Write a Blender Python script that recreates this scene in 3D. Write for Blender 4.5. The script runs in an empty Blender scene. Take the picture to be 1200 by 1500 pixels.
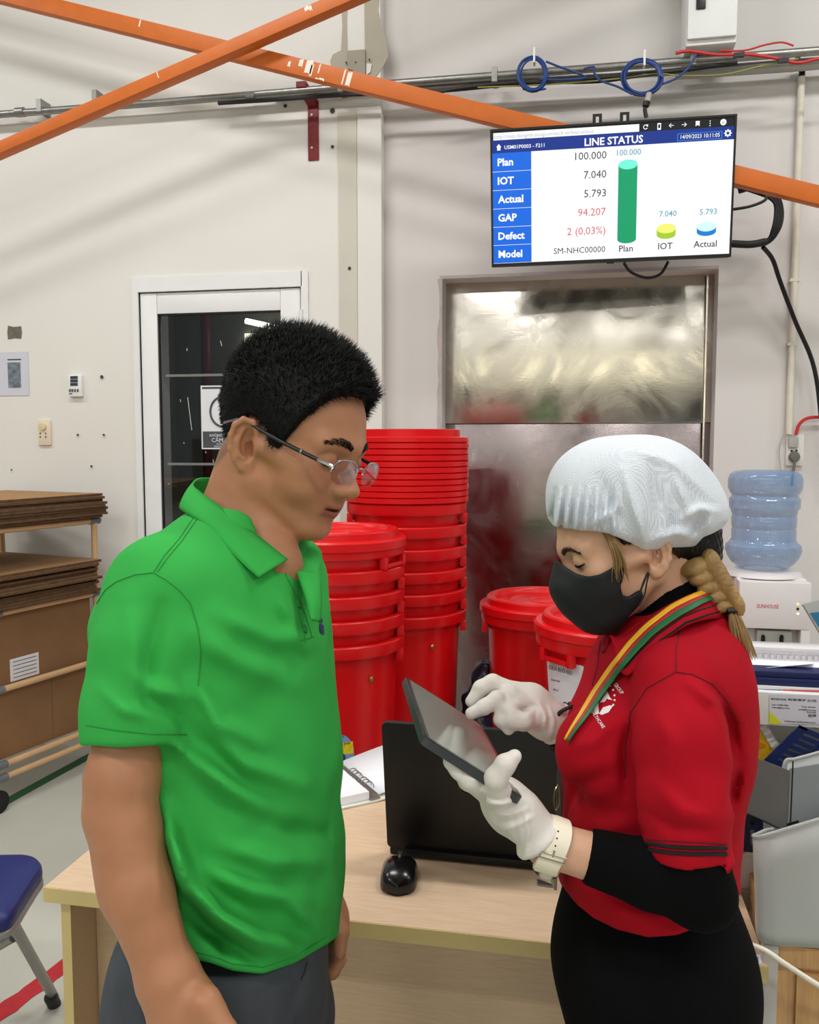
import bpy, bmesh, math, random
import numpy as np
from mathutils import Vector, Matrix, Euler
from mathutils.bvhtree import BVHTree

# ------------------------------------------------------------------ camera, world, lamps, exposure
SC = bpy.context.scene
COL = SC.collection
FPX = 1250.0                                   # focal length in pixels of the 1200 x 1500 frame
CAM = Vector((0.0, 0.0, 1.55))
YAW, PITCH = math.radians(11.0), math.radians(4.57)
FWD = Vector((-math.sin(YAW) * math.cos(PITCH), math.cos(YAW) * math.cos(PITCH), -math.sin(PITCH)))
RGT = Vector((math.cos(YAW), math.sin(YAW), 0.0))
UPV = RGT.cross(FWD)
cd = bpy.data.cameras.new('camera')
cd.sensor_fit = 'HORIZONTAL'; cd.sensor_width = 36.0; cd.lens = 36.0 * FPX / 1200.0
cd.clip_start = 0.05; cd.clip_end = 100
cam = bpy.data.objects.new('camera', cd); COL.objects.link(cam)
cam.matrix_world = Matrix(((RGT.x, UPV.x, -FWD.x, CAM.x), (RGT.y, UPV.y, -FWD.y, CAM.y), (RGT.z, UPV.z, -FWD.z, CAM.z), (0, 0, 0, 1)))
SC.camera = cam

wd = bpy.data.worlds.new('hall_daylight'); SC.world = wd; wd.use_nodes = True
wd.node_tree.nodes['Background'].inputs[0].default_value = (0.86, 0.93, 1.0, 1)
wd.node_tree.nodes['Background'].inputs[1].default_value = 0.25

LAMP_W = 62.0
LAMP_SPOTS = [(x, y) for y in (-9.0, -5.0, -1.3, 2.0) for x in (-4.6, -1.6, 1.4, 4.4)]
LAMP_Z = 4.6
def lamp_light(x, y):
    ld = bpy.data.lights.new('tube_lamp_light', 'AREA'); ld.shape = 'RECTANGLE'
    ld.size = 1.4; ld.size_y = 0.24; ld.energy = LAMP_W; ld.color = (1.0, 0.985, 0.965)
    o = bpy.data.objects.new('tube_lamp_light', ld); COL.objects.link(o)
    o.location = (x, y, LAMP_Z - 0.09)
    return o

SC.view_settings.view_transform = 'Standard'
SC.view_settings.look = 'None'
SC.view_settings.exposure = -0.32
SC.view_settings.gamma = 1.0
SC.view_settings.use_curve_mapping = False

# ------------------------------------------------------------------ helpers
rnd = random.Random(7)
def ray(px, py): return RGT * ((px - 600) / FPX) + UPV * ((750 - py) / FPX) + FWD
def P(px, py, d): return CAM + ray(px, py) * d                  # point at camera depth d
def WY(px, py, Y): r = ray(px, py); return CAM + r * ((Y - CAM.y) / r.y)
def GZ(px, py, z): r = ray(px, py); return CAM + r * ((z - CAM.z) / r.z)
def to_px(p):
    q = Vector(p) - CAM; d = q.dot(FWD)
    return (600 + FPX * q.dot(RGT) / d, 750 - FPX * q.dot(UPV) / d, d)
def CC(p): q = Vector(p) - CAM; return np.array([q.dot(RGT), q.dot(UPV), q.dot(FWD)])      # world -> camera axes
def K(px, py, d): return np.array([(px - 600) / FPX * d, (750 - py) / FPX * d, d])          # pixel + depth -> camera axes
def lin(c):
    return tuple((v / 255 / 12.92) if v / 255 <= 0.04045 else ((v / 255 + 0.055) / 1.055) ** 2.4 for v in c)

MATS = {}
def mat(name, rgb, rough=0.6, metal=0.0, var=0.06, scale=12.0, bump=0.0, bscale=None, spec=0.5, emit=0.0, coat=0.0, sheen=0.0, trans=0.0, sss=0.0, alpha=1.0, stretch=None, bdist=0.002, ior=1.45):
    """procedural principled material: colour with noise variation and fine relief"""
    if name in MATS: return MATS[name]
    m = bpy.data.materials.new(name); m.use_nodes = True
    nt = m.node_tree; b = nt.nodes['Principled BSDF']
    L = nt.links.new
    base = lin(rgb)
    tc = nt.nodes.new('ShaderNodeTexCoord')
    mp = nt.nodes.new('ShaderNodeMapping'); L(tc.outputs['Object'], mp.inputs['Vector'])
    if stretch: mp.inputs['Scale'].default_value = stretch
    nz = nt.nodes.new('ShaderNodeTexNoise'); L(mp.outputs[0], nz.inputs['Vector'])
    nz.inputs['Scale'].default_value = scale; nz.inputs['Detail'].default_value = 4
    cr = nt.nodes.new('ShaderNodeValToRGB'); L(nz.outputs['Fac'], cr.inputs['Fac'])
    cr.color_ramp.elements[0].position = 0.3; cr.color_ramp.elements[1].position = 0.7
    cr.color_ramp.elements[0].color = tuple(max(0, c * (1 - var)) for c in base) + (1,)
    cr.color_ramp.elements[1].color = tuple(min(1, c * (1 + var)) for c in base) + (1,)
    L(cr.outputs[0], b.inputs['Base Color'])
    b.inputs['Roughness'].default_value = rough; b.inputs['Metallic'].default_value = metal
    b.inputs['Specular IOR Level'].default_value = spec; b.inputs['IOR'].default_value = ior
    b.inputs['Coat Weight'].default_value = coat; b.inputs['Coat Roughness'].default_value = 0.15
    b.inputs['Sheen Weight'].default_value = sheen; b.inputs['Transmission Weight'].default_value = trans
    b.inputs['Alpha'].default_value = alpha
    if sss:
        b.inputs['Subsurface Weight'].default_value = sss
        b.inputs['Subsurface Radius'].default_value = (1.0, 0.35, 0.2); b.inputs['Subsurface Scale'].default_value = 0.006
    if emit:
        L(cr.outputs[0], b.inputs['Emission Color']); b.inputs['Emission Strength'].default_value = emit
    if bump:
        n2 = nt.nodes.new('ShaderNodeTexNoise'); L(mp.outputs[0], n2.inputs['Vector'])
        n2.inputs['Scale'].default_value = bscale or scale * 6; n2.inputs['Detail'].default_value = 3
        bp = nt.nodes.new('ShaderNodeBump'); bp.inputs['Strength'].default_value = bump; bp.inputs['Distance'].default_value = bdist
        L(n2.outputs['Fac'], bp.inputs['Height']); L(bp.outputs[0], b.inputs['Normal'])
    MATS[name] = m
    return m
def nodes(m): return m.node_tree, m.node_tree.nodes['Principled BSDF']

def tag(o, label=None, cat=None, group=None, kind=None):
    if label: o['label'] = label
    if cat: o['category'] = cat
    if group: o['group'] = group
    if kind: o['kind'] = kind
    return o
def empty(name, loc, label=None, cat=None, group=None, kind=None, rz=0.0):
    o = bpy.data.objects.new(name, None); COL.objects.link(o); o.location = loc; o.rotation_euler = (0, 0, rz)
    o.empty_display_size = 0.05
    bpy.context.view_layer.update()
    return tag(o, label, cat, group, kind)
def add_obj(name, me, m, parent=None, world=True):
    o = bpy.data.objects.new(name, me); COL.objects.link(o)
    if m is not None and len(me.materials) == 0: me.materials.append(m)
    if parent is not None:
        o.parent = parent
        if world:                                # vertices were given in world space
            mw = parent_world(parent)
            o.matrix_parent_inverse = mw.inverted()
    return o
def parent_world(o):
    mw = Matrix.LocRotScale(o.location, o.rotation_euler, o.scale)
    if o.parent: mw = parent_world(o.parent) @ o.matrix_parent_inverse @ mw
    return mw
def copy_tree(o, parent=None):
    c = o.copy(); COL.objects.link(c)
    if parent is not None: c.parent = parent
    for ch in [x for x in bpy.data.objects if x.parent == o]: copy_tree(ch, c)
    return c

class MB:
    """collects shapes in world (or local) space and links them as one mesh"""
    def __init__(s): s.v = []; s.f = []; s.sm = []; s.mi = []; s.cur = 0
    def add(s, vs, fs, smooth=False):
        n = len(s.v); s.v += [tuple(v) for v in vs]
        for f in fs: s.f.append(tuple(i + n for i in f)); s.sm.append(smooth); s.mi.append(s.cur)
        return s
    def box(s, lo, hi, M=None):
        x0, y0, z0 = lo; x1, y1, z1 = hi
        vs = [Vector(p) for p in ((x0, y0, z0), (x1, y0, z0), (x1, y1, z0), (x0, y1, z0), (x0, y0, z1), (x1, y0, z1), (x1, y1, z1), (x0, y1, z1))]
        if M is not None: vs = [M @ v for v in vs]
        return s.add(vs, [(0, 3, 2, 1), (4, 5, 6, 7), (0, 1, 5, 4), (1, 2, 6, 5), (2, 3, 7, 6), (3, 0, 4, 7)])
    def bbox(s, lo, hi, b=0.003, M=None):
        """box with chamfered edges"""
        bm = bmesh.new(); bmesh.ops.create_cube(bm, size=1)
        for v in bm.verts:
            v.co = Vector([(lo[i] + hi[i]) / 2 + v.co[i] * (hi[i] - lo[i]) for i in range(3)])
        b = min(b, 0.45 * min(hi[i] - lo[i] for i in range(3)))
        bmesh.ops.bevel(bm, geom=bm.edges[:], offset=b, segments=2, profile=0.6, affect='EDGES')
        return s.bm(bm, M)
    def bm(s, bm, M=None, smooth=False):
        bm.verts.index_update()
        vs = [(M @ v.co) if M is not None else v.co.copy() for v in bm.verts]
        fs = [[v.index for v in f.verts] for f in bm.faces]
        bm.free()
        return s.add(vs, fs, smooth)
    def tube(s, pts, r, n=10, cap=True, closed=False, smooth=True, flat=None):
        pts = [Vector(p) for p in pts]; N = len(pts)
        rs = r if isinstance(r, (list, tuple)) else [r] * N
        vs = []; up = None
        for i, p in enumerate(pts):
            a = pts[(i - 1) % N] if (closed or i > 0) else p
            b = pts[(i + 1) % N] if (closed or i < N - 1) else p
            t = (b - a).normalized() if (b - a).length > 1e-9 else Vector((0, 0, 1))
            if up is None: up = Vector((0, 0, 1)) if abs(t.z) < 0.9 else Vector((1, 0, 0))
            x = up - t * up.dot(t)
            if x.length < 1e-5: x = t.orthogonal()
            x.normalize(); up = x; y = t.cross(x)
            for k in range(n):
                a2 = 2 * math.pi * k / n
                vs.append(p + (x * math.cos(a2) + y * math.sin(a2) * (flat or 1.0)) * rs[i])
        fs = []
        for i in range(N if closed else N - 1):
            j = (i + 1) % N
            for k in range(n):
                k2 = (k + 1) % n
                fs.append((i * n + k, i * n + k2, j * n + k2, j * n + k))
        s.add(vs, fs, smooth)
        if cap and not closed:
            m = len(s.v) - len(vs)
            s.f.append(tuple(m + k for k in reversed(range(n)))); s.sm.append(False); s.mi.append(s.cur)
            s.f.append(tuple(m + (N - 1) * n + k for k in range(n))); s.sm.append(False); s.mi.append(s.cur)
        return s
    def lathe(s, prof, c=(0, 0, 0), n=40, M=None, smooth=True):
        c = Vector(c); vs = []; fs = []
        for (r, z) in prof:
            for k in range(n):
                a = 2 * math.pi * k / n
                v = c + Vector((r * math.cos(a), r * math.sin(a), z)); vs.append(M @ v if M is not None else v)
        for i in range(len(prof) - 1):
            for k in range(n):
                k2 = (k + 1) % n
                fs.append((i * n + k, i * n + k2, (i + 1) * n + k2, (i + 1) * n + k))
        if prof[0][0] > 1e-6: fs.append(tuple(reversed(range(n))))
        if prof[-1][0] > 1e-6: fs.append(tuple((len(prof) - 1) * n + k for k in range(n)))
        return s.add(vs, fs, smooth)
    def prism(s, poly, vec, smooth=False):
        """extrude a 3D polygon along vec"""
        n = len(poly); a = [Vector(p) for p in poly]; v = Vector(vec)
        fs = [tuple(reversed(range(n))), tuple(range(n, 2 * n))] + [(i, (i + 1) % n, n + (i + 1) % n, n + i) for i in range(n)]
        return s.add(a + [p + v for p in a], fs, smooth)
    def grid(s, rows, close_u=False, smooth=True, flip=False):
        """rows of points -> quads"""
        R = len(rows); n = len(rows[0]); vs = [p for r in rows for p in r]; fs = []
        for i in range(R - 1):
            for k in range(n if close_u else n - 1):
                k2 = (k + 1) % n
                q = (i * n + k, i * n + k2, (i + 1) * n + k2, (i + 1) * n + k)
                fs.append(tuple(reversed(q)) if flip else q)
        return s.add(vs, fs, smooth)
    def mesh(s, name):
        me = bpy.data.meshes.new(name); me.from_pydata([tuple(v) for v in s.v], [], s.f)
        me.polygons.foreach_set('use_smooth', s.sm); me.polygons.foreach_set('material_index', s.mi)
        bm = bmesh.new(); bm.from_mesh(me); bmesh.ops.recalc_face_normals(bm, faces=bm.faces[:]); bm.to_mesh(me); bm.free()
        me.set_sharp_from_angle(angle=math.radians(38)); me.update(); return me
    def build(s, name, m, parent=None, world=True):
        me = s.mesh(name)
        if isinstance(m, (list, tuple)):
            for x in m: me.materials.append(x)
            return add_obj(name, me, None, parent, world)
        return add_obj(name, me, m, parent, world)

def smooth_path(pts, n=8, closed=False):
    """Catmull-Rom through points"""
    pts = [Vector(p) for p in pts]; out = []; N = len(pts)
    for i in range(N if closed else N - 1):
        g = lambda j: pts[j % N] if closed else pts[max(0, min(N - 1, j))]
        p0, p1, p2, p3 = g(i - 1), g(i), g(i + 1), g(i + 2)
        for k in range(n):
            t = k / n
            out.append(0.5 * ((2 * p1) + (p2 - p0) * t + (2 * p0 - 5 * p1 + 4 * p2 - p3) * t * t + (3 * p1 - p0 - 3 * p2 + p3) * t ** 3))
    if not closed: out.append(pts[-1])
    return out

_fc = {}
def text_mesh(s, size, bold=0.0):
    """flat lettering as mesh data: width-centred at origin, in the XY plane"""
    cu = bpy.data.curves.new('lettering', 'FONT'); cu.body = s; cu.size = size; cu.offset = bold; cu.align_x = 'LEFT'; cu.resolution_u = 2
    o = bpy.data.objects.new('lettering', cu); COL.objects.link(o)
    dg = bpy.context.evaluated_depsgraph_get(); me = bpy.data.meshes.new_from_object(o.evaluated_get(dg))
    bpy.data.objects.remove(o); bpy.data.curves.remove(cu)
    return me
def put_text(s, size, origin, xdir, ydir, name, m, parent, align='l', bold=0.0, width=None, depth=0.0):
    """lettering on a plane: origin = baseline start (or end / middle), xdir, ydir unit vectors"""
    me = text_mesh(s, size, bold)
    xs = [v.co.x for v in me.vertices] or [0]
    w = max(xs) - min(xs); sx = 1.0 if width is None else width / max(w, 1e-6)
    off = {'l': -min(xs), 'r': -max(xs), 'c': -(max(xs) + min(xs)) / 2}[align]
    O = Vector(origin); X = Vector(xdir); Y = Vector(ydir)
    for v in me.vertices: v.co = O + X * ((v.co.x + off) * sx) + Y * v.co.y
    me.name = name
    return add_obj(name, me, m, parent)

# ------------------------------------------------------------------ implicit surfaces (for bodies, clothes, gloves)
def smin(a, b, k):
    h = np.clip(0.5 + 0.5 * (b - a) / k, 0, 1)
    return b + (a - b) * h - k * h * (1 - h)
def smax(a, b, k): return -smin(-a, -b, k)
def ell(p, c, r, Rm=None):
    q = p - np.asarray(c, np.float32)
    if Rm is not None: q = q @ np.asarray(Rm, np.float32)          # columns of Rm are the ellipsoid's axes
    r = np.asarray(r, np.float32)
    k0 = np.sqrt(((q / r) ** 2).sum(-1)) + 1e-9; k1 = np.sqrt(((q / (r * r)) ** 2).sum(-1)) + 1e-9
    return k0 * (k0 - 1) / k1
def cone(p, a, b, ra, rb):
    a = np.asarray(a, np.float32); b = np.asarray(b, np.float32)
    pa = p - a; ba = b - a
    h = np.clip((pa @ ba) / max(float(ba @ ba), 1e-12), 0, 1)
    return np.sqrt(((pa - h[:, None] * ba) ** 2).sum(-1)) - (ra + (rb - ra) * h)
def chain(p, pts, rs, k=0.004):
    d = None
    for i in range(len(pts) - 1):
        e = cone(p, pts[i], pts[i + 1], rs[i], rs[i + 1])
        d = e if d is None else smin(d, e, k)
    return d
def rbox(p, c, half, Rm, r):
    q = np.abs((p - np.asarray(c, np.float32)) @ np.asarray(Rm, np.float32)) - (np.asarray(half, np.float32) - r)
    return np.sqrt((np.maximum(q, 0) ** 2).sum(-1)) + np.minimum(q.max(-1), 0) - r
def noise3(p, s, seed=0):
    """cheap smooth noise: sum of sines"""
    g = np.random.RandomState(seed); d = np.zeros(len(p), np.float32)
    for _ in range(7):
        w = g.randn(3).astype(np.float32); w *= s * g.uniform(0.6, 1.6) / np.linalg.norm(w)
        d += np.sin(p @ w + g.uniform(0, 6.28))
    return d / 7
def interp(x, xs, ys): return np.interp(x, xs, ys).astype(np.float32)
def spl(x, xs, ys):
    """monotone-ish cubic through nodes (Catmull-Rom, clamped)"""
    xs = np.asarray(xs, float); ys = np.asarray(ys, float)
    m = np.gradient(ys, xs); i = np.clip(np.searchsorted(xs, x) - 1, 0, len(xs) - 2)
    h = xs[i + 1] - xs[i]; t = np.clip((x - xs[i]) / h, 0, 1)
    return ((2 * t ** 3 - 3 * t ** 2 + 1) * ys[i] + (t ** 3 - 2 * t ** 2 + t) * h * m[i] + (-2 * t ** 3 + 3 * t ** 2) * ys[i + 1] + (t ** 3 - t ** 2) * h * m[i + 1]).astype(np.float32)
def pix(p): return 600 + FPX * p[:, 0] / p[:, 2], 750 - FPX * p[:, 1] / p[:, 2]

def polygonise(sdf, lo, hi, h, B=8):
    """surface nets on a sparsely evaluated grid; sdf takes an (N,3) array"""
    lo = np.asarray(lo, float); hi = np.asarray(hi, float)
    nb = np.ceil((hi - lo) / (h * B)).astype(int); n = nb * B + 1
    g = [(lo[i] + (np.arange(nb[i]) + 0.5) * h * B) for i in range(3)]
    c = np.stack(np.meshgrid(*g, indexing='ij'), -1).reshape(-1, 3).astype(np.float32)
    dc = np.concatenate([sdf(c[i:i + 200000]) for i in range(0, len(c), 200000)])
    V = np.repeat(np.repeat(np.repeat(dc.reshape(nb), B, 0), B, 1), B, 2).astype(np.float32)
    V = np.pad(V, ((0, 1), (0, 1), (0, 1)), mode='edge'); V = np.where(V < 0, -1.0, 1.0).astype(np.float32)
    act = np.argwhere((np.abs(dc) < h * B * 1.5 + 0.006).reshape(nb))
    off = np.stack(np.meshgrid(*[np.arange(B + 1)] * 3, indexing='ij'), -1).reshape(-1, 3)
    for i in range(0, len(act), 400):
        ix = (act[i:i + 400, None, :] * B + off[None]).reshape(-1, 3)
        p = (lo + ix * h).astype(np.float32)
        V[ix[:, 0], ix[:, 1], ix[:, 2]] = sdf(p)
    S = V < 0
    s8 = np.zeros(tuple(n - 1), np.int8)
    for a in (0, 1):
        for b in (0, 1):
            for e in (0, 1): s8 += S[a:n[0] - 1 + a, b:n[1] - 1 + b, e:n[2] - 1 + e]
    m = (s8 > 0) & (s8 < 8); ai = np.argwhere(m)
    idx = np.full(tuple(n - 1), -1, np.int64); idx[m] = np.arange(len(ai))
    pos = np.zeros((len(ai), 3)); cnt = np.zeros(len(ai))
    cs = [(a, b, e) for a in (0, 1) for b in (0, 1) for e in (0, 1)]
    for A in cs:
        for k in range(3):
            if A[k]: continue
            Bc = list(A); Bc[k] = 1
            va = V[ai[:, 0] + A[0], ai[:, 1] + A[1], ai[:, 2] + A[2]]; vb = V[ai[:, 0] + Bc[0], ai[:, 1] + Bc[1], ai[:, 2] + Bc[2]]
            w = (va < 0) != (vb < 0); t = np.where(w, va / np.where(w, va - vb, 1), 0)
            q = np.tile(np.array(A, float), (len(ai), 1)); q[:, k] += t
            pos += q * w[:, None]; cnt += w
    pos = (pos / cnt[:, None] + ai) * h + lo
    F = []
    for k in range(3):
        j, l = [(1, 2), (2, 0), (0, 1)][k]
        sl = [slice(None)] * 3; sl[k] = slice(0, -1); s2 = [slice(None)] * 3; s2[k] = slice(1, None)
        d = S[tuple(sl)] != S[tuple(s2)]
        e = np.argwhere(d); e = e[(e[:, j] > 0) & (e[:, l] > 0) & (e[:, j] < n[j] - 1) & (e[:, l] < n[l] - 1)]
        oj = np.zeros(3, int); oj[j] = 1; ol = np.zeros(3, int); ol[l] = 1
        q = np.stack([idx[tuple((e - a).T)] for a in (0 * oj, oj, oj + ol, ol)], 1)
        ins = S[tuple(e.T)]
        q[ins] = q[ins][:, ::-1]; F.append(q)
    F = np.concatenate(F); F = F[(F >= 0).all(1)]
    return pos, F
M3 = np.array([[RGT.x, UPV.x, FWD.x], [RGT.y, UPV.y, FWD.y], [RGT.z, UPV.z, FWD.z]])
def cam_to_world(pos): return pos @ M3.T + np.array(CAM)
def np_mesh(name, V, F, smooth=True):
    me = bpy.data.meshes.new(name)
    me.vertices.add(len(V)); me.vertices.foreach_set('co', np.asarray(V, np.float32).ravel())
    k = F.shape[1]
    me.loops.add(F.size); me.loops.foreach_set('vertex_index', F.ravel().astype(np.int32))
    me.polygons.add(len(F)); me.polygons.foreach_set('loop_start', (np.arange(len(F)) * k).astype(np.int32))
    me.polygons.foreach_set('loop_total', np.full(len(F), k, np.int32))
    me.update(calc_edges=True)
    me.polygons.foreach_set('use_smooth', np.full(len(F), smooth)); me.validate()
    return me
def implicit(name, sdf, lo, hi, h, m, parent=None, prune=True):
    """surface of an implicit body given in camera axes -> one world mesh object"""
    pos, F = polygonise(sdf, lo, hi, h)
    me = np_mesh(name, cam_to_world(pos), F)
    return add_obj(name, me, m, parent)
def bounds(*pts, pad=0.05):
    a = np.array(pts); return a.min(0) - pad, a.max(0) + pad
def bvh(o):
    me = o.data; mw = o.matrix_parent_inverse if False else Matrix.Identity(4)
    return BVHTree.FromPolygons([v.co.copy() for v in me.vertices], [tuple(p.vertices) for p in me.polygons])
def hit(tree, px, py, lift=0.0, dflt=None):
    """point where the view ray through a pixel meets a surface, lifted off it along its normal"""
    r = ray(px, py).normalized(); h = tree.ray_cast(CAM, r)
    if h[0] is None:
        return (P(px, py, dflt), -r) if dflt else (None, None)
    n = h[1] if h[1].dot(r) < 0 else -h[1]
    return h[0] + n * lift, n
# ------------------------------------------------------------------ the setting
YL, YR = 3.88, 3.95                              # faces of the left (proud) and right wall
XSTEP = WY(558, 300, YL).x
M_wallL = mat('wall_paint_cream', (227, 225, 219), 0.75, var=0.025, scale=1.3, bump=0.12, bscale=30)
M_wallR = mat('wall_paint_grey', (214, 210, 207), 0.75, var=0.03, scale=1.1, bump=0.12, bscale=25)
M_white = mat('white_enamel', (232, 233, 233), 0.35, var=0.02)
M_floor = mat('painted_concrete', (196, 198, 186), 0.45, var=0.06, scale=2.2, bump=0.05, bscale=18)
M_ceil = mat('ceiling_sheet', (190, 190, 186), 0.8)
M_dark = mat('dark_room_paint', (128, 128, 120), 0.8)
M_black = mat('black_plastic', (16, 16, 17), 0.4, var=0.1)
M_rubber = mat('black_rubber', (22, 22, 22), 0.6, var=0.1)
M_galv = mat('galvanised_steel', (150, 150, 146), 0.38, metal=0.85, var=0.12, scale=30)
M_orange = mat('orange_paint', (200, 100, 18), 0.48, var=0.06, scale=14)
M_orange2 = mat('orange_paint_chipped', (236, 226, 214), 0.6)

def xw(px, py=600, Y=None): return WY(px, py, Y if Y else (YL if px < 558 else YR)).x
def zw(py, px=600, Y=None): return WY(px, py, Y if Y else (YL if px < 558 else YR)).z

# floor, hall ceiling, rear wall with unseen glowing panes added for the steel's reflection
b = MB(); b.box((-9, -17, -0.1), (9, YR + 0.3, 0)); tag(b.build('floor', M_floor), 'pale grey painted concrete floor', kind='structure')
b = MB(); b.box((-9, -17, 5.2), (9, YR + 0.3, 5.3)); tag(b.build('ceiling', M_ceil), 'white sheet ceiling of the hall', kind='structure')
b = MB(); b.box((-9, -17.2, 0), (9, -17, 1.85)); b.box((-9, -17.2, 4.1), (9, -17, 5.2))
for i in range(7): b.box((-9 + i * 2.9, -17.2, 1.85), (-8.4 + i * 2.9, -17, 4.1))
wr = tag(b.build('wall_rear', M_wallR), 'far wall with a row of high glowing panes added for the steel reflection', kind='structure')
M_glow = mat('glowing_pane', (255, 250, 225), 0.5, emit=3.0, var=0.0)
for i in range(6):
    b = MB(); b.box((-8.38 + i * 2.9, -17.1, 1.85), (-6.12 + i * 2.9, -17.08, 4.1)); b.build('pane', M_glow, wr)
for (x, y) in LAMP_SPOTS:                        # ceiling lamps of the hall
    e = empty('ceiling_lamp', (x, y, LAMP_Z), 'white tube lamp fitting under the hall ceiling', 'lamp', 'tube lamps under the hall ceiling')
    b = MB(); b.bbox((x - 0.75, y - 0.15, LAMP_Z - 0.06), (x + 0.75, y + 0.15, LAMP_Z), 0.01); b.build('housing', M_white, e)
    for s in (-0.6, 0.6):
        b = MB(); b.tube([(x + s, y, LAMP_Z), (x + s, y, 5.2)], 0.006, 6); b.build('hanger', M_galv, e)
    l = lamp_light(x, y); l.parent = e; l.matrix_parent_inverse = parent_world(e).inverted()
# unseen dark cabinets added behind the camera to darken the steel's reflection
M_refl = mat('reflection_dark_grey', (58, 52, 54), 0.5)
for i, x in enumerate((-5.2, -2.6, 0.2, 2.8)):
    e = empty('reflection_cabinet', (x + 1.1, -3.6, 0), 'dark grey cabinet added behind the camera to darken the steel reflection', 'cabinet', 'cabinets added behind the camera for the steel reflection')
    b = MB(); b.bbox((x, -4.2, 0), (x + 2.3, -3.2, 1.62), 0.02); b.build('body', M_refl, e)
    for k in range(2):
        b = MB(); b.bbox((x + 0.06 + k * 1.12, -3.2, 0.15), (x + 1.1 + k * 1.12, -3.18, 1.52), 0.006); b.build('door', M_refl, e)

# left wall with the glazed door's opening, right wall with the steel door's recess
DX0, DX1 = xw(203, 415), xw(443, 408); DZ = zw(412, 320)
b = MB()
b.box((-7, YL, 0), (DX0, YL + 0.3, 5.2)); b.box((DX0, YL, DZ), (DX1, YL + 0.3, 5.2)); b.box((DX1, YL, 0), (XSTEP, YL + 0.3, 5.2))
tag(b.build('wall_left', M_wallL), 'cream painted wall around the glazed door', kind='structure')
SX0, SX1 = xw(648, 500), xw(1053, 400); SZ = zw(403, 800)
b = MB()
b.box((XSTEP, YR, 0), (SX0, YR + 0.25, 5.2)); b.box((SX0, YR, SZ), (SX1, YR + 0.25, 5.2)); b.box((SX1, YR, 0), (7, YR + 0.25, 5.2))
wall_r = tag(b.build('wall_right', M_wallR), 'grey white wall around the steel lift door', kind='structure')
# flat boards of the boxed column beside the step
M_strip = mat('filler_strip', (206, 202, 190), 0.8, var=0.03, scale=4)
b = MB(); b.box((xw(496, 300), YL - 0.004, 0), (xw(523, 300), YL + 0.01, zw(165, 500))); tag(b.build('trim_1', M_strip), kind='structure')
b = MB(); b.box((xw(525, 300), YL - 0.008, 0), (XSTEP + 0.004, YL + 0.01, zw(165, 500))); tag(b.build('trim_2', M_wallL), kind='structure')
# rough reveal along the left of the recess
M_reveal = mat('bare_reveal', (186, 176, 176), 0.9, var=0.08, scale=30, bump=0.4)
b = MB(); rr = random.Random(3); pts = []
zs = [i * SZ / 40 for i in range(41)]
for z in zs: pts.append((SX0 - 0.012 - rr.random() * 0.012, YR - 0.003, z))
poly = pts + [(SX0, YR - 0.003, SZ), (SX0, YR - 0.003, 0)]
b.prism(poly, (0, 0.004, 0)); b.box((SX0 - 0.014, YR - 0.003, SZ), (SX1, YR + 0.001, SZ + 0.014))
tag(b.build('trim_3', M_reveal), kind='structure')

# unpainted plaster patch, hole and box plate high on the wall
M_plaster = mat('bare_plaster', (178, 172, 156), 0.9, var=0.05, scale=8, bump=0.3)
def wpoly(pxs, Y, th, name, m, parent=None, label=None, cat=None, kind=None, group=None):
    b = MB(); b.prism([WY(x, y, Y) for x, y in pxs], (0, -th, 0)); return tag(b.build(name, m, parent), label, cat, group, kind)
patch = empty('plaster_patch', WY(530, 100, YL), 'bare grey plaster patch at the top of the wall above the braces', 'patch')
wpoly([(500, 0), (510, 0), (508, 30), (509, 72), (513, 112), (487, 106), (484, 90), (488, 80), (500, 74), (502, 38)], YL - 0.001, 0.003, 'plaster', M_plaster, patch)
wpoly([(534, -2), (556, -2), (554, 15), (559, 38), (566, 60), (570, 82), (560, 100), (546, 118), (536, 112), (535, 74)], YL - 0.001, 0.003, 'plaster', M_plaster, patch)
plate = wpoly([(511, 76), (536, 74), (536, 111), (512, 110)], YL - 0.002, 0.012, 'box_plate', mat('box_plate_grey', (160, 154, 140), 0.7), patch)
for (x, y) in ((507, 91), (521, 91), (541, 87)):
    b = MB(); c = WY(x, y, YL - 0.016); b.tube([c, c + Vector((0, 0.006, 0))], 0.004, 8); b.build('screw_hole', M_black, patch)
wpoly([(510, 101), (517, 103), (515, 109), (510, 108)], YL - 0.015, 0.002, 'knockout_hole', M_black, patch)
wpoly([(537, 93), (545, 94), (543, 106), (537, 110)], YL - 0.006, 0.003, 'paint_spot', M_wallL, patch)
# chipped hole in the plaster far left
wpoly([(12, 477), (20, 479), (31, 478), (32, 488), (31, 496), (22, 495), (12, 497), (11, 487)], YL - 0.001, 0.002, 'wall_chip', mat('chip_brown', (112, 106, 92), 0.95, var=0.2, scale=60, bump=0.5), None, 'brown chipped hole in the cream wall above the paper notice', 'wall damage')
M_hole = mat('drill_hole', (70, 66, 60), 0.9)
holes = tag(empty('drill_holes', WY(140, 600, YL)), 'small drill holes scattered over the cream wall below the thermometer', 'wall damage')
for (x, y, r) in ((149, 552, 0.009), (114, 637, 0.006), (152, 637, 0.006), (134, 683, 0.006), (17, 688, 0.004), (487, 162, 0.012), (487, 215, 0.008), (512, 393, 0.008), (336, 140, 0.006), (418, 155, 0.009)):
    b = MB(); c = WY(x, y, YL - 0.005); b.lathe([(r, 0), (r * 0.8, 0.004), (0.0005, 0.002)], (0, 0, 0), 8, Matrix.Translation(c) @ Matrix.Rotation(math.pi / 2, 4, 'X')); b.build('hole', M_hole, holes)

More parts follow.
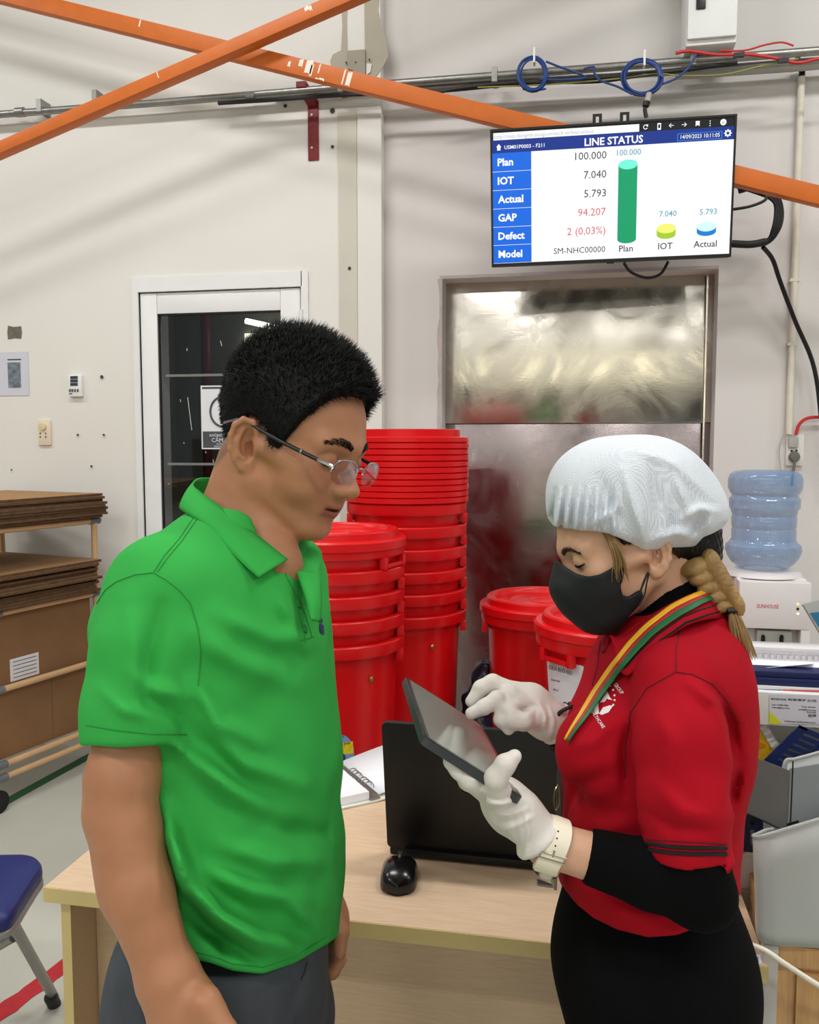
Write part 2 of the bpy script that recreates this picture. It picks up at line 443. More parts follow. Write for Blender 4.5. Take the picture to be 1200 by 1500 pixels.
# glazed white door: frame, leaf, pane, dark store room behind
d1 = empty('door_1', (DX0, YL, 0), 'white framed glazed door in the cream wall', kind='structure')
T = 0.05
zl = zw(426, 320)                                # top of the leaf
GX0, GX1, GZ1 = xw(233, 600), xw(411, 470), zw(457, 320)
b = MB(); b.box((DX0 - 0.03, YL - 0.012, 0), (DX0, YL + 0.1, DZ + 0.03)); b.box((DX1 - 0.004, YL - 0.012, 0), (DX1 + 0.03, YL + 0.1, DZ + 0.03)); b.box((DX0, YL - 0.012, zl + 0.005), (DX1, YL + 0.1, DZ + 0.03))
b.build('door_frame', M_white, d1)
b = MB(); b.bbox((DX0 + 0.006, YL + 0.0, 0.01), (GX0, YL + 0.045, zl), 0.004); b.build('stile', M_white, d1)
b = MB(); b.bbox((GX1, YL + 0.0, 0.01), (DX1 - 0.012, YL + 0.045, zl), 0.004); b.build('stile', M_white, d1)
b = MB(); b.bbox((GX0 + 0.001, YL + 0.002, GZ1), (GX1 - 0.001, YL + 0.043, zl), 0.004); b.build('top_rail', M_white, d1)
b = MB(); b.bbox((GX0 + 0.001, YL + 0.002, 0.01), (GX1 - 0.001, YL + 0.043, 0.16), 0.004); b.build('bottom_rail', M_white, d1)
b = MB(); b.box((GX0, YL + 0.008, GZ1 - 0.008), (GX1, YL + 0.02, GZ1)); b.box((GX0, YL + 0.008, 0.16), (GX0 + 0.008, YL + 0.02, GZ1)); b.build('pane_gasket', M_rubber, d1)
def glass_mat(name, tint, rough=0.03, fac=0.12):
    m = bpy.data.materials.new(name); m.use_nodes = True; nt = m.node_tree; nt.nodes.remove(nt.nodes['Principled BSDF']); L = nt.links.new
    tr = nt.nodes.new('ShaderNodeBsdfTransparent'); tr.inputs[0].default_value = tint + (1,)
    gl = nt.nodes.new('ShaderNodeBsdfGlossy'); gl.inputs['Roughness'].default_value = rough; gl.inputs[0].default_value = (0.9, 0.9, 0.9, 1)
    fr = nt.nodes.new('ShaderNodeMapRange'); lwn = nt.nodes.new('ShaderNodeLayerWeight'); lwn.inputs[0].default_value = 0.5; pw = nt.nodes.new('ShaderNodeMath'); pw.operation = 'POWER'; pw.inputs[1].default_value = 4.0; L(lwn.outputs['Facing'], pw.inputs[0]); L(pw.outputs[0], fr.inputs[0]); fr.inputs[3].default_value = 0.045; fr.inputs[4].default_value = 0.9
    nz = nt.nodes.new('ShaderNodeTexNoise'); nz.inputs['Scale'].default_value = 5
    mu = nt.nodes.new('ShaderNodeMath'); mu.operation = 'MULTIPLY_ADD'; L(nz.outputs[0], mu.inputs[0]); mu.inputs[1].default_value = 0.02; L(fr.outputs[0], mu.inputs[2])
    mx = nt.nodes.new('ShaderNodeMixShader'); L(mu.outputs[0], mx.inputs[0]); L(tr.outputs[0], mx.inputs[1]); L(gl.outputs[0], mx.inputs[2])
    L(mx.outputs[0], nt.nodes['Material Output'].inputs[0]); return m
M_pane = glass_mat('door_glass', (0.80, 0.82, 0.82))
b = MB(); b.box((GX0, YL + 0.018, 0.16), (GX1, YL + 0.024, GZ1)); b.build('pane', M_pane, d1)
for z in (zw(470, 443), 0.35):
    b = MB(); b.tube([(DX1 - 0.004, YL - 0.012, z - 0.05), (DX1 - 0.004, YL - 0.012, z + 0.05)], 0.011, 10); b.build('hinge', M_white, d1)
# film strip lines on the pane
M_film = mat('glass_film', (120, 122, 118), 0.6)
for y in (549, 680):
    b = MB(); b.box((GX0 + 0.03, YL + 0.0165, zw(y, 300) - 0.006), (GX1 - 0.02, YL + 0.0175, zw(y, 300) + 0.006)); b.build('film_edge', M_film, d1)
M_scr = mat('pane_scratch', (196, 196, 190), 0.7)
for (x0, y0, x1, y1) in ((275, 582, 281, 630), (323, 499, 325, 507), (264, 585, 265, 589), (269, 648, 270, 650), (301, 661, 302, 664), (312, 673, 313, 678), (274, 510, 274, 514), (247, 708, 248, 710)):
    b = MB(); b.tube([WY(x0, y0, YL + 0.016), WY(x1, y1, YL + 0.016)], 0.0018, 5); b.build('scratch', M_scr, d1)
# the store room behind the pane
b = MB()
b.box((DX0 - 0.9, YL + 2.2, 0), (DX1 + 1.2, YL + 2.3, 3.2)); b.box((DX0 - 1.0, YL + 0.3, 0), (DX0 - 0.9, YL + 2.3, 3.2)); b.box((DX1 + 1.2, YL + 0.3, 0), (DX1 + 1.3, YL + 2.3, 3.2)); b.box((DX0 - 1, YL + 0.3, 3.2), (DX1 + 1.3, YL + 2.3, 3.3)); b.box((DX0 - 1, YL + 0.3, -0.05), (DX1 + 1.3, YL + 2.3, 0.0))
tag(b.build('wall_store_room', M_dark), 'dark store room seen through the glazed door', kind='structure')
b = MB(); c = WY(301, 500, YL + 2.0); b.tube([(c.x, c.y, 0.005), (c.x, c.y, 3.19)], 0.035, 12); tag(b.build('red_riser_pipe', mat('maroon_pipe', (110, 20, 24), 0.5)), 'dark red vertical pipe behind the door glass', 'pipe')
b = MB(); c0, c1 = WY(360, 495, YL + 2.19), WY(430, 480, YL + 2.19); b.box((c0.x, c0.y - 0.02, c0.z - 0.12), (c1.x, c0.y, c0.z + 0.03)); b.build('window_1', M_glow)
tag(bpy.data.objects['window_1'], 'small bright window deep in the store room', kind='structure')
b = MB(); c0, c1 = WY(360, 470, YL + 2.0), WY(440, 488, YL + 2.0); b.tube([c0, c1], 0.02, 8); sl_ = bpy.data.lights.new('store_room_fill', 'AREA'); sl_.size = 0.6; sl_.energy = 7; slo = bpy.data.objects.new('store_room_fill', sl_); COL.objects.link(slo); slo.location = ((DX0 + DX1) / 2 + 0.3, YL + 1.3, 3.1)  # unseen area light added to brighten the store room
tag(b.build('lamp_tube', mat('lit_tube', (240, 240, 225), 0.5, emit=5.0, var=0.0)), 'white tube lamp seen through the door glass beside the window', 'lamp')
# notice on the door glass (mascot left out)
nt_ = empty('door_notice', WY(320, 655, YL + 0.015), 'black and white prohibition notice taped to the door glass', 'notice')
YN = YL + 0.014
M_paper = mat('white_paper', (226, 228, 232), 0.7, var=0.015)
M_ink = mat('black_ink', (30, 30, 34), 0.6); M_inkg = mat('grey_ink', (74, 76, 80), 0.6)
def wrect(x0, y0, x1, y1, Y, name, m, parent, th=0.001):
    a, c = WY(x0, y0, Y), WY(x1, y1, Y); q = MB(); q.box((a.x, Y - th, c.z), (c.x, Y, a.z)); return q.build(name, m, parent)
wrect(294, 565, 362, 658, YN, 'paper', M_paper, nt_)
wrect(297, 632, 359, 656, YN - 0.0012, 'text_band', M_inkg, nt_, 0.0006)
wrect(296, 567, 360, 569, YN - 0.0012, 'top_line', M_inkg, nt_, 0.0006)
c = WY(327, 603, YN - 0.0016); q = MB(); q.tube([c + Vector((0.066 * math.cos(t * math.pi / 18), 0, 0.072 * math.sin(t * math.pi / 18))) for t in range(36)], 0.0055, 6, closed=True); q.build('ring', M_inkg, nt_)
for s, w, y, sz in (('KHÔNG PHẬN SỰ', None, 639.5, 0.018), ('CẤM VÀO', None, 647.5, 0.028), ('AUTHORIZED', None, 651.5, 0.012), ('PERSONNEL ONLY', None, 655.3, 0.012)):
    put_text(s, sz, WY(328, y, YN - 0.002), (1, 0, 0), (0, 0, 1), 'lettering', M_paper, nt_, 'c')

# steel lift door in its recess: upper and lower panel
M_steel = bpy.data.materials.new('brushed_steel'); M_steel.use_nodes = True
nt, bs = nodes(M_steel); L = nt.links.new
bs.inputs['Metallic'].default_value = 1.0; bs.inputs['Base Color'].default_value = (0.62, 0.58, 0.52, 1)
tc = nt.nodes.new('ShaderNodeTexCoord'); mp = nt.nodes.new('ShaderNodeMapping'); mp.inputs['Scale'].default_value = (3, 3, 60); L(tc.outputs['Object'], mp.inputs[0])
n1 = nt.nodes.new('ShaderNodeTexNoise'); n1.inputs['Scale'].default_value = 6; L(mp.outputs[0], n1.inputs[0])
wv = nt.nodes.new('ShaderNodeTexNoise'); wv.inputs['Scale'].default_value = 2.2; wv.inputs['Detail'].default_value = 6; wv.inputs['Distortion'].default_value = 3.0; L(tc.outputs['Object'], wv.inputs[0])
rm = nt.nodes.new('ShaderNodeMapRange'); rm.inputs[1].default_value = 0.35; rm.inputs[2].default_value = 0.65; rm.inputs[3].default_value = 0.14; rm.inputs[4].default_value = 0.3
L(wv.outputs[0], rm.inputs[0]); L(rm.outputs[0], bs.inputs['Roughness'])
bp = nt.nodes.new('ShaderNodeBump'); bp.inputs['Strength'].default_value = 0.05; bp.inputs['Distance'].default_value = 0.002; L(n1.outputs[0], bp.inputs['Height'])
bp2 = nt.nodes.new('ShaderNodeBump'); bp2.inputs['Strength'].default_value = 0.16; bp2.inputs['Distance'].default_value = 0.006; L(wv.outputs[0], bp2.inputs['Height']); L(bp.outputs[0], bp2.inputs['Normal']); L(bp2.outputs[0], bs.inputs['Normal'])
M_steel2 = M_steel.copy(); M_steel2.name = 'steel_dark_reflection'; p2 = M_steel2.node_tree.nodes['Principled BSDF']; p2.inputs['Base Color'].default_value = (0.30, 0.255, 0.255, 1)  # darker copy: the lower panel's dark reflection is put into its base colour
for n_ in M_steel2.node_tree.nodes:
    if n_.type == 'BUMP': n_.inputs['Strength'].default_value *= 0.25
d2 = empty('door_2', (SX0, YR + 0.1, 0), 'scuffed stainless steel lift door in a wall recess', kind='structure')
zs_ = zw(620, 760, YR + 0.1)
b = MB(); b.bbox((SX0 - 0.06, YR + 0.10, zs_), (SX1 + 0.06, YR + 0.13, SZ + 0.08), 0.003); upo = b.build('upper_panel', M_steel, d2); tm_ = Matrix.Translation((0, YR + 0.1, zs_)) @ Matrix.Rotation(math.radians(-1.3), 4, 'X') @ Matrix.Translation((0, -YR - 0.1, -zs_)); upo.data.transform(tm_)
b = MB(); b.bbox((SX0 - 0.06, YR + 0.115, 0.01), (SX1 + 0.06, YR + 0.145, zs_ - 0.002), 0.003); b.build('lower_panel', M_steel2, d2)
b = MB(); b.box((SX1 - 0.035, YR + 0.094, 0.01), (SX1 - 0.028, YR + 0.1, SZ)); b.build('edge_rib', M_steel, d2)

# ------------------------------------------------------------------ orange braces, pipes and cables on the wall
def brace(p0, p1, Y, half, depth, name, label):
    a, c = WY(*p0, Y), WY(*p1, Y); t = (c - a).normalized(); n = Vector((0, 1, 0)); u = t.cross(n)
    if u.z < 0: u = -u
    M = Matrix((t, n, u)).transposed().to_4x4(); M.translation = a
    e = empty(name, a, label, 'brace', 'crossed orange wall braces')
    L_ = (c - a).length
    q = MB(); q.bbox((0, 0, -half), (L_, 0.006, half), 0.002, M); q.build('web', M_orange, e)
    q = MB(); q.bbox((0, 0.006, -half), (L_, depth, -half + 0.006), 0.002, M); q.build('flange', M_orange, e)
    return e, M
eA, MA = brace((-780, -202.5), (1990, 479.5), 3.60, 0.034, 0.05, 'steel_brace', 'orange steel brace falling from upper left to behind the screen')
eB, MBm = brace((-620, 485.4), (1010, -226.3), 3.52, 0.026, 0.06, 'steel_brace', 'orange steel brace rising to the right across the longer brace')
def chips(e, M, sps, half):
    rr = random.Random(5)
    for (s0, s1, z0, z1) in sps:
        q = MB(); n = 7; a = []
        for i in range(n): a.append(M @ Vector((s0 + (s1 - s0) * i / (n - 1), -0.0006, z0 + rr.uniform(-0.004, 0.004))))
        for i in range(n): a.append(M @ Vector((s1 - (s1 - s0) * i / (n - 1), -0.0006, z1 + rr.uniform(-0.004, 0.004))))
        q.prism(a, (0, 0.0005, 0)); q.build('paint_chip', M_orange2, e)
def along(M, px, py, Y): return (M.inverted() @ WY(px, py, Y)).x
for px, w, z0, z1 in ((436, 0.018, 0.0, 0.03), (447, 0.03, -0.02, 0.034), (455, 0.012, -0.028, 0.02), (467, 0.006, -0.01, 0.03), (420, 0.012, -0.012, 0.01), (512, 0.02, -0.03, 0.026), (506, 0.006, -0.03, 0.032), (466, 0.04, -0.034, -0.026), (188, 0.006, 0, 0.03), (1108, 0.007, -0.034, 0.034), (1117, 0.007, -0.034, 0.034)):
    s = along(MA, px, 100, 3.60); chips(eA, MA, [(s, s + w, z0, z1)], 0.034)
for px, w, z0, z1 in ((448, 0.02, 0.005, 0.024), (455, 0.012, 0.0, 0.02), (203, 0.004, -0.004, 0.024)):
    s = along(MBm, px, 20, 3.52); chips(eB, MBm, [(s, s + w, z0, z1)], 0.026)

def wpath(pts, Y, n=6): return smooth_path([WY(x, y, Y) if not isinstance(Y, (list, tuple)) else WY(x, y, Y[i]) for i, (x, y) in enumerate(pts)], n)
def cable(name, pts, Y, r, m, label, cat='cable', n=8, seg=6):
    q = MB(); q.tube(wpath(pts, Y, n), r, seg); return tag(q.build(name, m), label, cat)
p = empty('conduit_pipe', WY(600, 120, 3.83), 'long galvanised conduit running level along the upper wall', 'pipe')
q = MB(); q.tube([WY(-700, 219, 3.82), WY(240, 150, 3.82), WY(480, 130, 3.82), WY(1900, 20.8, 3.82)], 0.017, 14); q.build('tube', M_galv, p)
for x, y in ((368, 143), (30, 165)):
    q = MB(); a = WY(x - 6, y, 3.82); c = WY(x + 6, y - 1, 3.82); q.tube([a, c], 0.022, 14); q.build('coupling', M_galv, p)
for x, y in ((60, 156), (141, 143), (500, 126), (725, 111), (1015, 86)):
    q = MB(); a = WY(x, y, 3.82); q.box((a.x - 0.012, 3.80, a.z - 0.03), (a.x + 0.012, 3.88, a.z + 0.03)); q.build('clip', M_galv, p)
q = MB(); q.tube([WY(400, 143, 3.85), WY(640, 126, 3.86), WY(900, 112, 3.86), WY(1900, 34, 3.86)], 0.014, 12); tag(q.build('conduit_pipe', M_galv), 'lower galvanised conduit running just under the long one', 'pipe')
M_grey_pipe = mat('grey_pvc', (168, 166, 158), 0.5)
q = MB(); q.tube([WY(990, 108, 3.88), WY(1150, 97, 3.88), WY(1260, 88, 3.88)], 0.024, 12); tag(q.build('cable_duct', M_grey_pipe), 'pale grey plastic duct below the metal conduits at right', 'pipe')
M_blk = mat('black_cable', (18, 18, 20), 0.45); M_blue = mat('blue_network_cable', (24, 60, 128), 0.42); M_redc = mat('red_cable', (196, 40, 40), 0.5); M_ygc = mat('yellow_green_wire', (150, 150, 70), 0.5)
cable('power_cable', [(320, 151), (400, 146), (500, 139), (640, 133), (740, 124), (850, 116), (960, 107), (1080, 92)], 3.79, 0.010, M_blk, 'black cable sagging along under the conduit')
cable('power_cable', [(630, 138), (680, 128), (760, 121), (880, 119), (965, 104)], 3.77, 0.008, M_blk, 'second black cable slung below the conduit between the blue coils')
cable('earth_wire', [(700, 128), (800, 124), (900, 116), (960, 108), (1000, 111), (1060, 109), (1110, 98), (1170, 86)], 3.76, 0.003, M_ygc, 'thin yellow green wire trailing under the conduits')
cable('red_wire', [(990, 78), (1010, 75), (1050, 80), (1100, 80), (1140, 86), (1170, 92), (1200, 86), (1240, 84)], 3.74, 0.007, M_redc, 'red wire bundle running below the white box')
cable('red_wire', [(1055, 74), (1090, 74), (1120, 66), (1145, 62), (1163, 67)], 3.74, 0.004, M_redc, 'thin red wire arching up beside the white box')
for k, (x, y) in enumerate(((1083, 80), (1148, 88))):
    q = MB(); c = WY(x, y, 3.735); q.box((c.x - 0.02, c.y - 0.004, c.z - 0.008), (c.x + 0.02, c.y + 0.012, c.z + 0.008)); tag(q.build('cable_tie', M_blk), 'black tape round the red wire, ' + ('left one below the box' if k == 0 else 'right one near the grey duct'), 'tape')
def coil(cx, cy, rx, ry, Y, turns, label, tails):
    e = empty('network_cable_coil', WY(cx, cy, Y), label, 'cable'); q = MB(); rr = random.Random(int(cx)); pts = []
    N = 30
    for t in range(turns * N + 1):
        a = 2 * math.pi * t / N; k = 1 + 0.07 * math.sin(a * 0.37 + cx) + rr.uniform(-0.006, 0.006) - 0.05 * (t / N % 2)
        pts.append(WY(cx + rx * k * math.cos(a) + 1.5 * math.sin(t / N), cy + ry * k * math.sin(a), Y + 0.012 * math.sin(t / N * 2.1)))
    q.tube(pts, 0.0045, 6); q.build('loops', M_blue, e)
    for tl in tails:
        q = MB(); q.tube(wpath(tl, Y - 0.005, 6), 0.0045, 6); q.build('tail', M_blue, e)
    q = MB(); c = WY(cx + 3, cy - ry, Y); q.box((c.x - 0.004, c.y - 0.02, c.z - 0.03), (c.x + 0.004, c.y + 0.02, c.z + 0.03)); q.build('tie', M_white, e)
    return e
coil(780, 108, 21, 25, 3.74, 6, 'small coil of blue network cable hung left on the conduit', [[(800, 90), (820, 98), (840, 105), (858, 114), (820, 117), (790, 116)], [(766, 130), (780, 133), (800, 130)]])
coil(941, 113, 29, 26, 3.72, 8, 'large coil of blue network cable hung on the conduit above the screen', [[(855, 101), (870, 98), (871, 107), (880, 118), (905, 127), (926, 138)], [(968, 124), (990, 115), (1008, 100), (1020, 80)]])
q = MB(); q.tube([WY(951, 138, 3.66), WY(948, 150, 3.64)], 0.012, 10); plug = empty('cable_plug', WY(948, 150, 3.64), 'grey and black plug hanging above the screen', 'plug'); q.build('plug_body', M_grey_pipe, plug)
q = MB(); q.tube(wpath([(948, 149), (945, 160), (947, 172)], 3.62), [0.014] * 5 + [0.008] * 8, 10); q.build('plug_boot', M_black, plug)

# white electrical box
BXY = 3.74
a, c = WY(1005, 68, BXY), WY(1083, -60, BXY)
eb = empty('electrical_box', ((a.x + c.x) / 2, YR, a.z), 'white metal electrical box at the top of the wall', 'electrical box')
q = MB(); q.bbox((a.x, BXY, a.z), (c.x, YR, a.z + 0.5), 0.006); q.build('body', M_white, eb)
q = MB(); q.bbox((a.x + 0.003, BXY - 0.018, a.z + 0.02), (c.x - 0.003, BXY - 0.001, a.z + 0.5), 0.005); q.build('cover', M_white, eb)
q = MB(); l0 = WY(1020, 14, BXY - 0.02); q.bbox((l0.x, BXY - 0.026, l0.z), (l0.x + 0.036, BXY - 0.016, l0.z + 0.05), 0.003); q.build('latch', M_black, eb)

# dark red angle bracket
M_maroon = mat('maroon_bracket', (122, 28, 34), 0.5, var=0.1)
br = empty('angle_bracket', WY(460, 236, YL), 'dark red angle bracket screwed to the wall under the conduit', 'bracket')
a, c = WY(452, 236, YL), WY(467, 148, YL)
q = MB(); q.bbox((a.x, YL - 0.006, a.z), (c.x, YL, c.z), 0.002); q.build('wall_leg', M_maroon, br)
q = MB(); q.prism([(a.x - 0.03, YL - 0.08, c.z + 0.06), (a.x - 0.03, YL - 0.08, c.z + 0.035), (a.x, YL - 0.004, c.z - 0.02), (a.x, YL - 0.004, c.z + 0.02)], (0.045, 0, 0)); q.build('arm', M_maroon, br)
for y in (169, 217):
    s = WY(457, y, YL - 0.006); q = MB(); q.lathe([(0.007, 0), (0.006, 0.004), (0.0005, 0.005)], (0, 0, 0), 10, Matrix.Translation(s) @ Matrix.Rotation(math.pi / 2, 4, 'X')); q.build('screw', M_galv, br)

# vertical plastic conduit at right with its black elbow
M_pvc = mat('cream_pvc', (220, 214, 198), 0.4)
vp = empty('vertical_conduit', WY(1168, 640, YR), 'cream plastic conduit running down to the socket at right', 'pipe')
x0 = WY(1175, 112, 3.92).x; zt = WY(1175, 112, 3.92).z
q = MB(); q.tube([(x0, 3.925, zt), (x0, 3.925, zw(636, 1165))], 0.0145, 12); q.build('tube', M_pvc, vp)
q = MB(); q.tube(smooth_path([(x0, 3.925, zt), (x0 - 0.002, 3.92, zt + 0.03), (x0 - 0.03, 3.88, zt + 0.055)]), 0.013, 10); q.build('elbow', M_black, vp)
for y in (412, 505):
    z = zw(y, 1170); q = MB(); q.box((x0 - 0.02, 3.91, z - 0.006), (x0 + 0.02, YR, z + 0.006)); q.build('clip', M_pvc, vp)
# socket with grey plug at right
so = empty('wall_socket', WY(1163, 680, YR), 'white wall socket with a grey plug beside the steel door', 'socket')
a, c = WY(1150, 682, YR), WY(1177, 637, YR)
M_sock = mat('socket_white', (226, 222, 216), 0.4)
q = MB(); q.bbox((a.x, YR - 0.016, a.z), (c.x, YR, c.z), 0.003); q.build('plate', M_sock, so)
for (x, y) in ((1160, 660.5), (1167, 660)):
    s = WY(x, y, YR - 0.017); q = MB(); q.box((s.x - 0.004, s.y - 0.0006, s.z - 0.004), (s.x + 0.004, s.y, s.z + 0.004)); q.build('slot', M_black, so)
s = WY(1163, 648, YR - 0.03); q = MB(); q.bbox((s.x - 0.02, s.y, s.z - 0.022), (s.x + 0.02, YR - 0.012, s.z + 0.022), 0.004); q.build('adapter', M_grey_pipe, so)
s = WY(1163, 669, YR - 0.017); q = MB(); q.lathe([(0.022, 0), (0.024, 0.01), (0.018, 0.03), (0.0005, 0.032)], (0, 0, 0), 16, Matrix.Translation(s) @ Matrix.Rotation(math.pi / 2, 4, 'X')); q.build('plug', mat('plug_grey', (104, 104, 98), 0.5), so)
cable('plug_cord', [(1163, 672), (1164, 680), (1162, 694), (1160, 712)], YR - 0.04, 0.006, mat('cord_grey', (104, 104, 98), 0.5), 'grey cord dropping from the plug behind the water bottle')
cable('red_wire', [(1166, 637), (1171, 622), (1182, 613), (1200, 611), (1230, 612)], YR - 0.03, 0.007, M_redc, 'red flat wire curving right from the wall socket')
cable('thin_wire', [(1160, 633), (1150, 636), (1143, 650), (1142, 670), (1145, 695)], YR - 0.02, 0.0025, mat('thin_grey_wire', (176, 172, 166), 0.5), 'thin grey wire looping down left of the wall socket')

# things on the cream wall far left
th = empty('thermo_hygrometer', WY(110, 581, YL), 'small white digital thermometer on the cream wall', 'thermometer')
a, c = WY(101, 581, YL - 0.02), WY(119, 549, YL - 0.02)
q = MB(); q.bbox((a.x, YL - 0.022, a.z), (c.x, YL, c.z), 0.005); q.build('case', M_white, th)
M_lcd = mat('dark_display', (62, 66, 78), 0.3)
for y0, y1 in ((551, 555), (556, 560), (561, 565)): wrect(103, y0, 114, y1, YL - 0.0225, 'display', M_lcd, th)
for x in (102.5, 106, 110, 114): wrect(x - 1.2, 570, x + 1.2, 574, YL - 0.0225, 'button', M_inkg, th, 0.002)
wrect(101.5, 576, 105.5, 577.5, YL - 0.0225, 'lettering', M_inkg, th)
ws = empty('wall_socket', WY(65, 652, YL), 'cream double socket plate on the wall above the cardboard cart', 'socket')
a, c = WY(56, 652, YL - 0.012), WY(73, 615, YL - 0.012)
q = MB(); q.bbox((a.x, YL - 0.012, a.z), (c.x, YL, c.z), 0.003); q.build('plate', mat('socket_cream', (226, 214, 192), 0.45), ws)
s = WY(63, 625, YL - 0.012); q = MB(); q.lathe([(0.02, 0), (0.018, 0.01), (0.0005, 0.012)], (0, 0, 0), 16, Matrix.Translation(s) @ Matrix.Rotation(math.pi / 2, 4, 'X')); q.build('knob', mat('yellowed_plastic', (214, 200, 160), 0.4), ws)
for (x, y) in ((59, 635), (67, 635), (59, 640), (67, 640)):
    s = WY(x, y, YL - 0.0125); q = MB(); q.box((s.x - 0.003, s.y - 0.0005, s.z - 0.004), (s.x + 0.003, s.y, s.z + 0.004)); q.build('slot', M_ink, ws)
nw = empty('paper_notice', WY(20, 580, YL), 'white paper notice with a grey photo on the cream wall', 'notice')
M_paper2 = mat('bluish_paper', (206, 207, 218), 0.7, var=0.01)
q = MB(); a, c = WY(-10, 580, YL - 0.002), WY(41, 515, YL - 0.002); q.box((a.x, YL - 0.003, a.z), (c.x, YL - 0.001, c.z)); q.build('paper', M_paper2, nw)
wrect(11, 531, 31, 568, YL - 0.0035, 'photo', mat('printed_photo', (112, 122, 134), 0.6, var=0.5, scale=40), nw, 0.0005)
wrect(11, 526, 31, 527.4, YL - 0.0035, 'heading', M_inkg, nw, 0.0005)
# ------------------------------------------------------------------ the screen on the wall
DEP = {'TL': 3.40, 'BL': 3.506, 'TR': 3.2775, 'BR': 3.383}
TL, BL, TR = P(718, 190, 3.40), P(727, 391, 3.506), P(1080, 167, 3.2775)
TX = (TR - TL); TWd = TX.length; TX.normalize()
TY = (TL - BL); TY = (TY - TX * TY.dot(TX)); THt = TY.length; TY.normalize()
TN = TX.cross(TY)                                # towards the room
if TN.y > 0: TN = -TN
tv = empty('television', BL + TX * TWd / 2, 'wall mounted flat television showing a line status board', 'television')
TM = Matrix((TX, TY, TN)).transposed().to_4x4(); TM.translation = TL - TY * THt
b = MB(); b.bbox((0, 0, -0.045), (TWd, THt, -0.002), 0.004, TM); b.build('case', M_black, tv)
b = MB()
fr = 0.008
b.box((0, 0, -0.002), (TWd, fr * 1.6, 0.004), TM); b.box((0, THt - fr, -0.002), (TWd, THt, 0.004), TM); b.box((0, fr * 1.6, -0.002), (fr, THt - fr, 0.004), TM); b.box((TWd - fr, fr * 1.6, -0.002), (TWd, THt - fr, 0.004), TM)
b.build('bezel', M_black, tv)
def emis(name, rgb, s=1.0):
    m = bpy.data.materials.new(name); m.use_nodes = True; nt, p_ = nodes(m)
    p_.inputs['Base Color'].default_value = (0.02, 0.02, 0.02, 1); p_.inputs['Roughness'].default_value = 0.3; p_.inputs['Specular IOR Level'].default_value = 0.12
    p_.inputs['Emission Color'].default_value = lin(rgb) + (1,); p_.inputs['Emission Strength'].default_value = s * 1.27
    return m
E_white = emis('screen_white', (252, 253, 255), 1.0); E_blue = emis('screen_blue', (0, 108, 232), 0.95); E_navy = emis('screen_navy', (8, 50, 148), 0.9)
E_blk = emis('screen_black', (8, 10, 14), 1); E_txt = emis('screen_text', (46, 48, 62), 1); E_red = emis('screen_red', (226, 96, 104), 1); E_teal = emis('screen_teal', (110, 172, 190), 1)
E_grn = emis('screen_green', (0, 164, 108), 0.95); E_grnl = emis('screen_mint', (120, 248, 222), 1); E_lime = emis('screen_lime', (166, 208, 50), 1); E_yel = emis('screen_yellow', (246, 246, 120), 1); E_bl2 = emis('screen_azure', (0, 130, 214), 1); E_cy = emis('screen_cyan', (216, 252, 255), 1); E_lbl = emis('screen_light_blue', (60, 160, 250), 1)
E_grey = emis('screen_grey', (176, 178, 184), 1)
U0, V0, U1, V1 = fr, fr * 1.6, TWd - fr, THt - fr
# screen coordinates measured on the photo: fractions of the lit area
def S(u, v, z): return TM @ Vector((U0 + (U1 - U0) * u, V1 - (V1 - V0) * v, z))
def srect(u0, v0, u1, v1, z, name, m):
    q = MB(); q.prism([S(u0, v0, z), S(u1, v0, z), S(u1, v1, z), S(u0, v1, z)], TN * 0.0001); return q.build(name, m, tv)
b = MB(); b.box((U0, V0, -0.002), (U1, V1, 0.0), TM); scr = b.build('screen', E_white, tv)
srect(0.0, 0.0, 1.0, 0.068, 0.0003, 'browser_bar', E_blk)
srect(0.005, 0.012, 0.615, 0.066, 0.0006, 'address_field', E_white)
srect(0.0, 0.068, 1.0, 0.162, 0.0003, 'title_bar', E_navy)
for i in range(6):
    srect(0.0, 0.162 + i * 0.1397, 0.166, 0.162 + (i + 1) * 0.1397 - 0.003, 0.0003, 'row_tile', E_blue)
def stext(s, u, v, h, m, align='l', bold=0.0, width=None):
    put_text(s, h * (V1 - V0) * 1.38, S(u, v, 0.0009), TX, TY, 'lettering', m, tv, align, bold, width)
stext('http://mes.dongnhi.sungcomtech.vn/line-status', 0.008, 0.055, 0.030, E_grey, 'l')
stext('USM01P0003 - F211', 0.052, 0.135, 0.028, E_white, 'l', 0.0002)
stext('LINE STATUS', 0.39, 0.146, 0.056, E_white, 'l', 0.0009)
stext('14/09/2023 10:11:05', 0.785, 0.138, 0.030, E_white, 'l', 0.0001, width=(U1 - U0) * 0.158)
for a0, a1, c0, c1 in ((0.772, 0.098, 0.952, 0.101), (0.772, 0.149, 0.952, 0.152), (0.772, 0.098, 0.774, 0.152), (0.950, 0.098, 0.952, 0.152)): srect(a0, a1, c0, c1, 0.0006, 'date_outline', E_lbl)
for i, s in enumerate(('Plan', 'IOT', 'Actual', 'GAP', 'Defect', 'Model')): stext(s, 0.022, 0.162 + i * 0.1397 + 0.094, 0.056, E_white, 'l', 0.0012)
for i, (s, m) in enumerate((('100.000', E_txt), ('7.040', E_txt), ('5.793', E_txt), ('94.207', E_red), ('2 (0,03%)', E_red), ('SM-NHC00000', E_txt))):
    stext(s, 0.482, 0.162 + i * 0.1397 + 0.085, 0.058 if i < 5 else 0.047, m, 'r', 0.0)
